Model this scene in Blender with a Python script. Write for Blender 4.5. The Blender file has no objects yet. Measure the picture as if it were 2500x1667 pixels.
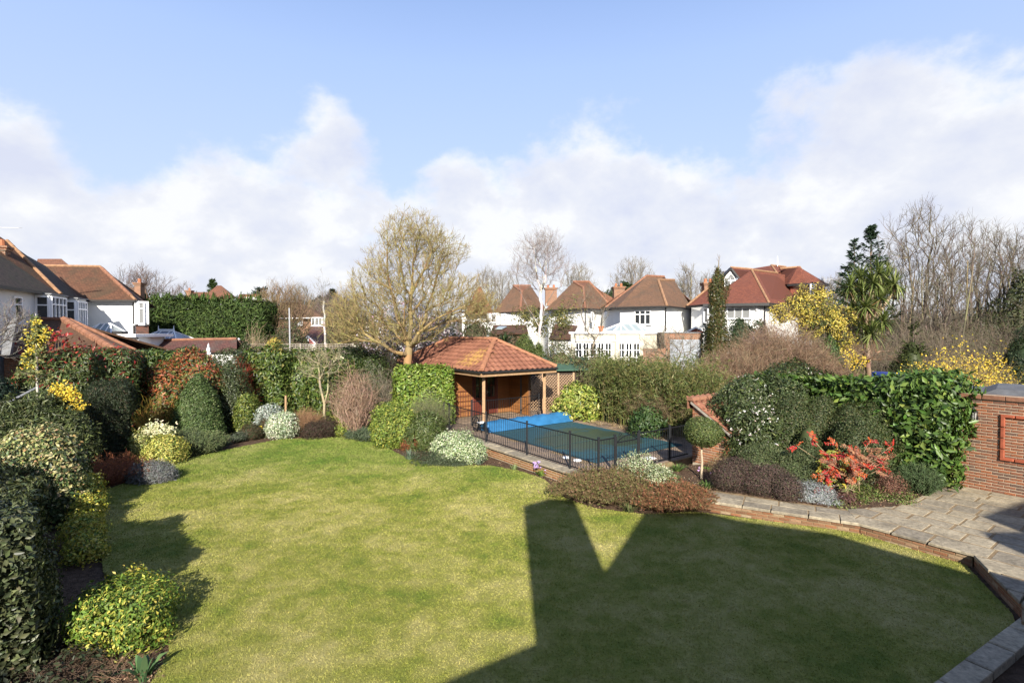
import bpy, math, random
import numpy as np
from mathutils import Vector, Matrix

random.seed(7)
C = bpy.context.scene.collection
SC = bpy.context.scene

# ------------------------------------------------------------------ camera, sky, sun, exposure
CAM_Z, F, CX, CY, PITCH = 4.35, 1250.0, 1250.0, 833.5, math.radians(1.15)
cam_data = bpy.data.cameras.new('camera')
cam = bpy.data.objects.new('camera', cam_data)
C.objects.link(cam)
cam.location = (0, 0, CAM_Z)
cam.rotation_euler = (math.radians(90) - PITCH, 0, 0)
cam_data.sensor_width = 36
cam_data.lens = 18.0
cam_data.clip_start = 0.1
cam_data.clip_end = 3000
SC.camera = cam

SUN_EL, SUN_AZ = math.radians(28), 0.0          # light travels towards +y (away from the camera)
sun_data = bpy.data.lights.new('sun', 'SUN')
sun_data.energy = 5.0
sun_data.angle = math.radians(0.5)
sun_data.color = (1.0, 0.93, 0.82)
sun = bpy.data.objects.new('sun', sun_data)
C.objects.link(sun)
sun.rotation_euler = (math.radians(90) - SUN_EL, 0, 0)
sun.location = (0, -30, 30)

SC.view_settings.view_transform = 'Standard'
SC.view_settings.look = 'None'
SC.view_settings.gamma = 1.0
SC.view_settings.use_curve_mapping = False
SC.view_settings.exposure = 1.2
SC.cycles.max_bounces = 6
SC.cycles.transparent_max_bounces = 8
SC.cycles.diffuse_bounces = 3
SC.cycles.glossy_bounces = 2
SC.cycles.caustics_reflective = False
SC.cycles.caustics_refractive = False


def pix_dir(px, py):
    a, b = (px - CX) / F, (CY - py) / F
    cp, sp = math.cos(PITCH), math.sin(PITCH)
    return Vector((a, cp + b * sp, -sp + b * cp))


def at(px, py, d):
    """the point seen at photo pixel (px, py) that lies d metres ahead"""
    v = pix_dir(px, py)
    return Vector((0, 0, CAM_Z)) + v * (d / v.y)


def G(px, py, z=0.0):
    """the point at height z seen at photo pixel (px, py)"""
    v = pix_dir(px, py)
    return Vector((0, 0, CAM_Z)) + v * ((z - CAM_Z) / v.z)


class NT:
    """small helper to write node trees"""
    def __init__(self, tree):
        self.t = tree
        self.n = tree.nodes
        self.n.clear()

    def node(self, kind, **kw):
        nd = self.n.new(kind)
        ins = kw.pop('ins', {})
        for k, v in kw.items():
            setattr(nd, k, v)
        for k, v in ins.items():
            self.put(nd, k, v)
        return nd

    def put(self, nd, k, v):
        s = nd.inputs[k]
        if isinstance(v, bpy.types.NodeSocket):
            self.t.links.new(v, s)
        else:
            if isinstance(v, tuple) and len(v) == 3 and s.type == 'RGBA':
                v = (*v, 1)
            s.default_value = v

    def math(self, op, a, b=0.0, clamp=False):
        nd = self.node('ShaderNodeMath', operation=op, use_clamp=clamp)
        self.put(nd, 0, a)
        self.put(nd, 1, b)
        return nd.outputs[0]

    def mix(self, f, a, b, mode='MIX'):
        nd = self.node('ShaderNodeMix', data_type='RGBA', blend_type=mode, clamp_factor=True)
        self.put(nd, 0, f)
        self.put(nd, 6, a)
        self.put(nd, 7, b)
        return nd.outputs[2]

    def ramp(self, f, stops, interp='LINEAR'):
        nd = self.node('ShaderNodeValToRGB')
        cr = nd.color_ramp
        cr.interpolation = interp
        while len(cr.elements) < len(stops):
            cr.elements.new(0.5)
        for e, (p, c) in zip(cr.elements, stops):
            e.position = p
            e.color = (*c, 1) if len(c) == 3 else c
        self.put(nd, 0, f)
        return nd.outputs[0]

    def noise(self, vec, scale, detail=4.0, rough=0.55, out=0):
        nd = self.node('ShaderNodeTexNoise', ins={'Scale': scale, 'Detail': detail, 'Roughness': rough})
        if vec is not None:
            self.put(nd, 'Vector', vec)
        return nd.outputs[out]

    def mapr(self, v, a, b, c=0.0, d=1.0, smooth=False):
        nd = self.node('ShaderNodeMapRange', interpolation_type='SMOOTHSTEP' if smooth else 'LINEAR')
        for i, x in enumerate((v, a, b, c, d)):
            self.put(nd, i, x)
        return nd.outputs[0]

    def bump(self, h, dist=0.01, strength=1.0):
        nd = self.node('ShaderNodeBump', ins={'Strength': strength, 'Distance': dist, 'Height': h})
        return nd.outputs[0]


# world: Nishita sky with broken cumulus that thickens towards the horizon
world = bpy.data.worlds.new('World')
SC.world = world
world.use_nodes = True
w = NT(world.node_tree)
sky = w.node('ShaderNodeTexSky', sky_type='NISHITA', sun_disc=False, sun_elevation=SUN_EL,
             sun_rotation=math.radians(180), air_density=1.0, dust_density=1.2, ozone_density=1.5)
dirv = w.node('ShaderNodeTexCoord').outputs['Generated']
sep = w.node('ShaderNodeSeparateXYZ', ins={0: dirv})
zc = w.math('MAXIMUM', sep.outputs[2], 0.0)
den = w.math('ADD', zc, 0.60)
comb = w.node('ShaderNodeCombineXYZ', ins={0: w.math('DIVIDE', sep.outputs[0], den),
                                           1: w.math('DIVIDE', sep.outputs[1], den), 2: 3.1})
n_big = w.noise(comb.outputs[0], 3.0, 7.0, 0.54)
n_puff = w.noise(comb.outputs[0], 8.5, 8.0, 0.56)
cover = w.mapr(zc, 0.20, 0.43, 0.30, -0.26)
cover = w.math('ADD', cover, w.math('MULTIPLY', w.math('SUBTRACT', n_big, 0.5), 1.15))
cover = w.math('ADD', cover, w.math('MULTIPLY', w.math('SUBTRACT', n_puff, 0.5), 0.35))


def heap(px, py, rad, amount):
    global cover
    d0 = pix_dir(px, py).normalized()
    dist = w.node('ShaderNodeVectorMath', operation='DISTANCE', ins={0: dirv, 1: tuple(d0)}).outputs['Value']
    bell = w.mapr(dist, 0.0, rad, amount, 0.0, smooth=True)
    cover = w.math('ADD', cover, bell)


for hp in ((40, 400, .16, .30), (520, 470, .20, .22), (790, 290, .14, .24), (860, 400, .16, .2), (1110, 430, .13, .26), (1500, 440, .3, .2),
           (2130, 195, .12, .30), (1920, 245, .09, .22), (2400, 330, .22, .2), (2250, 150, .1, .12), (330, 400, .10, -.26),
           (1000, 330, .14, -.28), (300, 150, .35, -.3), (1250, 140, .4, -.3), (1680, 230, .16, -.24), (2350, 20, .2, -.2), (200, 430, .08, -.14), (960, 440, .07, -.15)):
    heap(*hp)
n_fine = w.noise(comb.outputs[0], 24.0, 6.0, 0.6)
cover = w.math('ADD', cover, w.math('MULTIPLY', w.math('SUBTRACT', n_fine, 0.5), 0.22))
mask = w.mapr(cover, -0.12, 0.20, 0.0, 1.0, smooth=True)
shade = w.noise(comb.outputs[0], 5.2, 9.0, 0.55)
soft = w.mapr(cover, 0.02, 0.30, 0.10, 0.0, smooth=True)
ccol = w.ramp(w.math('ADD', soft, shade), [(0.36, (3.5, 3.62, 4.2)), (0.46, (3.9, 3.97, 4.3)), (0.54, (4.25, 4.26, 4.4)), (0.62, (4.85, 4.8, 4.72))])
lowhaze = w.ramp(zc, [(0.0, (0.8, 0.8, 0.8)), (0.2, (0.55, 0.55, 0.55)), (0.38, (0.28, 0.28, 0.28)), (0.56, (0, 0, 0))])
blue = w.mix(0.75, w.mix(1.0, sky.outputs[0], (1.3, 1.3, 1.3), 'MULTIPLY'), (1.95, 2.8, 4.85))
blue = w.mix(1.0, blue, w.ramp(zc, [(0.45, (1, 1, 1)), (1.0, (0.33, 0.38, 0.5))]), 'MULTIPLY')
blue = w.mix(lowhaze, blue, (3.4, 3.75, 4.6))
skyc = w.mix(w.math('MULTIPLY', mask, 0.83), blue, ccol)
bg = w.node('ShaderNodeBackground', ins={'Color': skyc, 'Strength': 0.094})
w.node('ShaderNodeOutputWorld', ins={0: bg.outputs[0]})

# ------------------------------------------------------------------ helpers: objects
U = Vector((0.5906, -0.807, 0))                # the garden's own axes: along the pool, across it
V = Vector((0.807, 0.5906, 0))
O = Vector((2.36, 13.9, 0))                    # front corner of the pool deck
UP = Vector((0, 0, 1))


def D(s, t, z=0.0):
    p = O - U * s + V * t
    return Vector((p.x, p.y, z))


def thing(name, label, cat, loc=(0, 0, 0), group=None):
    o = bpy.data.objects.new(name, None)
    o.empty_display_size = 0.2
    C.objects.link(o)
    o.location = loc
    o['label'] = label
    o['category'] = cat
    if group:
        o['group'] = group
    return o


def wloc(o):
    p = Vector((0, 0, 0))
    while o is not None:
        p += o.location
        o = o.parent
    return p


def link(name, me, parent=None, loc=None, rot=None, scale=None):
    o = bpy.data.objects.new(name, me)
    C.objects.link(o)
    if parent is not None:
        o.parent = parent
    if loc is not None:
        o.location = Vector(loc) - (wloc(parent) if parent is not None else Vector())
    if rot is not None:
        o.rotation_euler = rot
    if scale is not None:
        o.scale = scale
    return o


def np_mesh(name, Vs, quads=None, tris=None, mat=None, cols=None, uvs=None, smooth=False, mats=None, midx=None):
    """mesh from numpy arrays; cols: per-vertex colour; uvs: per-loop in the order quads then tris"""
    me = bpy.data.meshes.new(name)
    Vs = np.asarray(Vs, dtype=np.float32).reshape(-1, 3)
    nq = 0 if quads is None else len(quads)
    nt = 0 if tris is None else len(tris)
    me.vertices.add(len(Vs))
    me.vertices.foreach_set('co', Vs.ravel())
    loops = []
    if nq:
        loops.append(np.asarray(quads, dtype=np.int32).ravel())
    if nt:
        loops.append(np.asarray(tris, dtype=np.int32).ravel())
    li = np.concatenate(loops)
    me.loops.add(len(li))
    me.loops.foreach_set('vertex_index', li)
    me.polygons.add(nq + nt)
    start = np.concatenate([np.arange(nq) * 4, nq * 4 + np.arange(nt) * 3]).astype(np.int32)
    me.polygons.foreach_set('loop_start', start)
    if smooth:
        me.polygons.foreach_set('use_smooth', np.ones(nq + nt, dtype=bool))
    if mats:
        for m in mats:
            me.materials.append(m)
        if midx is not None:
            me.polygons.foreach_set('material_index', np.asarray(midx, dtype=np.int32))
    elif mat:
        me.materials.append(mat)
    me.update(calc_edges=True)
    if cols is not None:
        ca = me.color_attributes.new('Col', 'FLOAT_COLOR', 'POINT')
        c4 = np.ones((len(Vs), 4), dtype=np.float32)
        c4[:, :3] = cols
        ca.data.foreach_set('color', c4.ravel())
    if uvs is not None:
        ul = me.uv_layers.new(name='UVMap')
        ul.data.foreach_set('uv', np.asarray(uvs, dtype=np.float32).ravel())
    return me


class MB:
    """collects simple solids in world space; build() links them as one mesh"""
    def __init__(self):
        self.v, self.f, self.uv = [], [], []

    def poly(self, pts, uv=None):
        i = len(self.v)
        self.v += [tuple(p) for p in pts]
        self.f.append(list(range(i, i + len(pts))))
        self.uv.append(uv or [(0, 0)] * len(pts))

    def hexa(self, p):
        i = len(self.v)
        self.v += [tuple(q) for q in p]
        for f in ((0, 3, 2, 1), (4, 5, 6, 7), (0, 1, 5, 4), (1, 2, 6, 5), (2, 3, 7, 6), (3, 0, 4, 7)):
            self.f.append([i + k for k in f])
            self.uv.append([(0, 0)] * 4)

    def box(self, c, half, ax=None, ay=None, az=None):
        c = Vector(c)
        ax = Vector(ax) if ax is not None else Vector((1, 0, 0))
        az = Vector(az) if az is not None else UP
        ay = Vector(ay) if ay is not None else az.cross(ax)
        a, b, d = ax * half[0], ay * half[1], az * half[2]
        self.hexa([c - a - b - d, c + a - b - d, c + a + b - d, c - a + b - d,
                   c - a - b + d, c + a - b + d, c + a + b + d, c - a + b + d])

    def bar(self, p0, p1, w, h=None, up=UP):
        p0, p1 = Vector(p0), Vector(p1)
        h = h or w
        d = (p1 - p0)
        L = d.length
        d = d / L
        u = Vector(up)
        if abs(d.dot(u)) > 0.98:
            u = Vector((1, 0, 0)) if abs(d.x) < 0.9 else Vector((0, 1, 0))
        s = d.cross(u).normalized()
        n = s.cross(d)
        self.box((p0 + p1) / 2, (L / 2, w / 2, h / 2), d, s, n)

    def tube(self, p0, p1, r0, r1=None, n=8, cap=True):
        p0, p1 = Vector(p0), Vector(p1)
        r1 = r0 if r1 is None else r1
        d = (p1 - p0).normalized()
        u = Vector((0, 0, 1)) if abs(d.z) < 0.9 else Vector((1, 0, 0))
        a = d.cross(u).normalized()
        b = d.cross(a)
        i = len(self.v)
        for p, r in ((p0, r0), (p1, r1)):
            for k in range(n):
                t = 2 * math.pi * k / n
                self.v.append(tuple(p + a * (r * math.cos(t)) + b * (r * math.sin(t))))
        for k in range(n):
            k2 = (k + 1) % n
            self.f.append([i + k, i + k2, i + n + k2, i + n + k])
            self.uv.append([(0, 0)] * 4)
        if cap:
            self.f.append([i + k for k in range(n)][::-1])
            self.uv.append([(0, 0)] * n)
            self.f.append([i + n + k for k in range(n)])
            self.uv.append([(0, 0)] * n)

    def prism(self, foot, z0, z1):
        """vertical prism over a footprint of (x, y)"""
        n = len(foot)
        a = sum(foot[i][0] * foot[(i + 1) % n][1] - foot[(i + 1) % n][0] * foot[i][1] for i in range(n))
        if a < 0:
            foot = foot[::-1]
        i = len(self.v)
        for z in (z0, z1):
            for p in foot:
                self.v.append((p[0], p[1], z))
        for k in range(n):
            k2 = (k + 1) % n
            self.f.append([i + k, i + k2, i + n + k2, i + n + k])
            self.uv.append([(0, 0)] * 4)
        self.f.append([i + k for k in range(n)][::-1])
        self.uv.append([(0, 0)] * n)
        self.f.append([i + n + k for k in range(n)])
        self.uv.append([(0, 0)] * n)

    def mesh(self, name, mat, origin=Vector((0, 0, 0)), smooth=False, uv=False):
        me = bpy.data.meshes.new(name)
        ox, oy, oz = origin
        me.from_pydata([(x - ox, y - oy, z - oz) for x, y, z in self.v], [], self.f)
        me.materials.append(mat)
        if smooth:
            me.polygons.foreach_set('use_smooth', [True] * len(me.polygons))
        if uv:
            ul = me.uv_layers.new(name='UVMap')
            ul.data.foreach_set('uv', [c for f in self.uv for p in f for c in p])
        return me

    def build(self, name, mat, parent=None, smooth=False, uv=False):
        org = wloc(parent) if parent is not None else Vector((0, 0, 0))
        o = bpy.data.objects.new(name, self.mesh(name, mat, org, smooth, uv))
        C.objects.link(o)
        if parent is not None:
            o.parent = parent
        return o


def tag(o, label=None, cat=None, group=None, kind=None):
    if label:
        o['label'] = label
    if cat:
        o['category'] = cat
    if group:
        o['group'] = group
    if kind:
        o['kind'] = kind
    return o


# ------------------------------------------------------------------ materials
def new_mat(name):
    m = bpy.data.materials.new(name)
    m.use_nodes = True
    t = NT(m.node_tree)
    bs = t.node('ShaderNodeBsdfPrincipled')
    out = t.node('ShaderNodeOutputMaterial', ins={0: bs.outputs[0]})
    return m, t, bs, out


def plain(name, col, rough=0.6, var=0.25, scale=6.0, metal=0.0, spec=0.4, bump=0.0, bscale=60.0, objrand=0.0):
    """one colour with soft wear: large and small noise, optional relief"""
    m, t, bs, out = new_mat(name)
    co = t.node('ShaderNodeTexCoord').outputs['Object']
    n1 = t.noise(co, scale, 5.0, 0.6)
    lo = tuple(c * (1 - var) for c in col)
    hi = tuple(min(1, c * (1 + var)) for c in col)
    c = t.ramp(n1, [(0.3, lo), (0.7, hi)])
    if objrand:
        rnd = t.node('ShaderNodeObjectInfo').outputs['Random']
        c = t.mix(1.0, c, t.ramp(rnd, [(0, (1 - objrand,) * 3), (1, (1 + objrand,) * 3)]), 'MULTIPLY')
    t.put(bs, 'Base Color', c)
    t.put(bs, 'Roughness', rough)
    t.put(bs, 'Metallic', metal)
    t.put(bs, 'Specular IOR Level', spec)
    if bump:
        t.put(bs, 'Normal', t.bump(t.noise(co, bscale, 4.0, 0.6), bump))
    return m


def leaf_mat(name, rough=0.45, spec=0.5, trans=0.25):
    m, t, bs, out = new_mat(name)
    att = t.node('ShaderNodeVertexColor', layer_name='Col').outputs['Color']
    t.put(bs, 'Base Color', att)
    t.put(bs, 'Roughness', rough)
    t.put(bs, 'Specular IOR Level', spec)
    tr = t.node('ShaderNodeBsdfTranslucent', ins={'Color': t.mix(1.0, att, (1.1, 1.2, 0.7), 'MULTIPLY')})
    mx = t.node('ShaderNodeMixShader', ins={0: trans, 1: bs.outputs[0], 2: tr.outputs[0]})
    t.put(out, 0, mx.outputs[0])
    return m


LEAF = leaf_mat('leaf_satin', 0.5, 0.28)
LEAF_GLOSS = leaf_mat('leaf_glossy', 0.40, 0.27, 0.18)
LEAF_MATT = leaf_mat('leaf_matt', 0.7, 0.25, 0.25)
BARK = leaf_mat('bark', 0.85, 0.15, 0.0)


def roof_mat(name, c1, c2, moss, row=0.11, colw=0.165, moss_amt=0.5, bump=0.02):
    m, t, bs, out = new_mat(name)
    uv = t.node('ShaderNodeUVMap', uv_map='UVMap').outputs[0]
    br = t.node('ShaderNodeTexBrick', ins={'Vector': uv, 'Color1': (0, 0, 0), 'Color2': (1, 1, 1), 'Mortar': (0.5, 0.5, 0.5),
                                          'Scale': 1.0, 'Mortar Size': 0.006, 'Bias': 0.0, 'Brick Width': colw, 'Row Height': row})
    obj = t.node('ShaderNodeTexCoord').outputs['Object']
    n = t.noise(obj, 0.9, 5.0, 0.6)
    base = t.mix(br.outputs['Color'], c1, c2)
    base = t.mix(t.mapr(n, 0.42, 0.68, 0, moss_amt, True), base, moss)
    n2 = t.noise(obj, 14.0, 3.0, 0.6)
    base = t.mix(0.5, base, t.ramp(n2, [(0.3, (0.6, 0.6, 0.6)), (0.7, (1.3, 1.3, 1.3))]), 'MULTIPLY')
    base = t.mix(t.math('MULTIPLY', br.outputs['Fac'], 0.6), base, tuple(c * 0.4 for c in c1))
    t.put(bs, 'Base Color', base)
    t.put(bs, 'Roughness', 0.85)
    t.put(bs, 'Specular IOR Level', 0.2)
    sx = t.node('ShaderNodeSeparateXYZ', ins={0: uv})
    saw = t.math('FRACT', t.math('DIVIDE', sx.outputs[1], row))
    h = t.math('SUBTRACT', t.math('SUBTRACT', 1.0, saw), t.math('MULTIPLY', br.outputs['Fac'], 0.8))
    t.put(bs, 'Normal', t.bump(h, bump, 0.9))
    return m


ROOF_BROWN = roof_mat('roof_brown_tiles', (0.085, 0.042, 0.026), (0.13, 0.062, 0.036), (0.05, 0.048, 0.03))
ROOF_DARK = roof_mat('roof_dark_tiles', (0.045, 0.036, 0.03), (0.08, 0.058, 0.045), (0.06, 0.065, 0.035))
ROOF_ORANGE = roof_mat('roof_orange_tiles', (0.17, 0.075, 0.042), (0.23, 0.10, 0.056), (0.11, 0.07, 0.05))
ROOF_RED = roof_mat('roof_red_tiles', (0.13, 0.046, 0.032), (0.19, 0.066, 0.04), (0.12, 0.055, 0.04), moss_amt=0.25)
ROOF_TAN = roof_mat('roof_tan_tiles', (0.135, 0.078, 0.048), (0.18, 0.10, 0.06), (0.09, 0.07, 0.05))
ROOF_PURPLE = roof_mat('roof_purple_tiles', (0.085, 0.04, 0.034), (0.14, 0.062, 0.05), (0.09, 0.085, 0.07), moss_amt=0.7)
ROOF_GARAGE = roof_mat('roof_garage_tiles', (0.10, 0.055, 0.032), (0.125, 0.07, 0.042), (0.095, 0.06, 0.038), row=0.2, colw=0.25, moss_amt=0.3, bump=0.05)
RIDGE = plain('ridge_clay', (0.195, 0.09, 0.052), 0.85, 0.3, 5.0)
RIDGE_TAN = plain('ridge_pale', (0.25, 0.14, 0.075), 0.85, 0.3, 5.0)
RENDER = plain('white_render', (0.70, 0.70, 0.68), 0.85, 0.04, 1.2, bump=0.003, bscale=25)
CREAM = plain('cream_paint', (0.42, 0.395, 0.32), 0.6, 0.06, 2.0)
PVC = plain('white_paint', (0.80, 0.80, 0.80), 0.4, 0.03, 3.0)
BLACK = plain('black_gutter', (0.018, 0.017, 0.017), 0.5, 0.3, 6.0)
METAL = plain('black_railing', (0.008, 0.009, 0.011), 0.55, 0.25, 20.0, spec=0.2)
LEAD = plain('lead_grey', (0.16, 0.165, 0.175), 0.6, 0.2, 8.0)
STEEL = plain('galvanised_steel', (0.42, 0.43, 0.45), 0.4, 0.1, 5.0, metal=0.6)
SOIL = plain('soil', (0.085, 0.055, 0.036), 0.95, 0.45, 9.0, spec=0.1, bump=0.05, bscale=22)
JOINT = plain('sandy_joints', (0.20, 0.145, 0.085), 0.95, 0.25, 6.0, spec=0.1)
MORTAR = plain('mortar', (0.36, 0.30, 0.22), 0.95, 0.2, 12.0, spec=0.1, bump=0.004, bscale=90)
POST = plain('pale_timber', (0.29, 0.18, 0.095), 0.75, 0.22, 9.0, bump=0.003)
TRELLIS = plain('trellis_timber', (0.34, 0.22, 0.13), 0.8, 0.2, 9.0)
GREYWOOD = plain('weathered_timber', (0.26, 0.23, 0.19), 0.85, 0.2, 9.0)
DOOR = plain('dark_red_door', (0.095, 0.022, 0.014), 0.45, 0.2, 6.0)
BLUE_TARP = plain('blue_pool_sheet', (0.02, 0.112, 0.245), 0.42, 0.2, 2.5, spec=0.5, bump=0.02, bscale=5)
CREAM_WALL = plain('pale_wall', (0.62, 0.52, 0.42), 0.9, 0.1, 2.0)
FELT = plain('roof_felt', (0.085, 0.088, 0.095), 0.85, 0.3, 3.0)
GREENROOF = plain('green_felt', (0.035, 0.075, 0.05), 0.85, 0.25, 6.0)
CLAY = plain('clay_pot', (0.33, 0.12, 0.055), 0.8, 0.2, 8.0)
HOUSE_BRICK = None


def glass_mat(name, col=(0.02, 0.023, 0.026), rough=0.06):
    m, t, bs, out = new_mat(name)
    t.put(bs, 'Base Color', col)
    t.put(bs, 'Roughness', rough)
    t.put(bs, 'Specular IOR Level', 0.6)
    return m


GLASS = glass_mat('dark_window_glass')
GLASS_PALE = glass_mat('curtained_glass', (0.16, 0.165, 0.165), 0.15)
GLASS_ROOF = glass_mat('roof_glazing', (0.24, 0.28, 0.28), 0.2)
GLASS_BLUE = glass_mat('conservatory_glazing', (0.2, 0.21, 0.245), 0.2)


def brick_mat(name, stops):
    m, t, bs, out = new_mat(name)
    rnd = t.node('ShaderNodeObjectInfo').outputs['Random']
    co = t.node('ShaderNodeTexCoord').outputs['Object']
    base = t.ramp(rnd, stops)
    n = t.noise(co, 25.0, 4.0, 0.65)
    base = t.mix(0.6, base, t.ramp(n, [(0.3, (0.55, 0.55, 0.55)), (0.7, (1.4, 1.4, 1.4))]), 'MULTIPLY')
    t.put(bs, 'Base Color', base)
    t.put(bs, 'Roughness', 0.9)
    t.put(bs, 'Specular IOR Level', 0.2)
    t.put(bs, 'Normal', t.bump(n, 0.006))
    return m


BRICK = brick_mat('garage_brick', [(0.0, (0.10, 0.065, 0.05)), (0.25, (0.17, 0.072, 0.042)), (0.5, (0.205, 0.08, 0.041)),
                                   (0.75, (0.23, 0.085, 0.04)), (1.0, (0.15, 0.075, 0.05))])
BRICK_BUFF = brick_mat('buff_brick', [(0.0, (0.17, 0.085, 0.032)), (0.4, (0.23, 0.125, 0.05)), (0.7, (0.21, 0.085, 0.035)), (1.0, (0.26, 0.15, 0.068))])
BRICK_OLD = brick_mat('weathered_brick', [(0.0, (0.10, 0.06, 0.035)), (0.35, (0.19, 0.085, 0.042)), (0.6, (0.16, 0.095, 0.055)), (0.85, (0.22, 0.10, 0.05)), (1.0, (0.25, 0.19, 0.12))])
BRICK_RED = brick_mat('red_brick', [(0.0, (0.15, 0.08, 0.05)), (0.35, (0.24, 0.10, 0.05)), (0.7, (0.30, 0.115, 0.05)), (1.0, (0.20, 0.11, 0.07))])
SPECIAL = plain('red_special_brick', (0.25, 0.062, 0.028), 0.7, 0.15, 12.0, objrand=0.15)


def wallbrick_mat(name, c1, c2, mortar):
    """brickwork too far off for single bricks"""
    m, t, bs, out = new_mat(name)
    tc = t.node('ShaderNodeTexCoord').outputs['Object']
    s = t.node('ShaderNodeSeparateXYZ', ins={0: tc})
    cv = t.node('ShaderNodeCombineXYZ', ins={0: t.math('ADD', s.outputs[0], s.outputs[1]), 1: s.outputs[2], 2: 0.0})
    br = t.node('ShaderNodeTexBrick', ins={'Vector': cv.outputs[0], 'Color1': c1, 'Color2': c2, 'Mortar': mortar,
                                          'Scale': 1.0, 'Mortar Size': 0.01, 'Brick Width': 0.225, 'Row Height': 0.075})
    t.put(bs, 'Base Color', br.outputs['Color'])
    t.put(bs, 'Roughness', 0.9)
    t.put(bs, 'Specular IOR Level', 0.2)
    t.put(bs, 'Normal', t.bump(t.math('SUBTRACT', 1.0, br.outputs['Fac']), 0.008))
    return m


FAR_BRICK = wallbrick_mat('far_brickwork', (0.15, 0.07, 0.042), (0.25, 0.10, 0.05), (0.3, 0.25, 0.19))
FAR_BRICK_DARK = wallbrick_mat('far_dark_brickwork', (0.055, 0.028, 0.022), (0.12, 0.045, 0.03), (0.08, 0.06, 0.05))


def stone_mat(name, col, alt):
    m, t, bs, out = new_mat(name)
    co = t.node('ShaderNodeTexCoord').outputs['Object']
    pos = t.node('ShaderNodeNewGeometry').outputs['Position']
    rnd = t.node('ShaderNodeObjectInfo').outputs['Random']
    n = t.noise(pos, 1.6, 5.0, 0.62)
    n2 = t.noise(pos, 13.0, 5.0, 0.7)
    c = t.ramp(n, [(0.3, alt), (0.62, col)])
    c = t.mix(0.75, c, t.ramp(n2, [(0.32, (0.5, 0.5, 0.5)), (0.68, (1.35, 1.35, 1.35))]), 'MULTIPLY')
    c = t.mix(1.0, c, t.ramp(rnd, [(0, (0.8, 0.8, 0.82)), (1, (1.15, 1.13, 1.08))]), 'MULTIPLY')
    t.put(bs, 'Base Color', c)
    t.put(bs, 'Roughness', 0.85)
    t.put(bs, 'Specular IOR Level', 0.25)
    t.put(bs, 'Normal', t.bump(n2, 0.012))
    return m


STONE = stone_mat('riven_paving', (0.30, 0.26, 0.19), (0.18, 0.155, 0.115))
STONE_DECK = stone_mat('deck_paving', (0.27, 0.20, 0.145), (0.15, 0.115, 0.09))


def lawn_mat(name, blade):
    m, t, bs, out = new_mat(name)
    pos = t.node('ShaderNodeNewGeometry').outputs['Position']
    n1 = t.noise(pos, 0.55, 4.0, 0.55)
    n2 = t.noise(pos, 2.6, 4.0, 0.6)
    n3 = t.noise(pos, 24.0, 3.0, 0.7)
    s = t.math('ADD', t.math('MULTIPLY', n1, 0.6), t.math('MULTIPLY', n2, 0.4))
    c = t.ramp(s, [(0.36, (0.12, 0.155, 0.024)), (0.46, (0.195, 0.203, 0.042)), (0.54, (0.26, 0.247, 0.073)), (0.66, (0.34, 0.30, 0.122))])
    sepp = t.node('ShaderNodeSeparateXYZ', ins={0: pos})
    far = t.mapr(sepp.outputs[1], 12.0, 18.5, 0.0, 0.75, True)       # the lusher strip near the far bed
    c = t.mix(far, c, t.ramp(s, [(0.36, (0.075, 0.135, 0.022)), (0.52, (0.125, 0.17, 0.036)), (0.68, (0.2, 0.21, 0.07))]))
    c = t.mix(0.4, c, t.ramp(n3, [(0.3, (0.72, 0.75, 0.65)), (0.7, (1.22, 1.2, 1.2))]), 'MULTIPLY')
    if blade:
        r = t.node('ShaderNodeVertexColor', layer_name='Col').outputs['Color']
        c = t.mix(0.8, c, r, 'MULTIPLY')
    t.put(bs, 'Base Color', c)
    t.put(bs, 'Roughness', 0.8)
    t.put(bs, 'Specular IOR Level', 0.15)
    if not blade:
        t.put(bs, 'Normal', t.bump(t.noise(pos, 60.0, 3.0, 0.7), 0.03))
    return m


LAWN = lawn_mat('mown_lawn', False)
BLADES = lawn_mat('grass_blades', True)


def board_mat(name, col):
    m, t, bs, out = new_mat(name)
    co = t.node('ShaderNodeTexCoord').outputs['Object']
    rnd = t.node('ShaderNodeObjectInfo').outputs['Random']
    mp = t.node('ShaderNodeMapping', ins={'Vector': co, 'Scale': (1.0, 8.0, 14.0)})
    n = t.noise(mp.outputs[0], 2.2, 5.0, 0.6)
    c = t.ramp(n, [(0.3, tuple(x * 0.65 for x in col)), (0.7, tuple(x * 1.2 for x in col))])
    c = t.mix(1.0, c, t.ramp(rnd, [(0, (0.82, 0.82, 0.82)), (1, (1.12, 1.1, 1.05))]), 'MULTIPLY')
    t.put(bs, 'Base Color', c)
    t.put(bs, 'Roughness', 0.6)
    t.put(bs, 'Normal', t.bump(n, 0.004))
    return m


BOARD = board_mat('cedar_boards', (0.25, 0.105, 0.032))


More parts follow.
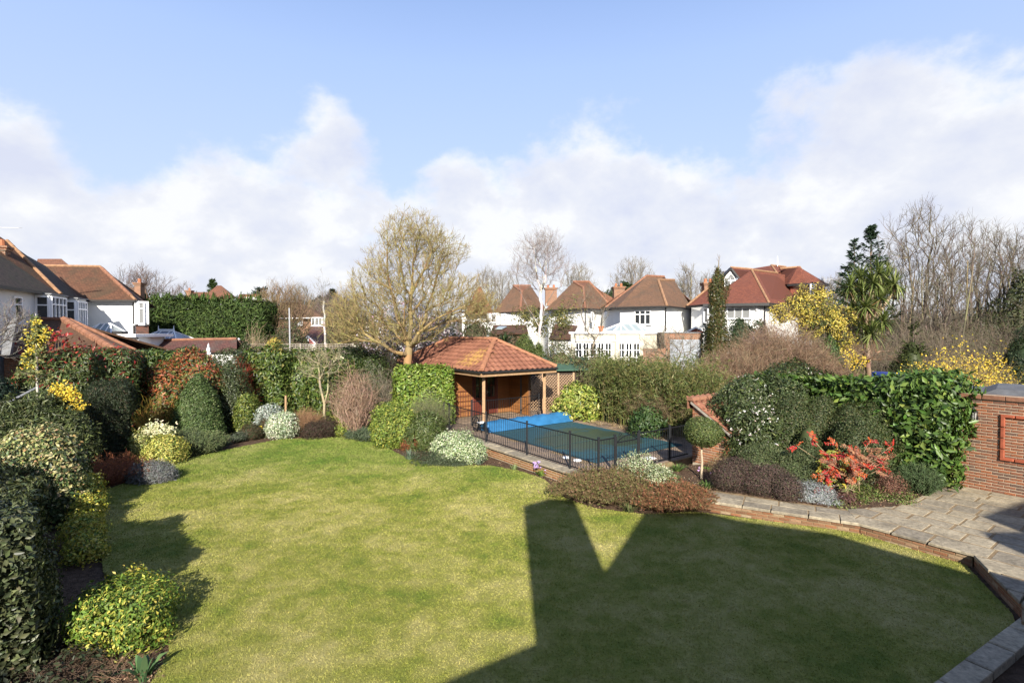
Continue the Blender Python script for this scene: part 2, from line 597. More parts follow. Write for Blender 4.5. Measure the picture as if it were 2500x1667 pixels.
def pantile_mat():
    m, t, bs, out = new_mat('clay_pantiles')
    rnd = t.node('ShaderNodeObjectInfo').outputs['Random']
    pos = t.node('ShaderNodeNewGeometry').outputs['Position']
    c = t.ramp(rnd, [(0, (0.145, 0.062, 0.04)), (0.5, (0.18, 0.076, 0.048)), (1, (0.22, 0.098, 0.062))])
    n = t.noise(pos, 9.0, 5.0, 0.65)
    c = t.mix(0.5, c, t.ramp(n, [(0.3, (0.6, 0.6, 0.6)), (0.7, (1.35, 1.35, 1.35))]), 'MULTIPLY')
    # lichen grows in one patch by the near hip
    pd = t.node('ShaderNodeVectorMath', operation='DISTANCE', ins={0: pos, 1: tuple(D(9.6, 2.0, 3.1))}).outputs['Value']
    patch = t.mapr(pd, 0.3, 1.5, 1.0, 0.0, True)
    sp = t.mapr(t.math('ADD', t.noise(pos, 7.0, 5.0, 0.7), t.math('MULTIPLY', patch, 0.20)), 0.62, 0.76, 0, 0.7, True)
    c = t.mix(sp, c, (0.34, 0.21, 0.055))
    t.put(bs, 'Base Color', c)
    t.put(bs, 'Roughness', 0.85)
    t.put(bs, 'Specular IOR Level', 0.2)
    t.put(bs, 'Normal', t.bump(n, 0.006))
    return m


PANTILE = pantile_mat()


def pool_mat():
    m, t, bs, out = new_mat('pool_winter_cover')
    pos = t.node('ShaderNodeNewGeometry').outputs['Position']
    n = t.noise(pos, 0.8, 5.0, 0.6)
    ctr = D(3.9, 3.2, 0.36)
    pd = t.node('ShaderNodeVectorMath', operation='DISTANCE', ins={0: pos, 1: tuple(ctr)}).outputs['Value']
    pud = t.mapr(t.math('ADD', pd, t.math('MULTIPLY', t.math('SUBTRACT', n, 0.5), 3.2)), 1.5, 2.1, 1, 0, True)
    base = t.mix(pud, (0.021, 0.064, 0.08), (0.034, 0.052, 0.034))
    fl = t.noise(pos, 26.0, 3.0, 0.8)
    fleck = t.mapr(fl, 0.70, 0.76, 0, 0.6, True)
    base = t.mix(fleck, base, (0.2, 0.2, 0.15))
    t.put(bs, 'Base Color', base)
    t.put(bs, 'Roughness', t.mapr(pud, 0, 1, 0.65, 0.42))
    t.put(bs, 'Specular IOR Level', 0.3)
    t.put(bs, 'Normal', t.bump(t.noise(pos, 6.0, 3.0, 0.6), 0.02))
    return m


POOLCOVER = pool_mat()
# ------------------------------------------------------------------ plant generators (numpy)
def unit(a):
    return a / np.maximum(np.linalg.norm(a, axis=-1, keepdims=True), 1e-9)


def leaves_geo(P, B, A, L, W, fold=0.18):
    """diamond leaves folded on the midrib. P base points, B blade normals, A axes"""
    A = unit(A - B * np.sum(A * B, axis=1, keepdims=True))
    S = np.cross(B, A)
    L = L[:, None]
    W = W[:, None]
    mid = P + A * L * 0.45 + B * W * fold
    v = np.empty((len(P), 4, 3))
    v[:, 0] = P
    v[:, 1] = mid + S * W * 0.5
    v[:, 2] = P + A * L - B * L * 0.08
    v[:, 3] = mid - S * W * 0.5
    i = np.arange(len(P))[:, None] * 4
    tris = np.concatenate([i + np.array([[0, 1, 2]]), i + np.array([[0, 2, 3]])], axis=1).reshape(-1, 3)
    return v.reshape(-1, 3), tris


def pick_cols(rng, n, cols, jit=0.25):
    """cols: list of (rgb, weight)"""
    w_ = np.array([c[1] for c in cols], float)
    k = rng.choice(len(cols), n, p=w_ / w_.sum())
    c = np.array([c[0] for c in cols], float)[k]
    return np.clip(c * (1 + (rng.random((n, 1)) - 0.5) * 2 * jit) * (1 + (rng.random((n, 3)) - 0.5) * 0.2), 0, 0.95)


def lump(P, rng, f, k=6):
    s = np.zeros(len(P))
    for _ in range(k):
        d = rng.normal(size=3)
        d = d / np.linalg.norm(d) * f * rng.uniform(0.6, 1.6)
        s += np.sin(P @ d + rng.uniform(0, 6.28))
    return s / k ** 0.5


def sample_shape(sh, dens, rng, lumps, lfreq, thick):
    """shell points and outward normals for one shape: ('e', c, r) ellipsoid, ('b', c, half, axis) box, ('k', base, r, h) cone/egg"""
    kind = sh[0]
    if kind == 'e':
        c, r = np.array(sh[1], float), np.array(sh[2], float)
        area = 4 * math.pi * (((r[0] * r[1]) ** 1.6 + (r[0] * r[2]) ** 1.6 + (r[1] * r[2]) ** 1.6) / 3) ** (1 / 1.6)
        n = max(20, int(area * dens))
        d = unit(rng.normal(size=(n, 3)))
        keep = rng.random(n) < np.linalg.norm(d / r, axis=1) / np.max(1 / r) + 0.15
        d = d[keep]
        nrm = unit(d / r)
        p = c + d * r
    elif kind == 'b':
        c, h, ax = np.array(sh[1], float), np.array(sh[2], float), np.array(sh[3], float)
        ay = np.array([-ax[1], ax[0], 0])
        az = np.array([0, 0, 1.0])
        ar = np.array([h[1] * h[2], h[1] * h[2], h[0] * h[2], h[0] * h[2], h[0] * h[1]]) * 4
        n = max(20, int(ar.sum() * dens))
        f = rng.choice(5, n, p=ar / ar.sum())
        q = rng.uniform(-1, 1, (n, 3))
        nr = np.zeros((n, 3))
        for k, (a, s) in enumerate(((0, 1), (0, -1), (1, 1), (1, -1), (2, 1))):
            q[f == k, a] = s
            nr[f == k, a] = s
        # soften the edges of the clipped box
        e = np.abs(q) ** 8
        nr = unit(nr + 0.6 * np.sign(q) * e * (np.abs(nr) < 0.5))
        q = q * (1 - 0.05 * (e.sum(axis=1, keepdims=True) - 1))
        q *= h
        M = np.stack([ax, ay, az])
        p = c + q @ M
        nrm = nr @ M
    else:
        b, r, h = np.array(sh[1], float), sh[2], sh[3]
        pw = sh[4] if len(sh) > 4 else 2.0
        n = max(20, int(2 * math.pi * r * h * 0.8 * dens))
        t = rng.random(n * 2)
        rr = (1 - t ** pw) ** 0.7
        keep = rng.random(n * 2) < (rr + 0.06)
        t, rr = t[keep][:n], rr[keep][:n]
        a = rng.uniform(0, 6.283, len(t))
        p = b + np.stack([np.cos(a) * rr * r, np.sin(a) * rr * r, t * h], axis=1)
        nrm = unit(np.stack([np.cos(a), np.sin(a), 0.25 + t * r / h * 2.2], axis=1))
    amp = lump(p, rng, lfreq) * lumps * 1.45 + np.maximum(0, lump(p, rng, lfreq * 3.4) - 0.5) * lumps * 1.1 + rng.random(len(p)) ** 6 * 0.12 * (lumps > 0.04)
    inw = rng.random(len(p)) ** 1.6 * thick
    p = p + nrm * (amp - inw)[:, None]
    return p, nrm


def inside(P, sh, k=0.82):
    if sh[0] == 'e':
        return np.sum(((P - np.array(sh[1])) / (np.array(sh[2]) * k)) ** 2, axis=1) < 1
    return np.zeros(len(P), bool)


def cloud_points(shapes, dens, rng, lumps, lfreq, thick, zmin=0.0):
    Ps, Ns = [], []
    for i, sh in enumerate(shapes):
        p, n = sample_shape(sh, dens, rng, lumps, lfreq, thick)
        ok = p[:, 2] > zmin
        for j, s2 in enumerate(shapes):
            if j != i:
                ok &= ~inside(p, s2)
        Ps.append(p[ok])
        Ns.append(n[ok])
    return np.concatenate(Ps), np.concatenate(Ns)


def core_geo(shapes, shrink, zmin):
    """the dense inside of a shrub: an uneven solid below the outer leaves"""
    vs, fs = [], []
    off = 0
    for sh in shapes:
        if sh[0] == 'e':
            c, r = np.array(sh[1]), np.array(sh[2]) - shrink
            if np.min(r) <= 0.05:
                continue
            prof = [(math.sin(t), math.cos(t)) for t in np.linspace(0, math.pi, 7)]
            ring = lambda s, z, k: c + r * np.array([s * math.cos(k), s * math.sin(k), z])
        elif sh[0] == 'b':
            c, h, ax = np.array(sh[1]), np.array(sh[2]) - shrink, np.array(sh[3])
            ay = np.array([-ax[1], ax[0], 0])
            if np.min(h) <= 0.03:
                continue
            q = []
            for z in (-1, 1):
                for x, y in ((-1, -1), (1, -1), (1, 1), (-1, 1)):
                    q.append(c + ax * x * h[0] + ay * y * h[1] + np.array([0, 0, z * h[2]]))
            vs.append(np.array(q))
            fs.append(np.array([(0, 3, 2, 1), (4, 5, 6, 7), (0, 1, 5, 4), (1, 2, 6, 5), (2, 3, 7, 6), (3, 0, 4, 7)]) + off)
            off += 8
            continue
        else:
            b, R, H = np.array(sh[1]), sh[2] - shrink, sh[3] - shrink
            pw = sh[4] if len(sh) > 4 else 2.0
            prof = [(max((1 - t ** pw), 0) ** 0.7, t) for t in np.linspace(1, 0, 7)]
            ring = lambda s, z, k: b + np.array([s * R * math.cos(k), s * R * math.sin(k), z * H])
        m = 10
        q = np.array([ring(s, z, 2 * math.pi * k / m) for s, z in prof for k in range(m)])
        f = [(i * m + k, (i + 1) * m + k, (i + 1) * m + (k + 1) % m, i * m + (k + 1) % m) for i in range(len(prof) - 1) for k in range(m)]
        vs.append(q)
        fs.append(np.array(f) + off)
        off += len(q)
    if not vs:
        return np.zeros((0, 3)), np.zeros((0, 4), int)
    v = np.concatenate(vs)
    v[:, 2] = np.maximum(v[:, 2], zmin + 0.02)
    return v, np.concatenate(fs)


def foliage(parent, shapes, leaf=0.09, wid=0.5, cover=2.2, cols=None, mat=None, lumps=0.08, lfreq=2.5, thick=0.25, seed=1,
            droop=0.0, stand=0.25, rand=0.7, core=0.16, zmin=0.0, name='foliage', tipcols=None, tipshare=0.0, single=0, jit=0.3, patch=None):
    """leafy mass as one part; single > 0: that many of the leaves facing the camera become parts of their own"""
    rng = np.random.default_rng(seed)
    dens = cover / (leaf * leaf * wid * 0.55)
    P, N = cloud_points(shapes, dens, rng, lumps, lfreq, thick, zmin)
    n = len(P)
    B = unit(N + rng.normal(size=(n, 3)) * rand * 0.6)
    A = rng.normal(size=(n, 3)) * 0.8 + N * stand
    A[:, 2] += 0.35 - droop
    L = leaf * rng.uniform(0.45, 1.4, n)
    W = L * wid * rng.uniform(0.8, 1.2, n)
    col = pick_cols(rng, n, cols, jit)
    if patch is not None:                       # a sport or variegated patch: (colours, frequency, threshold)
        pc, pf, pt = patch
        sel = lump(P, rng, pf) > pt
        col[sel] = pick_cols(rng, int(sel.sum()), pc, jit)
    if tipcols is not None:                     # young growth at the outside, mostly upwards
        out = (rng.random(n) < tipshare * np.clip(0.35 + N[:, 2], 0.1, 1.2))
        col[out] = pick_cols(rng, int(out.sum()), tipcols, jit)
    org = np.array(wloc(parent))
    mean = col.mean(axis=0)
    if single:
        front = np.sum(N * unit(-P + np.array([0, 0, CAM_Z])), axis=1) > 0.15
        dist = np.linalg.norm(P - np.array([0, 0, CAM_Z]), axis=1) - rng.random(n) * 2.5
        order = np.argsort(np.where(front, dist, 1e6))[:single]
        variants = []
        for k in range(6):
            v, t = leaves_geo(np.zeros((1, 3)), np.array([[0, 0, 1.0]]), np.array([[0, 1.0, 0]]), np.array([1.0]), np.array([wid]))
            variants.append(np_mesh('leaf', v, tris=t, mat=mat or LEAF, cols=np.repeat(col[order[k * 7 % len(order)]][None], 4, axis=0)))
        Ax = unit(A - B * np.sum(A * B, axis=1, keepdims=True))
        for q, i in enumerate(order):
            o = bpy.data.objects.new('leaf', variants[q % 6])
            C.objects.link(o)
            o.parent = parent
            x = np.cross(Ax[i], B[i])
            s = L[i] * 1.1
            M = Matrix(((x[0] * s, Ax[i][0] * s, B[i][0] * s, P[i][0] - org[0]), (x[1] * s, Ax[i][1] * s, B[i][1] * s, P[i][1] - org[1]),
                        (x[2] * s, Ax[i][2] * s, B[i][2] * s, P[i][2] - org[2]), (0, 0, 0, 1)))
            o.matrix_local = M
        keep = np.ones(n, bool)
        keep[order] = False
        P, B, A, L, W, col = P[keep], B[keep], A[keep], L[keep], W[keep], col[keep]
    v, t = leaves_geo(P, B, A, L, W)
    cc = np.repeat(col, 4, axis=0)
    q = None
    if core is not None:
        cv, cq = core_geo(shapes, core + thick * 0.6, zmin)
        if len(cv):
            q = cq + len(v)
            v = np.concatenate([v, cv])
            cc = np.concatenate([cc, np.repeat(mean[None], len(cv), axis=0)])
    me = np_mesh(name, v - org, quads=q, tris=t, mat=mat or LEAF, cols=cc)
    o = bpy.data.objects.new(name, me)
    C.objects.link(o)
    o.parent = parent
    o['kind'] = 'stuff'
    return o


def tubes_geo(S, n=3):
    """S: (N, 8) rows p0 p1 r0 r1 -> open n-sided tubes"""
    S = np.asarray(S, float)
    p0, p1, r0, r1 = S[:, 0:3], S[:, 3:6], S[:, 6], S[:, 7]
    d = unit(p1 - p0)
    ref = np.where(np.abs(d[:, 2:3]) < 0.9, np.array([[0, 0, 1.0]]), np.array([[1.0, 0, 0]]))
    a = unit(np.cross(d, ref))
    b = np.cross(d, a)
    N = len(S)
    v = np.empty((N, 2 * n, 3))
    for k in range(n):
        t = 2 * math.pi * k / n
        o = a * math.cos(t) + b * math.sin(t)
        v[:, k] = p0 + o * r0[:, None]
        v[:, n + k] = p1 + o * r1[:, None]
    i = np.arange(N)[:, None] * 2 * n
    q = np.concatenate([i + np.array([[k, (k + 1) % n, n + (k + 1) % n, n + k]]) for k in range(n)], axis=1).reshape(-1, 4)
    return v.reshape(-1, 3), q


def wood(parent, S, cols, name='branches', n=3, seed=1, mat=None, jit=0.2, kind=None):
    rng = np.random.default_rng(seed)
    v, q = tubes_geo(S, n)
    c = np.repeat(pick_cols(rng, len(S), cols, jit), 2 * n, axis=0)
    org = np.array(wloc(parent)) if parent is not None else np.zeros(3)
    o = bpy.data.objects.new(name, np_mesh(name, v - org, quads=q, mat=mat or BARK, cols=c, smooth=n > 4))
    C.objects.link(o)
    if parent is not None:
        o.parent = parent
    if kind:
        o['kind'] = kind
    return o


def grow(skel, pts, bf=0.4, up=0.0):
    """join every point to the nearest node of the growing tree, weighing distance against path length.
    skel: list of (point, parent index). Returns nodes (N,3), parent (N,)"""
    nodes = [np.array(p, float) for p, _ in skel]
    par = [q for _, q in skel]
    plen = []
    for p, q in zip(nodes, par):
        plen.append(0.0 if q < 0 else plen[q] + np.linalg.norm(p - nodes[q]))
    X = np.array(pts, float)
    n = len(X)
    best = np.full(n, 1e9)
    bp = np.zeros(n, int)

    def offer(idx):
        v = X - nodes[idx]
        dist = np.linalg.norm(v, axis=1)
        cost = dist * (1 + up * np.clip(-v[:, 2] / np.maximum(dist, 1e-6), 0, 1)) + bf * plen[idx] * 0.5
        m = cost < best
        best[m] = cost[m]
        bp[m] = idx
    for i in range(len(nodes)):
        if i == 0 and len(nodes) > 1:
            continue
        offer(i)
    alive = np.ones(n, bool)
    for _ in range(n):
        k = int(np.argmin(np.where(alive, best, 1e12)))
        alive[k] = False
        q = int(bp[k])
        nodes.append(X[k])
        par.append(q)
        plen.append(plen[q] + np.linalg.norm(X[k] - nodes[q]))
        offer(len(nodes) - 1)
    return np.array(nodes), np.array(par)


def thicken(par, n, rtip, rbase):
    cnt = np.zeros(n)
    kids = np.bincount(par[par >= 0], minlength=n)
    cnt[kids == 0] = 1
    for i in range(n - 1, 0, -1):
        cnt[par[i]] += max(cnt[i], 1)
    e = math.log(rbase / rtip) / math.log(max(cnt.max(), 2))
    return rtip * np.maximum(cnt, 1) ** e


def tree_segs(nodes, par, rad, rng, wob=0.06):
    S = []
    for i in range(len(nodes)):
        q = par[i]
        if q < 0:
            continue
        a, b = nodes[q], nodes[i]
        L = np.linalg.norm(b - a)
        ra, rb = min(rad[q], rad[i] * 1.35), rad[i]
        if L > 0.35:
            k = int(min(4, 1 + L / 0.5))
            prev = a
            for j in range(1, k + 1):
                t = j / k
                p = a + (b - a) * t + (rng.normal(size=3) * wob * min(L, 0.7) if j < k else 0) + np.array([0, 0, -math.sin(math.pi * t) * 0.04 * min(L, 1.2)])
                S.append((*prev, *p, ra + (rb - ra) * (j - 1) / k, ra + (rb - ra) * t))
                prev = p
        else:
            S.append((*a, *b, ra, rb))
    return S


def twigs(nodes, par, rng, n=2, L=0.4, r=0.006, up=0.35, sub=2, only_tips=False, spread=0.8):
    kids = np.bincount(par[par >= 0], minlength=len(nodes))
    idx = np.where(kids == 0)[0] if only_tips else np.where(par >= 0)[0]
    idx = np.repeat(idx, n)
    d = unit(nodes[idx] - nodes[np.maximum(par[idx], 0)])
    d = unit(d * 0.8 + rng.normal(size=d.shape) * spread * 0.6 + np.array([0, 0, up]))
    l = L * rng.uniform(0.5, 1.3, (len(idx), 1))
    p0 = nodes[idx]
    p1 = p0 + d * l
    R = np.full((len(idx), 1), r)
    out = [np.concatenate([p0, p1, R, R * 0.6], axis=1)]
    for _ in range(sub):
        t = rng.uniform(0.3, 0.95, (len(idx), 1))
        q0 = p0 + (p1 - p0) * t
        d2 = unit(d * 0.7 + rng.normal(size=d.shape) * spread * 0.7 + np.array([0, 0, up]))
        q1 = q0 + d2 * l * rng.uniform(0.3, 0.7, (len(idx), 1))
        out.append(np.concatenate([q0, q1, R * 0.7, R * 0.4], axis=1))
    return np.concatenate(out)


def envelope(rng, n, c, r, power=1.0, zcut=None):
    d = unit(rng.normal(size=(n, 3))) * rng.random((n, 1)) ** (1 / 3.0) ** power
    p = np.array(c) + d * np.array(r)
    if zcut is not None:
        p = p[p[:, 2] > zcut]
    return p


def bare_tree(t, base, height, crown, seed, n=500, rbase=0.2, rtip=0.008, cols=(((0.10, 0.08, 0.055), 1),), twig=0.6, twn=2, bf=0.45,
              trunk_h=None, split=0.035, twcols=None, sub=2, skel=None, up=0.4, tr=0.006, extra=None):
    """leafless tree under thing t: part trunk (thick wood) and part twigs"""
    rng = np.random.default_rng(seed)
    base = np.array(base, float)
    th = trunk_h if trunk_h is not None else height * 0.25
    if skel is None:
        k = 4
        skel = [(base + np.array([rng.normal() * 0.05 * j, rng.normal() * 0.05 * j, th * j / k]), j - 1) for j in range(k + 1)]
    pts = np.concatenate([envelope(rng, max(10, int(n * w_)), c, r) for c, r, w_ in crown])
    pts = pts[pts[:, 2] > base[2] + th * 0.7]
    nodes, par = grow(skel, pts, bf, 0.8)
    N_, ns = len(nodes), len(skel)
    for _ in range(2):                       # relax the zigzags: inner nodes move towards their neighbours
        cs, cn_ = np.zeros((N_, 3)), np.zeros(N_)
        np.add.at(cs, par[1:], nodes[1:])
        np.add.at(cn_, par[1:], 1)
        k = np.arange(N_)
        mv = (k >= ns) & (cn_ > 0)
        nodes[mv] = nodes[mv] * 0.4 + 0.3 * nodes[par[mv]] + 0.3 * cs[mv] / cn_[mv][:, None]
    rad = thicken(par, len(nodes), rtip, rbase)
    S = np.array(tree_segs(nodes, par, rad, rng))
    big = S[:, 6] > split
    tw = twigs(nodes, par, rng, twn, twig, tr, up, sub)
    if big.any():
        wood(t, S[big], cols, 'trunk', 6, seed)
    wood(t, np.concatenate([S[~big], tw]), twcols or cols, 'twigs', 3, seed + 1, kind='stuff')
    return nodes, par


def arching_stems(rng, base, n, spread, h, r0=0.006, droop=0.35, seg=6, base_r=0.15, side=2, lean=1.0):
    """many fine stems rising from a base and arching outwards; returns segments and tips"""
    base = np.array(base, float)
    S, tips = [], []
    a = rng.uniform(0, 6.283, n)
    q = np.sqrt(rng.random(n))
    hh = h * rng.uniform(0.65, 1.05, n) * (1 - 0.45 * q ** 2)
    p = base + np.stack([np.cos(a) * base_r * q, np.sin(a) * base_r * q, np.zeros(n)], axis=1)
    out = np.stack([np.cos(a), np.sin(a), np.zeros(n)], axis=1)
    sp = np.array([spread, spread, 0]) if np.isscalar(spread) else np.array([spread[0], spread[1], 0])
    prev = p
    kink = rng.normal(size=(n, 3)) * 0.06 * h
    for k in range(1, seg + 1):
        t = k / seg
        cur = p + out * sp * (q * t ** lean)[:, None] + np.array([0, 0, 1]) * (hh * (t - droop * t ** 3 * q) / (1 - droop * q * 0.6))[:, None]
        cur = cur + kink * math.sin(t * 3.14) + rng.normal(size=(n, 3)) * 0.018 * h
        rr = np.full((n, 1), r0)
        S.append(np.concatenate([prev, cur, rr * (1.3 - 0.8 * (k - 1) / seg), rr * (1.3 - 0.8 * t)], axis=1))
        if side and k > seg // 3:
            d = unit(cur - prev)
            for _ in range(side):
                e = unit(d * 0.7 + rng.normal(size=(n, 3)) * 0.65)
                l = h * rng.uniform(0.06, 0.2, (n, 1))
                S.append(np.concatenate([cur, cur + e * l, rr * 0.6, rr * 0.3], axis=1))
        prev = cur
    return np.concatenate(S), prev


def blades(parent, base, n, h, spread, w_=0.02, cols=(((0.06, 0.11, 0.05), 1),), seed=1, name='leaves', bend=0.5, base_r=0.06, mat=None):
    """strap leaves in a clump, each of three tapering pieces"""
    rng = np.random.default_rng(seed)
    base = np.array(base, float)
    a = rng.uniform(0, 6.283, n)
    q = rng.random(n) ** 0.6
    out = np.stack([np.cos(a), np.sin(a), np.zeros(n)], axis=1)
    side = np.stack([-np.sin(a), np.cos(a), np.zeros(n)], axis=1)
    hh = h * rng.uniform(0.6, 1.1, n)
    V_, ts = [], (0, 0.35, 0.7, 1.0)
    for t, wk in zip(ts, (0.8, 1.0, 0.75, 0.05)):
        c = base + out * (base_r * q + spread * q * t ** 1.5)[:, None] + np.array([0, 0, 1]) * (hh * (t - bend * q * t ** 3))[:, None]
        V_ += [c - side * w_ * wk / 2, c + side * w_ * wk / 2]
    v = np.stack(V_, axis=1).reshape(-1, 3)
    i = np.arange(n)[:, None] * 8
    q_ = np.concatenate([i + np.array([[0, 1, 3, 2]]), i + np.array([[2, 3, 5, 4]]), i + np.array([[4, 5, 7, 6]])], axis=1).reshape(-1, 4)
    cc = np.repeat(pick_cols(rng, n, cols), 8, axis=0)
    org = np.array(wloc(parent))
    o = bpy.data.objects.new(name, np_mesh(name, v - org, quads=q_, mat=mat or LEAF, cols=cc))
    C.objects.link(o)
    o.parent = parent
    o['kind'] = 'stuff'
    return o


def flecks(parent, P, size, cols, seed=1, name='flowers', mat=None, petals=3):
    """small blossoms: a few crossed petals at each point"""
    rng = np.random.default_rng(seed)
    P = np.repeat(np.asarray(P, float), petals, axis=0)
    n = len(P)
    B = unit(rng.normal(size=(n, 3)) + np.array([0, -0.4, 0.4]))
    A = rng.normal(size=(n, 3)) + np.array([0, 0, 0.5])
    L = size * rng.uniform(0.7, 1.3, n)
    v, t = leaves_geo(P, B, A, L, L * 0.6)
    org = np.array(wloc(parent))
    o = bpy.data.objects.new(name, np_mesh(name, v - org, tris=t, mat=mat or LEAF_MATT, cols=np.repeat(pick_cols(rng, n, cols, 0.12), 4, axis=0)))
    C.objects.link(o)
    o.parent = parent
    o['kind'] = 'stuff'
    return o
# ------------------------------------------------------------------ the ground
K = 2500 / 2352.0


def sheet(name, pts, z, mat, z0=None, label=None):
    mb = MB()
    if z0 is None:
        q = [(p[0], p[1], z) for p in pts]
        a = sum(q[i][0] * q[(i + 1) % len(q)][1] - q[(i + 1) % len(q)][0] * q[i][1] for i in range(len(q)))
        mb.poly(q if a > 0 else q[::-1])
    else:
        mb.prism([(p[0], p[1]) for p in pts], z0, z)
    return tag(mb.build(name, mat), kind='structure')


GROUND = plain('rough_ground', (0.075, 0.075, 0.035), 0.95, 0.4, 0.4, spec=0.1)
sheet('ground', [(-1500, -300), (1500, -300), (1500, 2200), (-1500, 2200)], -0.03, GROUND)


def rough_sheet(name, pts, z, mat, amp, step, seed):
    """a soil surface with real unevenness, cut to a polygon by its grid"""
    rng = np.random.default_rng(seed)
    P = np.array([(p[0], p[1]) for p in pts])
    lo, hi = P.min(0), P.max(0)
    nx, ny = int((hi[0] - lo[0]) / step) + 2, int((hi[1] - lo[1]) / step) + 2
    X, Y = np.meshgrid(lo[0] + np.arange(nx) * step, lo[1] + np.arange(ny) * step, indexing='ij')
    Zp = np.stack([X.ravel(), Y.ravel(), np.zeros(nx * ny)], 1)
    Zp[:, 2] = z + lump(Zp, rng, 2.0) * amp + rng.normal(size=len(Zp)) * amp * 0.5
    ins = in_poly(Zp[:, 0] + step / 2, Zp[:, 1] + step / 2, P).reshape(nx, ny)
    idx = np.arange(nx * ny).reshape(nx, ny)
    m = ins[:-1, :-1]
    q = np.stack([idx[:-1, :-1][m], idx[1:, :-1][m], idx[1:, 1:][m], idx[:-1, 1:][m]], 1)
    o = bpy.data.objects.new(name, np_mesh(name, Zp, quads=q, mat=mat, smooth=True))
    C.objects.link(o)
    return tag(o, kind='structure')


def in_poly(x, y, P):
    r = np.zeros(np.shape(x), bool)
    n = len(P)
    for i in range(n):
        x1, y1 = P[i]
        x2, y2 = P[(i + 1) % n]
        c = (y1 > y) != (y2 > y)
        r ^= c & (x < (x2 - x1) * (y - y1) / ((y2 - y1) + 1e-12) + x1)
    return r


lawn_px = [(330, 1600), (388, 1500), (385, 1430), (300, 1352), (238, 1318), (228, 1240), (236, 1130), (300, 1105), (360, 1082), (420, 1056), (470, 1046),
           (560, 1026), (640, 1011), (720, 1006), (830, 1006), (870, 1021), (930, 1051), (1000, 1068), (1060, 1070), (1130, 1071),
           (1200, 1085), (1250, 1102), (1275, 1127), (1300, 1147), (1370, 1170), (1480, 1183), (1600, 1178), (1700, 1190)]
lawn = [G(x * K, y * K, 0) for x, y in lawn_px]
lawn += [Vector((7.36, 10.93, 0)), Vector((8.4, 9.4, 0)), Vector((7.66, 7.75, 0)), Vector((7.3, 7.3, 0)), Vector((5.2, 6.1, 0)), Vector((3.0, 4.8, 0)), Vector((-5.0, 4.8, 0))]
sheet('flower_beds', [(-24, 3), (9, 3), (12, 16), (0, 27), (-24, 27)], -0.015, SOIL)
rough_sheet('border_soil', [(-12, 6), (-4.2, 6), (-5, 8.5), (-8, 10), (-8, 12), (-6, 14.5), (-9.5, 17), (-12, 19), (-9, 22), (-5, 21.8), (-2, 19), (1.5, 16), (1.8, 14),
                            (5, 13), (4.6, 15), (-1.2, 22), (-4, 25), (-16, 25), (-20, 18), (-14, 9)], -0.03, SOIL, 0.02, 0.12, 5)
sheet('lawn', lawn, 0.03, LAWN, -0.02)
LP = np.array([(p.x, p.y) for p in lawn])


def lawn_grass(n=260000):
    rng = np.random.default_rng(3)
    d = np.exp(rng.uniform(math.log(5.6), math.log(22), n * 2))
    x = rng.uniform(-11, 9, n * 2)
    ok = in_poly(x, d, LP) & (np.abs(x) < d * 1.03)
    x, d = x[ok][:n], d[ok][:n]
    n = len(x)
    P = np.stack([x, d, np.full(n, 0.028)], 1)
    a = rng.uniform(0, 6.283, n)
    hgt = rng.uniform(0.010, 0.024, n) * (0.8 + d / 30)
    wd = 0.0045 * (0.6 + d / 7)
    s = np.stack([np.cos(a), np.sin(a), np.zeros(n)], 1) * wd[:, None]
    tip = P + np.stack([rng.normal(size=n) * 0.02, rng.normal(size=n) * 0.02, hgt], 1)
    v = np.stack([P - s, P + s, tip], 1).reshape(-1, 3)
    c = np.clip(rng.normal(1.0, 0.11, (n, 1)) * np.array([[0.96, 0.98, 0.86]]), 0.35, 1.9)
    dead = rng.random(n) < 0.06
    c[dead] *= np.array([1.4, 1.25, 1.35])
    o = bpy.data.objects.new('grass', np_mesh('grass', v, tris=np.arange(3 * n).reshape(-1, 3), mat=BLADES, cols=np.repeat(c, 3, 0)))
    C.objects.link(o)
    tag(o, 'short mown lawn grass with straw coloured patches', 'grass', kind='stuff')


lawn_grass()

# ------------------------------------------------------------------ bricks, slabs
_brick = {}


def box_mesh(name, sx, sy, sz, mat, bevel=0.006):
    key = (name, round(sx, 3), round(sy, 3), round(sz, 3), mat.name)
    if key not in _brick:
        b = bevel
        x, y, z = sx / 2, sy / 2, sz / 2
        mb = MB()
        # chamfered top and front edges: a frustum cap on a block
        mb.hexa([(-x, -y + b, -z + b), (x, -y + b, -z + b), (x, y, -z + b), (-x, y, -z + b), (-x, -y + b, z - b), (x, -y + b, z - b), (x, y, z - b), (-x, y, z - b)])
        mb.poly([(-x + b, -y, -z + b), (x - b, -y, -z + b), (x - b, -y, z - b), (-x + b, -y, z - b)])
        mb.poly([(-x, -y + b, -z + b), (x, -y + b, -z + b), (x - b, -y, -z + b), (-x + b, -y, -z + b)])
        mb.poly([(-x + b, -y, z - b), (x - b, -y, z - b), (x, -y + b, z - b), (-x, -y + b, z - b)])
        mb.poly([(-x, -y + b, -z + b), (-x + b, -y, -z + b), (-x + b, -y, z - b), (-x, -y + b, z - b)])
        mb.poly([(x - b, -y, -z + b), (x, -y + b, -z + b), (x, -y + b, z - b), (x - b, -y, z - b)])
        mb.poly([(-x, -y + b, z - b), (x, -y + b, z - b), (x - b, y, z), (-x + b, y, z)])
        _brick[key] = mb.mesh(name, mat)
    return _brick[key]


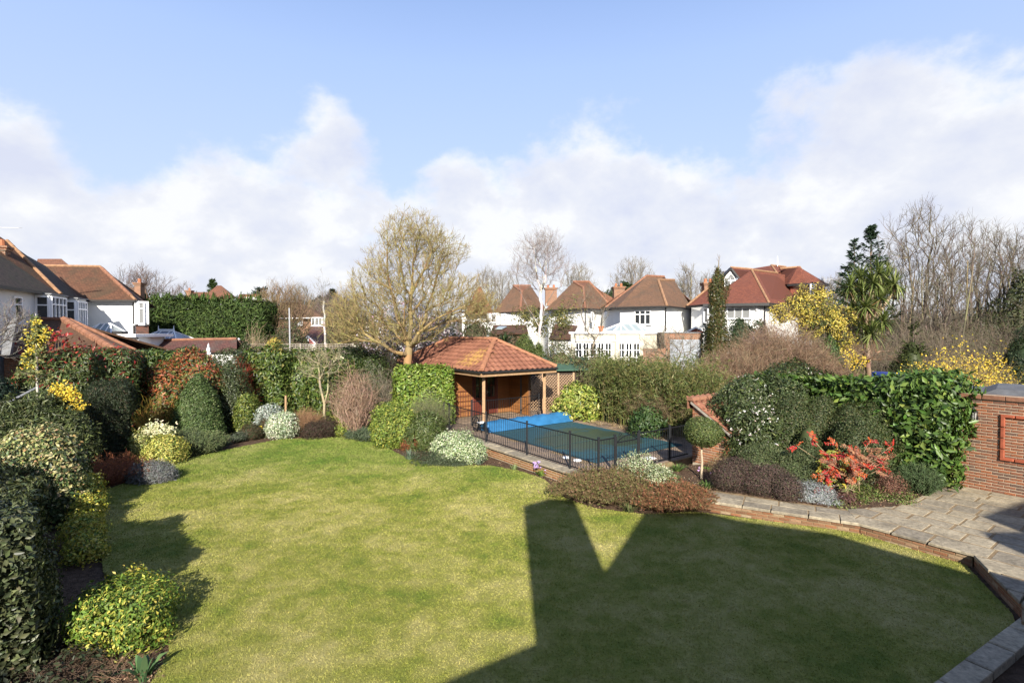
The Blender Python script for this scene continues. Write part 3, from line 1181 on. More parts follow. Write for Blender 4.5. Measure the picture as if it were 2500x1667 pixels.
def brick_run(parent, p0, p1, z0, courses, mat, skip=None, rng=random.Random(4), name='brick', first=0.0, ztop=None):
    """courses of single bricks along p0 -> p1; the face looks to the right-hand side of that direction"""
    p0, p1 = Vector((p0[0], p0[1], 0)), Vector((p1[0], p1[1], 0))
    d = (p1 - p0)
    L = d.length
    d = d / L
    yaw = math.atan2(d.y, d.x)
    n = Vector((d.y, -d.x, 0))
    cnt = 0
    for c in range(courses):
        s = -0.1125 if (c % 2) else 0.0
        z = z0 + 0.0375 + 0.075 * c
        while s < L - 0.03:
            a, b = max(s, 0), min(s + 0.215, L)
            s += 0.225
            if b - a < 0.05:
                continue
            m = (a + b) / 2
            if skip and skip(m, z):
                continue
            if ztop and z + 0.03 > ztop(m):
                continue
            ln = 0.215 if b - a > 0.2 else (0.1025 if b - a < 0.16 else 0.18)
            pos = p0 + d * m + n * rng.uniform(-0.002, 0.003)
            link(name, box_mesh(name, ln, 0.1, 0.065, mat), parent, (pos.x - n.x * 0.05, pos.y - n.y * 0.05, z), (0, 0, yaw))
            cnt += 1
    return cnt


def backing(parent, p0, p1, z0, z1, thick, mat, name='mortar_joints', recess=0.009):
    p0, p1 = Vector((p0[0], p0[1], 0)), Vector((p1[0], p1[1], 0))
    d = (p1 - p0).normalized()
    n = Vector((d.y, -d.x, 0))
    a, b = p0 - n * recess, p1 - n * recess
    mb = MB()
    mb.prism([(a.x, a.y), (b.x, b.y), (b.x - n.x * thick, b.y - n.y * thick), (a.x - n.x * thick, a.y - n.y * thick)], z0, z1)
    return mb.build(name, mat, parent)


def clip_poly(pts, a, b):
    """keep what lies left of the line a -> b"""
    out = []
    side = lambda p: (b[0] - a[0]) * (p[1] - a[1]) - (b[1] - a[1]) * (p[0] - a[0])
    for i in range(len(pts)):
        p, q = pts[i], pts[(i + 1) % len(pts)]
        sp, sq = side(p), side(q)
        if sp >= 0:
            out.append(p)
        if (sp >= 0) != (sq >= 0):
            t = sp / (sp - sq)
            out.append((p[0] + (q[0] - p[0]) * t, p[1] + (q[1] - p[1]) * t))
    return out


def slab(parent, pts, z, mat, th=0.05, name='paving_slab', rng=random.Random(9)):
    """one stone: a low frustum with slightly worn edges"""
    n = len(pts)
    if n < 3:
        return
    cx, cy = sum(p[0] for p in pts) / n, sum(p[1] for p in pts) / n
    ar = 0.5 * abs(sum(pts[i][0] * pts[(i + 1) % n][1] - pts[(i + 1) % n][0] * pts[i][1] for i in range(n)))
    if ar < 0.012:
        return
    a = sum(pts[i][0] * pts[(i + 1) % n][1] - pts[(i + 1) % n][0] * pts[i][1] for i in range(n))
    if a < 0:
        pts = pts[::-1]
    tilt = (rng.uniform(-.006, .006), rng.uniform(-.006, .006))
    zz = z + rng.uniform(-0.003, 0.004)
    r = math.sqrt(ar)
    sh = 1 - 0.012 / r
    s2 = 1 - 0.03 / r
    f = lambda p, s, dz: (cx + (p[0] - cx) * s, cy + (p[1] - cy) * s, zz + dz + (p[0] - cx) * tilt[0] + (p[1] - cy) * tilt[1])
    mb = MB()
    lo = [f(p, sh, -th) for p in pts]
    mi = [f(p, sh, -0.012) for p in pts]
    hi = [f(p, s2, 0.0) for p in pts]
    mb.poly(hi)
    for k in range(n):
        k2 = (k + 1) % n
        mb.poly([mi[k], mi[k2], hi[k2], hi[k]])
        mb.poly([lo[k], lo[k2], mi[k2], mi[k]])
    o = mb.build(name, mat, parent)
    return o


def rect(c, a, b, la, lb):
    return [(c[0] + a[0] * i * la / 2 + b[0] * j * lb / 2, c[1] + a[1] * i * la / 2 + b[1] * j * lb / 2) for i, j in ((-1, -1), (1, -1), (1, 1), (-1, 1))]


# ------------------------------------------------------------------ pool deck, pool, its retaining wall
ZD, ZP = 0.35, 0.25
deck = sheet('pool_deck', [D(-0.1, -0.12)[:2], D(9.2, -0.12)[:2], D(16.5, 0.6)[:2], D(16.5, 7.2)[:2], D(-0.1, 6.4)[:2]], ZD - 0.007, JOINT, -0.03)
PS0, PS1, PT0, PT1 = 1.2, 7.55, 1.15, 5.2
rr = random.Random(21)
for i in range(-1, 17):
    s0 = i * 0.62 + 0.0
    t = 0.12
    while t < 6.4:
        wd = rr.choice((0.45, 0.6, 0.6, 0.75))
        s1, t1 = s0 + 0.61, min(t + wd - 0.01, 6.4)
        a0, a1, b0, b1 = s0, s1, t, t1
        t += wd
        cs, ct = (a0 + a1) / 2, (b0 + b1) / 2
        if PS0 - 0.1 < cs < PS1 + 0.1 and PT0 - 0.1 < ct < PT1 + 0.1:
            continue
        # trim slabs that reach over the pool edge
        if PS0 < cs < PS1:
            if ct < PT0:
                b1 = min(b1, PT0 + 0.03)
            else:
                b0 = max(b0, PT1 - 0.03)
        elif PT0 < ct < PT1:
            if cs < PS0:
                a1 = min(a1, PS0 + 0.03)
            else:
                a0 = max(a0, PS1 - 0.03)
        if b1 - b0 < 0.08 or a1 - a0 < 0.08 or a0 < -0.1 or a1 > 10.6:
            continue
        slab(deck, [tuple(D(p, q)[:2]) for p, q in ((a0, b0), (a1, b0), (a1, b1), (a0, b1))], ZD, STONE_DECK)

pool = thing('pool_cover', 'dark green winter cover stretched over the sunken swimming pool', 'pool cover', D(4.3, 3.2, ZD))
gx, gy = 40, 28
rng = np.random.default_rng(8)
gs = np.linspace(PS0 - 0.12, PS1, gx)
gt = np.linspace(PT0 - 0.12, PT1 + 0.12, gy)
Sg, Tg = np.meshgrid(gs, gt, indexing='ij')
q = np.stack([O.x - U.x * Sg + V.x * Tg, O.y - U.y * Sg + V.y * Tg, np.zeros_like(Sg)], -1).reshape(-1, 3)
sag = np.sin(np.linspace(0, math.pi, gx))[:, None] ** 0.5 * np.sin(np.linspace(0, math.pi, gy))[None] ** 0.5
q[:, 2] = ZD + 0.016 - 0.014 * sag.ravel() + lump(q, rng, 1.6) * 0.006 * sag.ravel()
ii = np.arange(gx * gy).reshape(gx, gy)
qq = np.stack([ii[:-1, :-1], ii[1:, :-1], ii[1:, 1:], ii[:-1, 1:]], -1).reshape(-1, 4)[:, ::-1]
o = bpy.data.objects.new('sheet', np_mesh('sheet', q - np.array(pool.location), quads=qq, mat=POOLCOVER, smooth=True))
C.objects.link(o)
o.parent = pool
STRAP = plain('cover_webbing', (0.03, 0.07, 0.075), 0.7, 0.2, 9.0)
for k in range(4):
    s = PS0 + 0.9 + k * 1.45
    mb = MB()
    for j in range(gy - 1):
        f = lambda t: D(s, t, ZD + 0.022 - 0.014 * (max(0, math.sin(math.pi * min(1, max(0, (s - PS0 + .12) / (PS1 - PS0 + .12))))) ** 0.5) * max(0, math.sin(math.pi * (t - gt[0]) / (gt[-1] - gt[0]))) ** 0.5)
        mb.bar(f(gt[j]), f(gt[j + 1]), 0.03, 0.006)
    mb.build('strap', STRAP, pool)

# the two low brick retaining walls with their stone copings
wall1 = thing('retaining_wall', 'low buff brick wall with stone coping under the pool railings', 'wall', D(3, -0.3, 0))
WA, WB = D(7.5, -0.26), D(-0.25, -0.26)
brick_run(wall1, WA, WB, 0.0, 4, BRICK_BUFF)
backing(wall1, WA, WB, -0.03, 0.298, 0.25, MORTAR)
s = -0.3
while s < 9.0:
    ln = rr.choice((0.45, 0.6, 0.9))
    slab(wall1, [tuple(D(p, q)[:2]) for p, q in ((s, -0.34), (s + ln, -0.34), (s + ln, 0.11), (s, 0.11))], ZD + 0.004, STONE, 0.055, 'coping_stone')
    s += ln

E1, E2, E3, E4 = Vector((4.4, 12.5, 0)), Vector((7.41, 10.83, 0)), Vector((8.49, 9.37, 0)), Vector((7.72, 7.72, 0))
EA = D(-0.35, -0.26)
wall2 = thing('retaining_wall', 'low red brick wall edging the patio beside the lawn', 'wall', E2)
path_pts = [EA, E1, E2, E3, E4, Vector((7.3, 7.3, 0))]
for a, b in zip(path_pts[:-1], path_pts[1:]):
    d = (b - a).normalized()
    n = Vector((d.y, -d.x, 0))
    a2, b2 = a - n * 0.03, b - n * 0.03
    brick_run(wall2, a2, b2, -0.03, 3, BRICK_OLD)
    backing(wall2, a2, b2, -0.03, 0.19, 0.12, JOINT)

patio = sheet('patio', [(4.5, 12.68), (7.53, 11.0), (8.66, 9.45), (7.92, 7.68), (7.5, 7.2), (9, 4), (16, 4), (16, 9.8), (11.4, 14.4), (9.2, 15.0), (5.2, 13.1)], ZP - 0.006, JOINT, -0.03)
# coping and path: two rows of slabs that follow the wall
d12 = (E2 - E1).normalized()
n12 = Vector((-d12.y, d12.x, 0))
if n12.y < 0:
    n12 = -n12
L12 = (E2 - E1).length
for row, (w0, w1) in enumerate(((0.0, 0.42), (0.435, 0.80))):
    q0 = -2.3 + 0.3 * row
    while q0 < L12 + 0.2:
        ln = rr.choice((0.6, 0.75, 0.9, 0.75))
        pts = [E1 + d12 * a + n12 * b for a, b in ((q0, w0), (q0 + ln - 0.006, w0), (q0 + ln - 0.006, w1), (q0, w1))]
        pl = [(p.x, p.y) for p in pts]
        if q0 + ln > L12 - 0.5:
            cut = (E2.x + 0.02, E2.y), (E2.x + 0.02 + 0.35, E2.y + 1.0)
            pl = clip_poly(pl, *cut)
        slab(patio, pl, ZP + 0.004, STONE, 0.06, 'coping_stone')
        q0 += ln
# main patio: coursed slabs on the garden's axes
base = E2
row_t = 0.0
while row_t < 5.4:
    wdt = rr.choice((0.45, 0.6, 0.6))
    s = -3.6 + rr.uniform(0, 0.5)
    while s < 7.5:
        ln = rr.choice((0.45, 0.6, 0.75, 0.9))
        pl = []
        for a, b in ((s, row_t), (s + ln - 0.024, row_t), (s + ln - 0.024, row_t + wdt - 0.034), (s, row_t + wdt - 0.034)):
            p = base + U * a + V * b
            pl.append((p.x, p.y))
        s += ln
        pl = clip_poly(pl, (E2.x + 0.35 * 1.0, E2.y + 1.0), (E2.x, E2.y)) if s < 1.2 else pl
        cy = sum(p[1] for p in pl) / max(1, len(pl))
        cx = sum(p[0] for p in pl) / max(1, len(pl))
        if len(pl) < 3 or cx > 15.2 or cy < 5.5:
            continue
        slab(patio, pl, ZP, STONE)
    row_t += wdt
# below the wall's corner the paving turns towards the house
row_t = -0.6
while row_t > -4.6:
    s = (E3 - E2).length + 0.012
    wdt = 0.6
    while s < 7.5:
        ln = rr.choice((0.6, 0.75, 0.9))
        pl = []
        for a, b in ((s, row_t), (s + ln - 0.024, row_t), (s + ln - 0.024, row_t + wdt - 0.034), (s, row_t + wdt - 0.034)):
            p = base + U * a + V * b
            pl.append((p.x, p.y))
        s += ln
        pl = clip_poly(pl, (E4.x, E4.y), (E3.x, E3.y))[:] if False else clip_poly(pl, (E4.x + (E4.x - E3.x), E4.y + (E4.y - E3.y)), (E3.x, E3.y)) if False else pl
        side = lambda p: (E3.x - E4.x) * (p[1] - E4.y) - (E3.y - E4.y) * (p[0] - E4.x)
        pl = clip_poly(pl, (E3.x, E3.y), (E4.x, E4.y)) if side(pl[0]) <= 0 or side(pl[2]) <= 0 or True else pl
        if len(pl) < 3 or min(p[1] for p in pl) < 5.0:
            continue
        slab(patio, pl, ZP, STONE)
    row_t -= wdt
# kerb by the house
kerb = thing('stone_kerb', 'dark weathered stone kerb at the shaded lawn corner', 'kerb', (6.3, 6.7, 0))
ka, kb = Vector((7.75, 7.62, 0)), Vector((3.3, 5.05, 0))
kd = (kb - ka).normalized()
kn = Vector((-kd.y, kd.x, 0))
s = 0
while s < (kb - ka).length:
    pts = [ka + kd * a + kn * b for a, b in ((s, 0), (s + 0.73, 0), (s + 0.73, 0.29), (s, 0.29))]
    slab(kerb, [(p.x, p.y) for p in pts], 0.14, STONE, 0.12, 'kerb_stone')
    s += 0.745

# raised bed behind the path, and the narrow bed by the pool
bedpx = [(1640, 1176), (1846, 1212), (2050, 1241), (2100, 1240), (2190, 1235), (2215, 1222), (2245, 1213), (2275, 1196), (2330, 1188)]
bed = [G(x, y, ZP)[:2] for x, y in bedpx] + [(11.3, 14.6), (9.5, 17), (6.6, 17.2), (6.2, 15.6), (4.9, 15.4), (3.9, 14.4)]
sheet('raised_bed', bed, ZP + 0.012, SOIL, -0.03)
rough_sheet('raised_bed_soil', bed, ZP + 0.03, SOIL, 0.018, 0.1, 6)

# ------------------------------------------------------------------ pool house
N0 = D(7.87, 1.27)
ph = thing('pool_house', 'timber pool house with a hipped clay tile roof and open veranda', 'pool house', D(11.5, 3.3, ZD))
ZE = 2.70
SA, SB, TA, TB = 7.87, 16.2, 1.27, 5.37
RISE = 1.26
TM = (TA + TB) / 2
hw = (TB - TA) / 2
rg0, rg1 = D(SA + hw, TM, ZE + RISE), D(SB - hw, TM, ZE + RISE)
mb = MB()
cn = [D(SA, TA, ZE), D(SA, TB, ZE), D(SB, TB, ZE), D(SB, TA, ZE)]
dn = Vector((0, 0, -0.06))
for poly in ((cn[0], cn[1], rg0), (cn[1], cn[2], rg1, rg0), (cn[2], cn[3], rg1), (cn[3], cn[0], rg0, rg1)):
    mb.poly([p + dn for p in poly])
mb.poly([p + dn * 1.2 for p in (cn[3], cn[2], cn[1], cn[0])])
mb.build('roof_deck', plain('roof_underside', (0.10, 0.05, 0.025), 0.9, 0.2), ph)


def pantile_mesh():
    vs, fs = [], []
    nx = 7
    for j, (y, zz) in enumerate(((0.0, 0.030), (0.34, 0.0))):
        for i in range(nx):
            x = i / (nx - 1) * 0.285
            vs.append((x, y, zz + 0.026 * math.sin(2 * math.pi * i / (nx - 1))))
    for i in range(nx):
        x = i / (nx - 1) * 0.285
        vs.append((x, 0.0, 0.012 + 0.026 * math.sin(2 * math.pi * i / (nx - 1))))
    for i in range(nx - 1):
        fs.append((i, i + 1, nx + i + 1, nx + i))
        fs.append((2 * nx + i, 2 * nx + i + 1, i + 1, i))
    me = bpy.data.meshes.new('roof_tile')
    me.from_pydata(vs, [], fs)
    me.materials.append(PANTILE)
    me.polygons.foreach_set('use_smooth', [k % 2 == 0 for k in range(len(fs))])
    return me


TILE = pantile_mesh()


def tile_face(parent, a, b, c, d=None, pitch=0.285, gauge=0.305, sink=0.0):
    """single tiles over the roof face a-b (eave, left to right from outside), ridge d-c"""
    d = d or c
    ex = (b - a).normalized()
    nrm = (b - a).cross(c - a).normalized()
    if nrm.z < 0:
        nrm = -nrm
    ey = nrm.cross(ex)
    if ey.z < 0:
        ey = -ey
    L = (b - a).length
    H = (c - a).dot(ey)
    xc, xd = (c - a).dot(ex), (d - a).dot(ex)
    M = Matrix((ex, ey, nrm)).transposed().to_4x4()
    eul = M.to_euler()
    rows = int(H / gauge)
    cnt = 0
    for r in range(rows + 1):
        y = r * gauge - 0.04
        if y > H - 0.1:
            break
        x0 = xd * (y + 0.12) / H
        x1 = L - (L - xc) * (y + 0.12) / H
        k = math.floor(x0 / pitch)
        while k * pitch < x1:
            x = k * pitch
            k += 1
            if x + 0.2 < x0 or x + 0.08 > x1:
                continue
            p = a + ex * x + ey * y + nrm * 0.012
            link('roof_tile', TILE, parent, p, eul)
            cnt += 1
    return cnt


n1 = tile_face(ph, cn[0], cn[1], rg0)
n2 = tile_face(ph, cn[3], cn[0], rg0, rg1)
print('tiles', n1, n2)


def ridge_run(parent, a, b, r=0.115, ln=0.42, mat=RIDGE, name='ridge_tile'):
    a, b = Vector(a), Vector(b)
    L = (b - a).length
    n = max(1, round(L / ln))
    me = None
    dv = (b - a).normalized()
    side = dv.cross(UP).normalized()
    upv = side.cross(dv)
    M = Matrix((dv, side, upv)).transposed().to_4x4()
    eul = M.to_euler()
    vs, fs = [], []
    m = 7
    for x, rad in ((0, r * 1.0), (L / n + 0.02, r * 0.93)):
        for i in range(m):
            t = math.pi * i / (m - 1)
            vs.append((x, math.cos(t) * rad, math.sin(t) * rad))
    for i in range(m - 1):
        fs.append((i, i + m, i + m + 1, i + 1))
    fs.append(tuple(range(m)))
    me = bpy.data.meshes.new(name)
    me.from_pydata(vs, [], fs)
    me.materials.append(mat)
    for k in range(n):
        link(name, me, parent, a + dv * (k * L / n) - upv * 0.03, eul)


RIDGE_PH = plain('pool_house_ridge', (0.26, 0.115, 0.06), 0.85, 0.3, 6.0, objrand=0.15)
for p in (cn[0], cn[1]):
    ridge_run(ph, p + Vector((0, 0, 0.05)), rg0 + Vector((0, 0, 0.04)), mat=RIDGE_PH)
for p in (cn[2], cn[3]):
    ridge_run(ph, p + Vector((0, 0, 0.05)), rg1 + Vector((0, 0, 0.04)), mat=RIDGE_PH)
ridge_run(ph, rg1 + Vector((0, 0, 0.04)), rg0 + Vector((0, 0, 0.04)), mat=RIDGE_PH)
ov = 0.03
for a, b in ((cn[0], cn[1]), (cn[3], cn[0]), (cn[1], cn[2])):
    mb = MB()
    d = (b - a).normalized()
    n = Vector((d.y, -d.x, 0))
    mb.bar(a + n * 0.05 - UP * 0.05, b + n * 0.05 - UP * 0.05, 0.10, 0.075)
    mb.build('gutter', BLACK, ph)
    mb = MB()
    mb.bar(a - n * 0.03 - UP * 0.17, b - n * 0.03 - UP * 0.17, 0.04, 0.14)
    mb.build('fascia', POST, ph)
for s_, t_ in ((8.25, 1.64), (8.25, 4.95)):
    mb = MB()
    mb.bar(D(s_, t_, ZD), D(s_, t_, ZE - 0.1), 0.125)
    mb.build('post', POST, ph)
mb = MB()
mb.bar(D(8.25, 1.5, ZE - 0.14), D(8.25, 5.1, ZE - 0.14), 0.11, 0.16)
mb.build('beam', POST, ph)
# enclosed room, clad with single feather-edge boards
SW = 10.8
mb = MB()
mb.prism([D(SW + 0.03, 1.64)[:2], D(SW + 0.03, 4.98)[:2], D(SB - 0.4, 4.98)[:2], D(SB - 0.4, 1.64)[:2]], ZD, ZE - 0.1)
mb.build('wall', plain('wall_lining', (0.12, 0.06, 0.03), 0.9), ph)


def boards(parent, a, b, z0, z1, step=0.165, mat=BOARD, ax_face=None):
    a, b = Vector(a), Vector(b)
    d = (b - a).normalized()
    n = Vector((d.y, -d.x, 0))
    L = (b - a).length
    z = z0
    mb = MB()
    t0, t1 = 0.012, 0.034
    h = step + 0.02
    mb.hexa([(-L / 2, -t1, 0), (L / 2, -t1, 0), (L / 2, 0, 0), (-L / 2, 0, 0), (-L / 2, -t0, h), (L / 2, -t0, h), (L / 2, 0, h), (-L / 2, 0, h)])
    me = mb.mesh('board', mat)
    yaw = math.atan2(d.y, d.x)
    while z < z1 - 0.05:
        m = (a + b) / 2
        link('board', me, parent, (m.x, m.y, z), (0, 0, yaw))
        z += step


TD0, TD1 = 2.72, 4.02
boards(ph, D(SW, 1.64), D(SW, TD0 - 0.07), ZD + 0.02, ZE - 0.2)
boards(ph, D(SW, TD1 + 0.07), D(SW, 4.98), ZD + 0.02, ZE - 0.2)
boards(ph, D(SB - 0.4, 1.64), D(SW, 1.64), ZD + 0.02, ZE - 0.1)
# return wall at the far end of the veranda
mb = MB()
mb.prism([D(9.3, 4.86)[:2], D(9.3, 4.96)[:2], D(SW, 4.96)[:2], D(SW, 4.86)[:2]], ZD, ZE - 0.2)
mb.build('return_wall', plain('wall_lining_b', (0.12, 0.06, 0.03), 0.9), ph)
boards(ph, D(SW, 4.855), D(9.3, 4.855), ZD + 0.02, ZE - 0.25)
mb = MB()
mb.bar(D(9.85, 4.82, ZD), D(9.85, 4.82, ZE - 0.2), 0.07)
mb.build('downpipe', BLACK, ph)
# double doors
for k in range(2):
    t0 = TD0 + k * (TD1 - TD0) / 2
    t1 = t0 + (TD1 - TD0) / 2 - 0.012
    yaw = math.atan2(V.y, V.x)
    mb = MB()
    z0, z1 = ZD + 0.03, ZD + 2.03
    f = lambda t, z: D(SW - 0.035, t, z)
    for (ta, za, tb, zb, hw_) in ((t0 + .05, z0, t0 + .05, z1, .1), (t1 - .05, z0, t1 - .05, z1, .1)):
        mb.bar(f(ta, za), f(tb, zb), 0.045, hw_, up=V)
    for zc, hh in ((z0 + .12, .24), (z0 + 0.75, .12), (z1 - .06, .12), (z0 + 1.35, .03)):
        mb.bar(f(t0 + .1, zc), f(t1 - .1, zc), 0.045, hh)
    mb.bar(f((t0 + t1) / 2, z0 + .8), f((t0 + t1) / 2, z1 - .1), 0.03, 0.03, up=V)
    mb.bar(f(t0 + .1, z0 + .45), f(t1 - .1, z0 + .45), 0.02, 0.5)
    dr = mb.build('door', DOOR, ph)
    mb = MB()
    mb.bar(D(SW - 0.03, t0 + .1, z0 + 1.36), D(SW - 0.03, t1 - .1, z0 + 1.36), 0.008, 1.1)
    mb.build('pane', GLASS, dr)
    mb = MB()
    th = t1 - 0.06 if k == 0 else t0 + 0.06
    mb.bar(D(SW - 0.07, th, z0 + .95), D(SW - 0.07, th, z0 + 1.13), 0.02, 0.035, up=V)
    mb.bar(D(SW - 0.10, th, z0 + 1.06), D(SW - 0.10, th + (-.1 if k == 0 else .1), z0 + 1.06), 0.02)
    mb.build('handle', STEEL, dr)
mb = MB()
for t_ in (TD0 - 0.04, TD1 + 0.03):
    mb.bar(D(SW - 0.03, t_, ZD), D(SW - 0.03, t_, ZD + 2.12), 0.07, 0.07)
mb.bar(D(SW - 0.03, TD0 - .07, ZD + 2.1), D(SW - 0.03, TD1 + .07, ZD + 2.1), 0.07)
mb.build('door_frame', DOOR, ph)

tr = thing('wall_trellis', 'small dark metal trellis grid against the sunlit cedar boards', 'trellis', D(SW - 0.1, 2.2, ZD))
for k in range(6):
    mb = MB()
    mb.bar(D(SW - 0.1, 1.8 + k * 0.14, ZD), D(SW - 0.1, 1.8 + k * 0.14, ZD + 1.25), 0.018)
    mb.build('bar', DOOR, tr)
for k in range(5):
    mb = MB()
    mb.bar(D(SW - 0.115, 1.78, ZD + 0.3 + k * 0.23), D(SW - 0.115, 2.52, ZD + 0.3 + k * 0.23), 0.018)
    mb.build('bar', DOOR, tr)

# diamond trellis fence right of the pool house and the green shed roof behind it
tf = thing('trellis_fence', 'timber diamond trellis screen between pool house and bamboo', 'fence', (1.6, 26, ZD))
ta, tb = Vector((0.75, 25.7, 0)), Vector((3.2, 26.6, 0))
td = (tb - ta).normalized()
TL, TH = (tb - ta).length, 1.75
for k in range(4):
    mb = MB()
    p = ta + td * (TL * k / 3)
    mb.bar((p.x, p.y, ZD), (p.x, p.y, ZD + TH + 0.1), 0.09)
    mb.build('post', TRELLIS, tf)
for sgn in (1, -1):
    k = -TH
    while k < TL:
        pts = []
        a0, z0 = (k, 0) if sgn > 0 else (k + TH, 0)
        lo = max(0, -k)
        hi = min(TH, TL - k)
        if hi - lo > 0.08:
            if sgn > 0:
                q0, q1 = (k + lo, lo), (k + hi, hi)
            else:
                q0, q1 = (k + lo, TH - lo), (k + hi, TH - hi)
            nn = Vector((td.y, -td.x, 0)) * (0.012 * sgn)
            mb = MB()
            mb.bar(ta + td * q0[0] + nn + UP * (ZD + q0[1]), ta + td * q1[0] + nn + UP * (ZD + q1[1]), 0.016, 0.042, up=nn)
            mb.build('slat', TRELLIS, tf)
        k += 0.16
gsd = thing('garden_shed', 'shed with a sloping green felt roof behind the trellis screen', 'shed', (3.2, 28.6, ZD))
mb = MB()
mb.prism([(1.5, 27.6), (4.6, 28.4), (4.2, 30.2), (1.1, 29.4)], ZD, 2.3)
mb.build('wall', plain('dark_shed_boards', (0.05, 0.035, 0.025), 0.9), gsd)
mb = MB()
mb.hexa([(1.2, 27.3, 2.2), (4.9, 28.2, 2.2), (4.4, 30.4, 2.75), (0.8, 29.5, 2.75), (1.2, 27.3, 2.27), (4.9, 28.2, 2.27), (4.4, 30.4, 2.82), (0.8, 29.5, 2.82)])
mb.build('roof', GREENROOF, gsd)

# ------------------------------------------------------------------ railings round the pool
FH = 1.05
fence = thing('pool_railing', 'black metal railing with thin bars round the covered pool', 'fence', D(4, 0, ZD))


def railing(parent, a, b, pitch=0.105, low=0.09, fh=FH):
    a, b = Vector(a), Vector(b)
    L = (b - a).length
    d = (b - a) / L
    for zz in (low, fh - 0.03):
        mb = MB()
        mb.bar(a + UP * zz, b + UP * zz, 0.022, 0.03)
        mb.build('rail', METAL, parent)
    n = int(L / pitch)
    for k in range(1, n):
        p = a + d * (L * k / n)
        link('bar', BAR, parent, p + UP * low)


def fpost(parent, p, w_=0.06, h=FH + 0.04):
    mb = MB()
    p = Vector(p)
    mb.bar(p, p + UP * h, w_)
    mb.box(p + UP * (h + 0.008), (w_ * 0.6, w_ * 0.6, 0.012))
    mb.build('post', METAL, parent)


mb = MB()
mb.tube((0, 0, 0), (0, 0, FH - 0.12), 0.0075, n=5)
BAR = mb.mesh('bar', METAL)
ss = (0.0, 1.144, 3.18, 5.58, 8.29)
for s0, s1 in zip(ss[:-1], ss[1:]):
    railing(fence, D(s0, 0, ZD), D(s1, 0, ZD))
for s0 in ss:
    fpost(fence, D(s0, 0, ZD))
fpost(fence, D(8.55, -0.1, ZD))
railing(fence, D(0, 0, ZD), D(0, 0.65, ZD))
fpost(fence, D(0, 0.65, ZD))
for t0, t1 in ((1.67, 3.1), (3.1, 4.05)):
    railing(fence, D(0, t0, ZD), D(0, t1, ZD))
fpost(fence, D(0, 1.67, ZD))
fpost(fence, D(0, 3.1, ZD))
rear = thing('pool_railing', 'black railing running across the veranda behind the blue cover roll', 'fence', D(8.5, 3, ZD))
fpost(rear, D(8.57, 1.25, ZD))
railing(rear, D(8.57, 1.25, ZD), D(8.57, 4.9, ZD), 0.12)
fpost(rear, D(8.57, 4.9, ZD), 0.05)
gate = thing('garden_gate', 'narrow black metal gate with an arched scroll top in the pool railing', 'gate', D(0, 1.16, ZD))
railing(gate, D(0, 0.71, ZD), D(0, 1.61, ZD), 0.11, 0.1, 0.9)
for t in (0.71, 1.61):
    mb = MB()
    mb.bar(D(0, t, ZD + 0.08), D(0, t, ZD + FH), 0.035)
    mb.build('stile', METAL, gate)
mb = MB()
pr = None
for k in range(13):
    x = -0.45 + 0.9 * k / 12
    p = D(0, 1.16 + x, ZD + 0.87 + 0.16 * math.cos(x / 0.45 * math.pi / 2))
    if pr is not None:
        mb.bar(pr, p, 0.02)
    pr = p
mb.build('arch', METAL, gate)
for cxx in (-0.3, 0.3):
    mb = MB()
    for k in range(14):
        a0, a1 = k * 0.55, (k + 1) * 0.55
        r0, r1 = 0.075 - k * 0.0045, 0.075 - (k + 1) * 0.0045
        mb.bar(D(0, 1.16 + cxx + r0 * math.cos(a0), ZD + 1.06 + r0 * math.sin(a0)), D(0, 1.16 + cxx + r1 * math.cos(a1), ZD + 1.06 + r1 * math.sin(a1)), 0.012)
    mb.build('scroll', METAL, gate)

# ------------------------------------------------------------------ blue sheet on its reel, lids
reel = thing('pool_cover_reel', 'bright blue solar sheet rolled up across the pool end on a reel', 'pool cover reel', D(7.35, 3.2, ZD))
rng = np.random.default_rng(12)
nt_, na = 46, 22
vs = []
for i in range(nt_):
    t = 0.98 + (5.42 - 0.98) * i / (nt_ - 1)
    pw = rng.normal(size=6)
    for k in range(na):
        u = k / (na - 1)
        # section: a rounded heap that trails towards the pool at its foot
        ang = math.pi * u
        x = -0.30 * math.cos(ang) + (0.10 if u > 0.9 else 0)
        z = 0.36 * math.sin(ang) ** 0.75
        if u < 0.14:
            x -= (0.14 - u) * 1.1
        wr = 0.016 * math.sin(t * 6.1 + u * 5) + 0.012 * math.sin(t * 13.7 - u * 9) + 0.007 * math.sin(t * 27 + u * 3)
        end = 1 - 0.06 * max(0, (0.10 - (t - 0.98)) / 0.10)
        lift = 0.05 * (t - 0.98) / 4.44
        vs.append(D(7.28 + x * end + wr * 0.6, t + 0.02 * math.sin(u * 7), ZD + 0.025 + max(0, (z + wr * math.sin(ang)) * end * (1 + lift))))
V_ = np.array([tuple(p) for p in vs])
ii = np.arange(nt_ * na).reshape(nt_, na)
qq = np.stack([ii[:-1, :-1], ii[:-1, 1:], ii[1:, 1:], ii[1:, :-1]], -1).reshape(-1, 4)
caps = [[int(ii[0, 0]), int(ii[0, k]), int(ii[0, k + 1])] for k in range(1, na - 1)] + [[int(ii[-1, 0]), int(ii[-1, k + 1]), int(ii[-1, k])] for k in range(1, na - 1)]
o = bpy.data.objects.new('blue_sheet', np_mesh('blue_sheet', V_ - np.array(reel.location), quads=qq, tris=np.array(caps), mat=BLUE_TARP, smooth=True))
C.objects.link(o)
o.parent = reel
mb = MB()
mb.tube(D(7.3, 0.72, ZD + 0.36), D(7.3, 1.0, ZD + 0.36), 0.05, n=10)
mb.build('axle', PVC, reel)
wheel_c = D(7.4, 0.70, ZD + 0.36)
mb = MB()
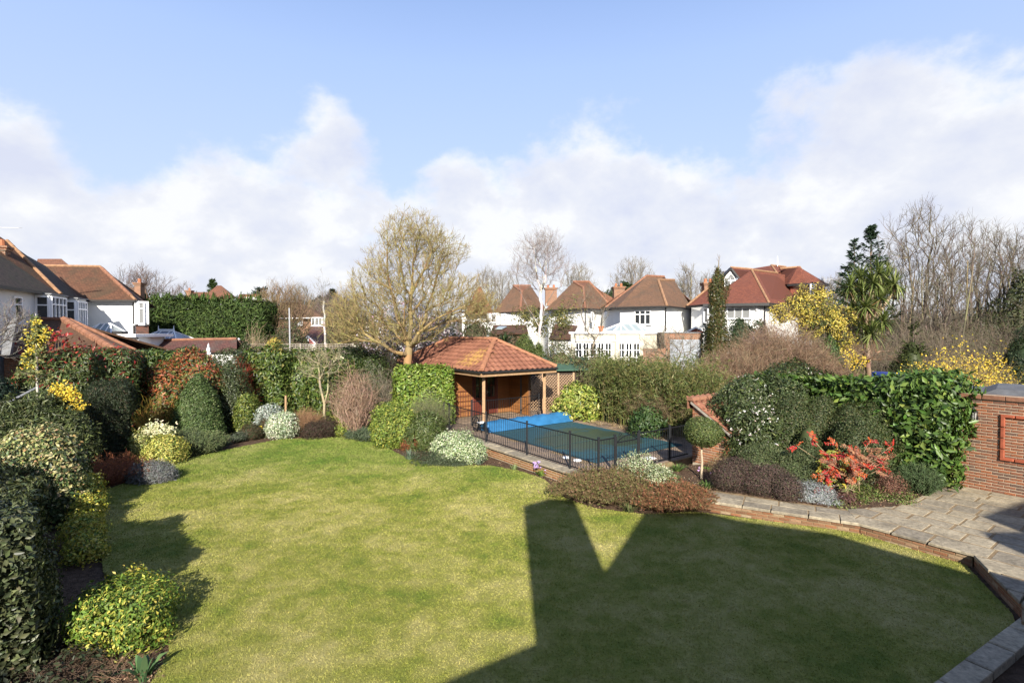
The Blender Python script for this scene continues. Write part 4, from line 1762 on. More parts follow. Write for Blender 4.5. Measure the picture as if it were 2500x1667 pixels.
for k in range(20):
    a0, a1 = k * math.pi / 10, (k + 1) * math.pi / 10
    f = lambda a: wheel_c - U * (0.26 * math.cos(a)) + UP * (0.26 * math.sin(a))
    mb.bar(f(a0), f(a1), 0.03)
for k in range(4):
    mb.bar(wheel_c, wheel_c - U * (0.26 * math.cos(k * math.pi / 2)) + UP * (0.26 * math.sin(k * math.pi / 2)), 0.022)
mb.build('hand_wheel', METAL, reel)
mb = MB()
mb.bar(D(7.12, 0.8, ZD), D(7.3, 0.8, ZD + 0.36), 0.04)
mb.bar(D(7.48, 0.8, ZD), D(7.3, 0.8, ZD + 0.36), 0.04)
mb.build('stand', METAL, reel)

for lab, px, py, sq in (('round white skimmer lid left of the railing post', 1383, 1117, 0), ('round white skimmer lid right of the railing post', 1410, 1124, 0),
                        ('square white access lid on the paving near the gate', 1586, 1119, 1)):
    p = G(px, py, ZD + 0.01)
    lid = thing('skimmer_lid', lab, 'lid', p, 'white lids on the pool paving')
    mb = MB()
    if sq:
        mb.box(p + UP * 0.012, (0.17, 0.13, 0.012), V, -U)
    else:
        mb.tube(p, p + UP * 0.025, 0.13, 0.12, 16)
    mb.build('lid', PVC, lid)
    mb = MB()
    mb.bar(p + V * -0.05 + UP * 0.03, p + V * 0.05 + UP * 0.03, 0.02, 0.012)
    mb.build('handle', PVC, lid)

# ------------------------------------------------------------------ brick pump house beside the pool
S0, T0 = 0.25, 4.25
P_l = G(1690, 1123, ZP + .05)
P_l.z = 0
P_r = P_l + U * 1.2
shed = thing('pump_house', 'little brick pump house with a one-sided clay tile roof', 'outbuilding', (P_l.x, P_l.y, ZP))
zl, zr = 2.10, 1.35
slope = lambda m: zl - (zl - zr) * m / 1.2
brick_run(shed, P_l, P_r, ZP, 26, BRICK_RED, ztop=lambda m: slope(m) + 0.02)
brick_run(shed, P_l + V * 2.1, P_l, ZP, 24, BRICK_RED, skip=lambda m, z: m < 1.2)
mb = MB()
r9 = 0.009
q = [P_l + U * r9 + V * r9, P_r + V * r9 - U * .11, P_r + V * 2.1 - U * .11, P_l + U * r9 + V * 2.1]
mb.hexa([p + UP * 0.1 for p in q] + [q[0] + UP * zl, q[1] + UP * zr, q[2] + UP * zr, q[3] + UP * zl])
mb.build('mortar_joints', MORTAR, shed)
f = lambda a, b, z: P_l + U * a + V * b + UP * z
mb = MB()
kz = (zl - zr) / 1.2
mb.hexa([f(-.06, -.08, zl + .05), f(1.35, -.08, zl + .05 - 1.41 * kz), f(1.35, 2.2, zl + .05 - 1.41 * kz), f(-.06, 2.2, zl + .05),
         f(-.06, -.08, zl + .10), f(1.35, -.08, zl + .10 - 1.41 * kz), f(1.35, 2.2, zl + .10 - 1.41 * kz), f(-.06, 2.2, zl + .10)])
mb.build('roof_deck', POST, shed)
tile_face(shed, f(1.38, -.1, zl + .10 - 1.44 * kz), f(1.38, 2.2, zl + .10 - 1.44 * kz), f(-.06, 2.2, zl + .10), f(-.06, -.1, zl + .10), 0.285, 0.31)
ridge_run(shed, f(-.02, -.12, zl + .11), f(-.02, 2.2, zl + .11), 0.13, 0.38)
mb = MB()
mb.bar(f(0.0, -.09, zl + .02), f(1.35, -.09, zl + .03 - 1.35 * kz), 0.03, 0.06)
mb.build('verge_board', GREYWOOD, shed)
mb = MB()
mb.bar(f(-.12, -.1, zl - .06), f(-.12, 2.2, zl - .06), 0.03, 0.24)
mb.build('drop_tiles', RIDGE, shed)

# ------------------------------------------------------------------ garage wall on the right
gw = G(2365, 1190, ZP)
gw.z = 0
gar = thing('garage', 'red brick garage with a flat felt roof at the right edge', 'garage', (gw.x, gw.y, ZP))
ga, gb = gw - U * 0.45, gw + U * 1.45
frameL0, fz0, fz1 = 0.58, 1.11, 2.24


def in_frame(m, z):
    a = m - 0.45
    return a > frameL0 - 0.01 and (abs(a - frameL0 - 0.05) < 0.10 or abs(z - fz0 - .05) < 0.05 or abs(z - fz1 + .05) < 0.05) and fz0 - 0.02 < z < fz1 + 0.02


brick_run(gar, ga, gb, ZP, 31, BRICK)
g0, g1 = gw - U * 4.0, gw + U * 5.0
backing(gar, ga, gb, ZP - 0.05, 2.72, 0.12, MORTAR)
mb = MB()
for a, b in ((g0, ga - U * 0.001), (gb + U * 0.001, g1)):
    n = -V
    mb.prism([(a.x, a.y), (b.x, b.y), (b.x + V.x * 3, b.y + V.y * 3), (a.x + V.x * 3, a.y + V.y * 3)], ZP - 0.05, 2.60)
mb.prism([((ga + V * .2).x, (ga + V * .2).y), ((gb + V * .2).x, (gb + V * .2).y), ((gb + V * 3).x, (gb + V * 3).y), ((ga + V * 3).x, (ga + V * 3).y)], ZP - .05, 2.58)
mb.build('wall', FAR_BRICK, gar)
me = box_mesh('coping_brick', 0.215, 0.16, 0.1, SPECIAL, 0.008)
BRICK_COP = plain('coping_brown', (0.15, 0.07, 0.04), 0.85, 0.3, 9.0, objrand=0.25)
me = box_mesh('coping_brick', 0.44, 0.3, 0.12, BRICK_COP, 0.008)
yaw = math.atan2(U.y, U.x)
for k in range(-8, 8):
    p = gw + U * (k * 0.45) + V * 0.10
    link('coping_brick', me, gar, (p.x, p.y, 2.66), (0, 0, yaw))
mb = MB()
f = lambda a, b: (gw + U * a + V * b)
q = [f(-4, .26), f(5, .26), f(5, 3.2), f(-4, 3.2)]
mb.prism([(p.x, p.y) for p in q], 2.60, 2.68)
mb.build('flat_roof', FELT, gar)
mb = MB()
q = [f(0.1, 0.6), f(5, .6), f(5, 3), f(-0.3, 3)]
q2 = [f(0.35, 0.8), f(5, .8), f(5, 3), f(0.0, 3)]
mb.hexa([p + UP * 2.675 for p in q] + [p + UP * 2.82 for p in q2])
mb.build('roof_upstand', FELT, gar)
fr = link('brick_frame', box_mesh('frame_brick', 0.10, 0.16, 0.275, SPECIAL, 0.02), gar)
bpy.data.objects.remove(fr)
ve = box_mesh('frame_brick', 0.095, 0.07, 0.27, SPECIAL, 0.02)
z = fz0 + 0.14
while z < fz1:
    p = gw + U * (frameL0 + 0.05) + V * -0.012
    link('frame_brick', ve, gar, (p.x, p.y, z), (0, 0, yaw))
    z += 0.2755
he = box_mesh('frame_brick', 0.27, 0.07, 0.095, SPECIAL, 0.02)
for zz in (fz0 + 0.03, fz1 - 0.02):
    a = frameL0 + 0.135
    while a < 1.9:
        p = gw + U * a + V * -0.014
        link('frame_brick', he, gar, (p.x, p.y, zz), (0, 0, yaw))
        a += 0.2755

lamp = thing('wall_lantern', 'small black carriage lantern on the garage brickwork', 'wall lamp', gw + U * 0.10 - V * 0.1 + UP * 2.1)
lc = gw + U * 0.10 - V * 0.13
mb = MB()
mb.tube(lc + UP * 2.02, lc + UP * 2.05, 0.03, 0.05, 6)
mb.tube(lc + UP * 2.05, lc + UP * 2.07, 0.055, 0.055, 6)
mb.tube(lc + UP * 2.26, lc + UP * 2.36, 0.10, 0.02, 6)
mb.tube(lc + UP * 2.36, lc + UP * 2.41, 0.016, 0.012, 6)
for k in range(6):
    a = k * math.pi / 3
    o_ = Vector((math.cos(a), math.sin(a), 0))
    mb.bar(lc + o_ * 0.052 + UP * 2.06, lc + o_ * 0.078 + UP * 2.27, 0.01)
mb.build('lantern_frame', BLACK, lamp)
mb = MB()
mb.tube(lc + UP * 2.065, lc + UP * 2.262, 0.048, 0.074, 6)
mb.build('glass', glass_mat('lantern_glass', (0.3, 0.3, 0.28), 0.1), lamp)
mb = MB()
mb.bar(gw + U * 0.13 + UP * 2.0 - V * 0.005, gw + U * 0.13 + UP * 2.16 - V * 0.005, 0.07, 0.02, up=V)
mb.bar(gw + U * 0.12 + UP * 2.03, lc + UP * 2.03, 0.022)
mb.build('bracket', BLACK, lamp)
# ------------------------------------------------------------------ houses
def roof(parent, polys, mat, name='roof', thick=0.10):
    mb = MB()
    for pts in polys:
        pts = [Vector(p) for p in pts]
        n = (pts[1] - pts[0]).cross(pts[2] - pts[0]).normalized()
        if n.z < 0:
            pts = pts[::-1]
            n = -n
        e = UP.cross(n)
        e = e.normalized() if e.length > 1e-3 else Vector((1, 0, 0))
        s = n.cross(e)
        mb.poly(pts, [(p.dot(e), p.dot(s)) for p in pts])
        dn = UP * thick
        lo = [p - dn for p in pts]
        mb.poly(lo[::-1])
        for i in range(len(pts)):
            j = (i + 1) % len(pts)
            mb.poly([pts[j], pts[i], lo[i], lo[j]])
    return mb.build(name, mat, parent, uv=True)


def ridges(parent, segs, r=0.12, mat=RIDGE, name='ridge_tiles', step=0.45):
    mb = MB()
    for a, b in segs:
        a, b = Vector(a) + UP * 0.02, Vector(b) + UP * 0.02
        n = max(1, int((b - a).length / step))
        for k in range(n):
            p, q = a.lerp(b, k / n), a.lerp(b, (k + 1) / n)
            mb.tube(p, q, r, r * 0.9, 7, cap=True)
    o = mb.build(name, mat, parent, smooth=False)
    o['kind'] = 'stuff'
    return o


def gutter(parent, pts, r=0.07, mat=None):
    mb = MB()
    for a, b in zip(pts[:-1], pts[1:]):
        mb.bar(Vector(a) - UP * 0.05, Vector(b) - UP * 0.05, r * 1.6, r * 1.8)
    return mb.build('gutter', mat or BLACK, parent)


def pipe(parent, p, z0, z1, r=0.05, mat=None):
    mb = MB()
    mb.tube((p[0], p[1], z0), (p[0], p[1], z1), r, r, 6)
    return mb.build('downpipe', mat or BLACK, parent)


def window(parent, c, right, w_, h, cols=2, transom=0.3, fr=0.07, mat=None, pane=None, sill=True, grid=0):
    """a framed window on a wall: bars stand proud, dark pane behind them"""
    c = Vector(c)
    r = Vector(right).normalized()
    n = r.cross(UP)
    mb = MB()
    f = lambda a, b, d=0.03: c + r * a + UP * b + n * d
    for a in (-w_ / 2 + fr / 2, w_ / 2 - fr / 2):
        mb.box(f(a, 0), (fr / 2, 0.05, h / 2), r, n)
    for b in (-h / 2 + fr / 2, h / 2 - fr / 2):
        mb.box(f(0, b), (w_ / 2 - fr, 0.048, fr / 2), r, n)
    for k in range(1, cols):
        mb.box(f(-w_ / 2 + w_ * k / cols, 0), (fr * 0.45, 0.045, h / 2 - fr), r, n)
    if transom:
        mb.box(f(0, h / 2 - h * transom), (w_ / 2 - fr, 0.042, fr * 0.42), r, n)
    for k in range(1, grid):
        mb.box(f(0, -h / 2 + h * k / grid), (w_ / 2 - fr, 0.036, 0.018), r, n)
    if sill:
        mb.box(f(0, -h / 2 - 0.03, 0.06), (w_ / 2 + 0.05, 0.09, 0.03), r, n)
    o = mb.build('window', mat or PVC, parent)
    mb = MB()
    mb.box(f(0, 0, 0.005), (w_ / 2 - fr * 0.5, 0.006, h / 2 - fr * 0.5), r, n)
    mb.build('pane', pane or GLASS, o)
    return o


def chimney(parent, c, w_, d, z0, z1, pots=2, mat=None, ax=(1, 0, 0)):
    ax = Vector(ax).normalized()
    c = Vector((c[0], c[1], 0))
    mb = MB()
    mb.box(c + UP * (z0 + z1) / 2, (w_ / 2, d / 2, (z1 - z0) / 2), ax)
    mb.box(c + UP * (z1 + 0.06), (w_ / 2 + 0.06, d / 2 + 0.06, 0.06), ax)
    mb.box(c + UP * (z1 + 0.17), (w_ / 2 + 0.11, d / 2 + 0.11, 0.05), ax)
    o = mb.build('chimney', mat or FAR_BRICK, parent)
    for k in range(pots):
        p = c + ax * (w_ * (-0.5 + (k + 0.5) / pots))
        mb = MB()
        mb.tube(p + UP * (z1 + 0.22), p + UP * (z1 + 0.55), 0.13, 0.11, 8)
        mb.build('chimney_pot', CLAY, o)
    return o


def walls(parent, foot, z0, z1, mat=None, name='wall'):
    mb = MB()
    mb.prism([(p[0], p[1]) for p in foot], z0, z1)
    return mb.build(name, mat or RENDER, parent)


def lift(p, z):
    return Vector((p[0], p[1], z))


# ---- the white house on the left -------------------------------------------------------
ZL = 6.24
LE0, LE1, LE2 = at(17, 700, 21.8), at(148, 717, 26.5), at(205, 732.5, 31)
LE0, LE1, LE2 = lift(LE0, ZL), lift(LE1, ZL), lift(LE2, ZL)
LE00 = LE0 - (LE1 - LE0) * 1.0
LE3 = lift(at(331, 731, 31.3), ZL)
LE4 = lift(at(360, 737, 34.8), ZL)
hl = thing('white_house', 'big white rendered house with brown tiled roofs at the left edge', 'house', (-25, 28, 0))
A_ = at(16, 588, 26.6)
LT, LT2 = at(0, 622, 24.6), at(-200, 508, 22.6)
AT0, B66, B111 = at(-40, 552, 26.2), at(66, 624, 29.2), at(111, 649, 31.5)
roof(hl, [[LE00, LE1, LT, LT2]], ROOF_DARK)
roof(hl, [[LT2 + UP * -.05, LT + UP * -.05, LE1 - UP * .05, A_, AT0, at(-220, 440, 25)]], ROOF_BROWN)
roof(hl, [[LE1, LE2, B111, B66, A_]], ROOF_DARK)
C0, C1 = at(108, 649, 33.3), at(244, 651, 33.5)
roof(hl, [[LE2, LE3, C1, C0], [LE3, LE4, C1], [C0, C1, lift(at(380, 737, 40), ZL), lift(at(150, 737, 40), ZL)]], ROOF_BROWN)
ridges(hl, [(LE1, A_)], 0.10, RIDGE_TAN)
ridges(hl, [(LE3, C1), (C0, C1)], 0.08, RIDGE_TAN)
ridges(hl, [(LE3.lerp(C1, 0.12), LE3.lerp(C1, 0.95))], 0.11, RIDGE, 'hip_tiles')
gutter(hl, [LE00, LE1, LE2])
gutter(hl, [LE2, LE3, LE4])
off = Vector((-0.42, 0.30, 0))
W00, W1, W2 = LE00 + off, LE1 + off, LE2 + Vector((-0.1, 0.35, 0))
W3, W4 = LE3 + Vector((-0.25, 0.35, 0)), LE4 + Vector((-0.45, 0, 0))
walls(hl, [W00, W1, W2, W3, W4, W4 + Vector((-4.7, 6, 0)), W00 + Vector((-12, 6, 0))], 0, ZL - 0.08)
wd = (W1 - W00).normalized()
wn = Vector((wd.y, -wd.x, 0))


def bay(parent, p, length, depth, z0, z1, zs, ze):
    """shallow box bay with a window on its long side and on the end that faces the garden"""
    a, b = p, p + wd * length
    walls(parent, [a, b, b + wn * depth, a + wn * depth], z0, z1, name='bay')
    window(parent, (a + b) / 2 + wn * depth + UP * (zs + ze) / 2, wd, length - 0.06, ze - zs, 4, 0.3)
    window(parent, a + wn * depth / 2 + UP * (zs + ze) / 2, wn, depth - 0.02, ze - zs, 1, 0.34)
    mb = MB()
    mb.prism([(q.x, q.y) for q in (a - wd * .08, b + wd * .08, b + wd * .08 + wn * (depth + .1), a - wd * .08 + wn * (depth + .1))], z1, z1 + 0.06)
    mb.build('bay_roof', LEAD, parent)


def on_wall(px, a=W00, b=W1):
    k = (px - CX) / F
    d = b - a
    t = (k * a.y - a.x) / (d.x - k * d.y)
    return a + d * t


bay(hl, lift(on_wall(88), 0), 1.7, 0.55, 4.2, ZL - 0.12, 4.75, 6.05)
bay(hl, lift(on_wall(160, W1, W2), 0), 1.3, 0.5, 3.8, ZL - 0.12, 4.55, 6.0)
window(hl, lift(on_wall(42), 5.3), wd, 0.7, 1.2, 1, 0.3)
# corner bay of the wing
cb = at(331, 735, 31.9)
mb_b = [lift(at(331, 735, 31.35), 0), lift(at(362, 735, 31.6), 0), lift(at(361, 735, 34), 0), lift(at(330, 735, 34), 0)]
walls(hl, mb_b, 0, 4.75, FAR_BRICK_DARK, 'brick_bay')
walls(hl, [p + Vector((0, 0.03, 0)) for p in mb_b], 4.75, ZL - 0.06, PVC, 'bay_upper')
c = (mb_b[0] + mb_b[1]) / 2
window(hl, c + UP * 5.45 + Vector((-.1, -.02, 0)), (1, 0.03, 0), 0.60, 1.36, 1, 0.3, pane=GLASS_PALE)
window(hl, c + UP * 3.35 + Vector((-.05, -.02, 0)), (1, 0.03, 0), 0.55, 0.62, 1, 0)
mb = MB()
mb.bar(mb_b[0] + UP * 4.75 + Vector((0, -.05, 0)), mb_b[1] + UP * 4.75 + Vector((.1, -.05, 0)), 0.12, 0.10)
mb.build('sill', BLACK, hl)
pipe(hl, W3 + Vector((-0.05, -0.12, 0)), 2.6, ZL - 0.05)
chimney(hl, at(-8, 640, 25.2), 0.85, 0.6, 6.8, 8.3, 2, ax=(0.9, .43, 0))
# flat roof with its glass lantern in front of the wing
fl = thing('flat_roof_extension', 'white single-storey extension with a glass roof lantern beside the white house', 'extension', (-23, 29, 0))
fa, fb = at(205, 812, 28.6), at(338, 812, 28.6)
walls(fl, [fa, fb, fb + Vector((-0.5, 3, 0)), fa + Vector((-1, 3, 0))], 0, 4.02)
mb = MB()
mb.box((fa + fb) / 2 + Vector((-.2, 1.3, 4.10 - (fa.z + fb.z) / 2)), ((fb - fa).length / 2 + .25, 1.6, 0.08))
mb.build('fascia', PVC, fl)


def lantern(parent, p0, p1, depth, z0, rise, bars=4, glass=None, along=None):
    """hipped glass roof between the front eave points p0 p1"""
    p0, p1 = Vector(p0), Vector(p1)
    d = (p1 - p0).normalized()
    n = Vector((-d.y, d.x, 0))
    L = (p1 - p0).length
    c = [lift(p0, z0), lift(p1, z0), lift(p1 + n * depth, z0), lift(p0 + n * depth, z0)]
    ins = min(depth * 0.55, L * 0.33)
    r0, r1 = lift(p0 + d * ins + n * depth / 2, z0 + rise), lift(p1 - d * ins + n * depth / 2, z0 + rise)
    mb = MB()
    mb.poly([c[0], c[1], r1, r0])
    mb.poly([c[1], c[2], r1])
    mb.poly([c[2], c[3], r0, r1])
    mb.poly([c[3], c[0], r0])
    mb.build('glazing', glass or GLASS_ROOF, parent)
    mb = MB()
    for a, b in ((c[0], c[1]), (c[1], c[2]), (c[0], r0), (c[1], r1), (c[2], r1), (c[3], r0), (r0, r1), (c[3], c[0])):
        mb.bar(a + UP * .02, b + UP * .02, 0.07, 0.06)
    for k in range(1, bars):
        t = k / bars
        top = r0.lerp(r1, min(1, max(0, (t * L - ins) / max(0.01, L - 2 * ins))))
        mb.bar(c[0].lerp(c[1], t) + UP * .02, top + UP * .02, 0.05, 0.05)
    mb.build('glazing_bars', PVC, parent)
    return r0, r1


lantern(fl, at(196, 806, 29.2), at(272, 806, 29.2), 1.35, 4.16, 0.62, 4)
mb = MB()
mb.box(at(293, 815, 28.9) + UP * 0.05, (0.28, 0.25, 0.09))
mb.build('roof_vent', BLACK, fl)

# ---- the brown tiled garage roof in front of it ----------------------------------------
gl = thing('tiled_garage', 'neighbour brick garage with a brown hipped roof and orange ridge tiles', 'garage', (-18, 23, 0))
R0, R1 = at(44, 779, 24.4), at(156, 780.5, 24.4)
c0, c1 = lift(at(8, 861, 21.2), 3.42), lift(at(292, 861, 21.2), 3.42)
c2 = lift(at(332, 851, 24.4), 3.42)
roof(gl, [[c0, c1, R1, R0], [c1, c2, R1], [c0, R0, lift(c0 + Vector((-1.5, 6, 0)), 3.42)], [R0, R1, c2 + Vector((-.5, 3, 0)), c0 + Vector((-1.5, 6, 0))]], ROOF_GARAGE)
ridges(gl, [(R0, R1)], 0.11)
ridges(gl, [(c1, R1)], 0.17)
ridges(gl, [(c2, R1 + Vector((.2, .1, 0)))], 0.08, name='hip_tiles')
gutter(gl, [c0 + Vector((-4, 0, 0)), c1])
gi = Vector((0.25, 0.3, 0))
wl0, wl1 = lift(at(6, 861, 21.5), 0), lift(at(285, 861, 21.5), 0)
walls(gl, [wl0 + Vector((.0, .2, 0)), wl1 + Vector((0, .2, 0)), lift(c2, 0) + Vector((-.4, 0, 0)), lift(c2, 0) + Vector((-6, 3, 0)), wl0 + Vector((0, 4, 0))], 0, 3.35, FAR_BRICK)
brick_run(gl, wl0 + Vector((-0.05, 0.1, 0)), wl0 + Vector((1.1, 0.1, 0)), 1.95, 17, BRICK_RED)
backing(gl, wl0 + Vector((-0.05, 0.1, 0)), wl0 + Vector((1.1, 0.1, 0)), 1.9, 3.3, 0.09, MORTAR)
mb = MB()
mb.hexa([at(2, 868, 19.9), at(24, 866, 19.9), at(30, 866, 20.3), at(3, 868, 20.3), at(14, 790, 19.9), at(42, 775, 19.9), at(48, 775, 20.3), at(16, 790, 20.3)])
mb.build('lead_flashing', LEAD, gl)

# ---- conservatory, long low roof, parasol ----------------------------------------------
cv = thing('conservatory', 'white framed conservatory with a finial crested ridge below the conifer hedge', 'conservatory', (-26, 37, 0))
ca, cb_ = at(318, 833, 35.5), at(432, 833, 35.5)
r0, r1 = lantern(cv, ca, cb_, 2.6, 3.62, 0.72, 5, GLASS_BLUE)
walls(cv, [ca + Vector((.1, .1, 0)), cb_ + Vector((-.1, .1, 0)), cb_ + Vector((-.1, 2.9, 0)), ca + Vector((.1, 2.9, 0))], 0, 3.55, PVC)
mb = MB()
for k in range(16):
    p = r0.lerp(r1, k / 15)
    mb.tube(p, p + UP * 0.17, 0.05, 0.02, 5)
for p in (r0, r1):
    mb.tube(p, p + UP * 0.42, 0.05, 0.015, 6)
mb.build('crest', PVC, cv)
lg = thing('low_outbuilding', 'long low outbuilding with mossy purple brown tiles and orange ridge', 'outbuilding', (-22, 31, 0))
la, lb_ = at(352, 858, 30.0), at(578, 856, 30.0)
ra, rb = at(352, 832, 31.4), at(578, 828, 31.4)
roof(lg, [[la, lb_, rb, ra], [ra, rb, lb_ + Vector((0, 2.9, 0)), la + Vector((0, 2.9, 0))]], ROOF_PURPLE)
ridges(lg, [(ra, rb)], 0.10)
walls(lg, [la + Vector((.1, .25, 0)), lb_ + Vector((-.15, .25, 0)), lb_ + Vector((-.15, 2.6, 0)), la + Vector((.1, 2.6, 0))], 0, 3.1, RENDER)
mb = MB()
mb.tube(rb + Vector((.12, 0, 0.0)), rb + Vector((.16, .0, 0.02)), 0.07, 0.07, 8)
mb.build('ridge_end', PVC, lg)
ps = thing('garden_parasol', 'closed white garden parasol standing behind the red photinia', 'parasol', at(509, 900, 27))
pb = at(509, 880, 27)
mb = MB()
prev = None
for px_h, r in ((880, 0.045), (872, 0.14), (860, 0.115), (848, 0.07), (838, 0.012)):
    p = at(509, px_h, 27)
    if prev:
        mb.tube(prev[0], p, prev[1], r, 9)
    prev = (p, r)
mb.build('canopy', PVC, ps, smooth=True)
mb = MB()
mb.tube(lift(pb, 0), pb, 0.025, n=6)
mb.build('pole', GREYWOOD, ps)

# ---- houses beyond the conifer hedge ----------------------------------------------------
hb = thing('orange_roof_house', 'distant house with an orange hipped roof showing above the conifer hedge', 'house', at(520, 760, 72))
a, b, c_, d_ = at(452, 728, 70), at(572, 728, 70), at(530, 697, 74), at(540, 697, 74)
roof(hb, [[at(492, 728, 69.8), b, d_, c_], [b, at(578, 727, 78), d_]], ROOF_ORANGE)
roof(hb, [[a, at(520, 728, 69.9), at(515, 713, 72), at(456, 713, 72)]], ROOF_ORANGE, 'side_roof')
walls(hb, [at(456, 728, 70.5), at(568, 728, 70.5), at(568, 728, 77), at(456, 728, 77)], 0, 8.7)
chimney(hb, at(463, 720, 70.3), 0.7, 0.6, 8.0, at(463, 713, 70.3).z, 1)
hb2 = thing('chimney_house', 'far house with white and orange chimney stacks above the conifer hedge', 'house', at(610, 760, 76))
roof(hb2, [[at(578, 735, 74), at(640, 735, 74), at(632, 718, 77), at(584, 718, 77)]], ROOF_ORANGE)
walls(hb2, [at(580, 735, 74.5), at(638, 735, 74.5), at(638, 735, 80), at(580, 735, 80)], 0, 8.5)
for px, t in ((604, 716), (621, 712)):
    z = at(px, t, 75).z
    chimney(hb2, at(px, 735, 75), 0.8, 0.7, 8.0, z - 0.9, 1, FAR_BRICK)
    walls(hb2, [at(px - 7, 740, 74.4), at(px + 7, 740, 74.4), at(px + 7, 740, 74.7), at(px - 7, 740, 74.7)], 7.5, at(px, 726, 75).z, RENDER, 'white_stack')
hb3 = thing('orange_roof_house', 'orange ridge of a house peeping over the white house roof', 'house', at(130, 660, 48))
roof(hb3, [[at(80, 665, 47), at(190, 665, 47), at(150, 632, 50), at(92, 632, 50)]], ROOF_ORANGE)
walls(hb3, [at(90, 665, 48), at(180, 665, 48), at(180, 665, 55), at(90, 665, 55)], 0, 9.3)
hb4 = thing('brown_roof_house', 'house behind the white wing with a brick chimney on its brown roof', 'house', at(340, 740, 44))
roof(hb4, [[at(300, 740, 43), at(372, 742, 43), at(352, 702, 46), at(300, 702, 46)]], ROOF_TAN)
walls(hb4, [at(300, 745, 44), at(360, 745, 44), at(360, 745, 50), at(300, 745, 50)], 0, 6.5)
chimney(hb4, at(341, 720, 42), 0.5, 0.5, 6.5, at(341, 697, 42).z, 1)

# ---- the brick house in the middle distance --------------------------------------------
hm = thing('brick_house', 'brown brick house with white windows half hidden by bare trees', 'house', at(740, 830, 60))
e0, e1 = at(640, 776, 58), at(790, 775, 58)
p0, p1 = at(690, 738, 63), at(730, 738, 63)
roof(hm, [[e0, e1, p1, p0], [e1, at(800, 772, 67), p1]], ROOF_TAN)
walls(hm, [at(650, 776, 58.6), at(784, 776, 58.6), at(784, 776, 67), at(650, 776, 67)], 0, at(700, 776, 58.5).z, FAR_BRICK)
mb = MB()
gutter(hm, [e0, e1], 0.06, PVC)
f_ = at(729, 786, 58.5)
window(hm, f_, (1, 0, 0), 0.95, 0.72, 2, 0, pane=GLASS_PALE)
walls(hm, [at(760, 776, 57.2), at(788, 776, 57.2), at(788, 776, 59), at(760, 776, 59)], 4.3, at(700, 776, 58.5).z - .05, FAR_BRICK, 'bay')
window(hm, at(774, 785, 57.1), (1, 0, 0), 1.25, 0.95, 3, 0, pane=GLASS_PALE)
roof(hm, [[at(735, 840, 52), at(812, 840, 52), at(795, 797, 56), at(757, 797, 56)], [at(735, 840, 52), at(757, 797, 56), at(740, 840, 58)]], ROOF_PURPLE, 'lower_roof')
walls(hm, [at(738, 840, 52.4), at(808, 840, 52.4), at(808, 840, 57), at(738, 840, 57)], 0, 2.9, FAR_BRICK, 'lower_wall')
cg = thing('glass_porch', 'small pink roofed glass porch with white ribs before the brick house', 'porch', at(754, 845, 47))
PINK = plain('pink_roof_sheet', (0.26, 0.09, 0.075), 0.5, 0.15, 4.0)
a, b, t = at(737, 839, 47), at(770, 839, 47), at(752, 820, 48)
mb = MB()
mb.poly([a, b, t])
mb.poly([b, at(778, 837, 50), t])
mb.poly([at(737, 838, 50), a, t])
mb.build('roof', PINK, cg)
mb = MB()
for p, q in ((a, t), (b, t), (at(753, 839, 46.97), t)):
    mb.bar(p - Vector((0, .03, 0)), q - Vector((0, .03, 0)), 0.10, 0.06)
mb.build('rib', PVC, cg)
walls(cg, [a, b, at(770, 839, 50), at(737, 839, 50)], 0, a.z - .02, PVC)
for k, px in enumerate((712, 725, 736)):
    gf = thing('white_garden_post', ('white garden post left of the pink porch, nearest the steel pole', 'white garden post in the middle of the row by the pink porch',
                                     'white garden post right beside the pink porch')[k], 'post', at(px, 845, 49), 'white posts by the pink porch')
    mb = MB()
    p = at(px, 833, 49)
    mb.bar(lift(p, 0), p + UP * 0.4, 0.16, 0.16)
    mb.bar(p + Vector((-.3, -.02, 0.35)), p + Vector((.3, -.02, 0.35)), 0.10, 0.10)
    mb.build('shaft', PVC, gf)

# ---- the middle white house with the cream garden room ---------------------------------
hw_ = thing('white_house', 'white house with a tan hipped roof and cream garden room', 'house', at(1590, 830, 40))
ZW = 6.22
m0, m1, m2 = lift(at(1507, 751, 40), ZW), lift(at(1628, 749, 38), ZW), lift(at(1690, 749, 42.5), ZW)
ap0, ap1 = at(1607, 684, 42.5), at(1646, 684, 45)
roof(hw_, [[m0, m1, ap0], [m1, m2, ap1, ap0]], ROOF_TAN)
bk0, bk1 = at(1579, 674, 46.5), at(1622, 676, 47)
l0 = at(1477, 752, 45)
roof(hw_, [[l0, m0, ap0, bk1, bk0]], ROOF_TAN, 'side_roof')
roof(hw_, [[l0 + Vector((-.5, 0, .02)), bk0, at(1560, 752, 52)], [bk0, bk1, at(1700, 745, 53), at(1560, 752, 53)]], ROOF_ORANGE, 'main_roof')
ridges(hw_, [(m1, ap0), (ap0, ap1)], 0.11, RIDGE_TAN)
ridges(hw_, [(l0, bk0), (bk0, bk1)], 0.12, RIDGE)
gutter(hw_, [l0, m0, m1, m2])
wi = Vector((0.05, 0.35, 0))
wA, wB, wC = m0 + Vector((.3, .35, 0)), m1 + Vector((-.05, .4, 0)), m2 + Vector((0.2, .35, 0))
walls(hw_, [l0 + Vector((.4, .3, 0)), wA, wB, wC, wC + Vector((2, 8, 0)), l0 + Vector((1, 8, 0))], 0, ZW - 0.05)
dr = (wB - wA).normalized()


def onw(px, py, a=None, b=None):
    a = a or wA
    b = b or wB
    p = on_wall(px, lift(a, 0), lift(b, 0))
    return lift(p, at(px, py, p.y).z)


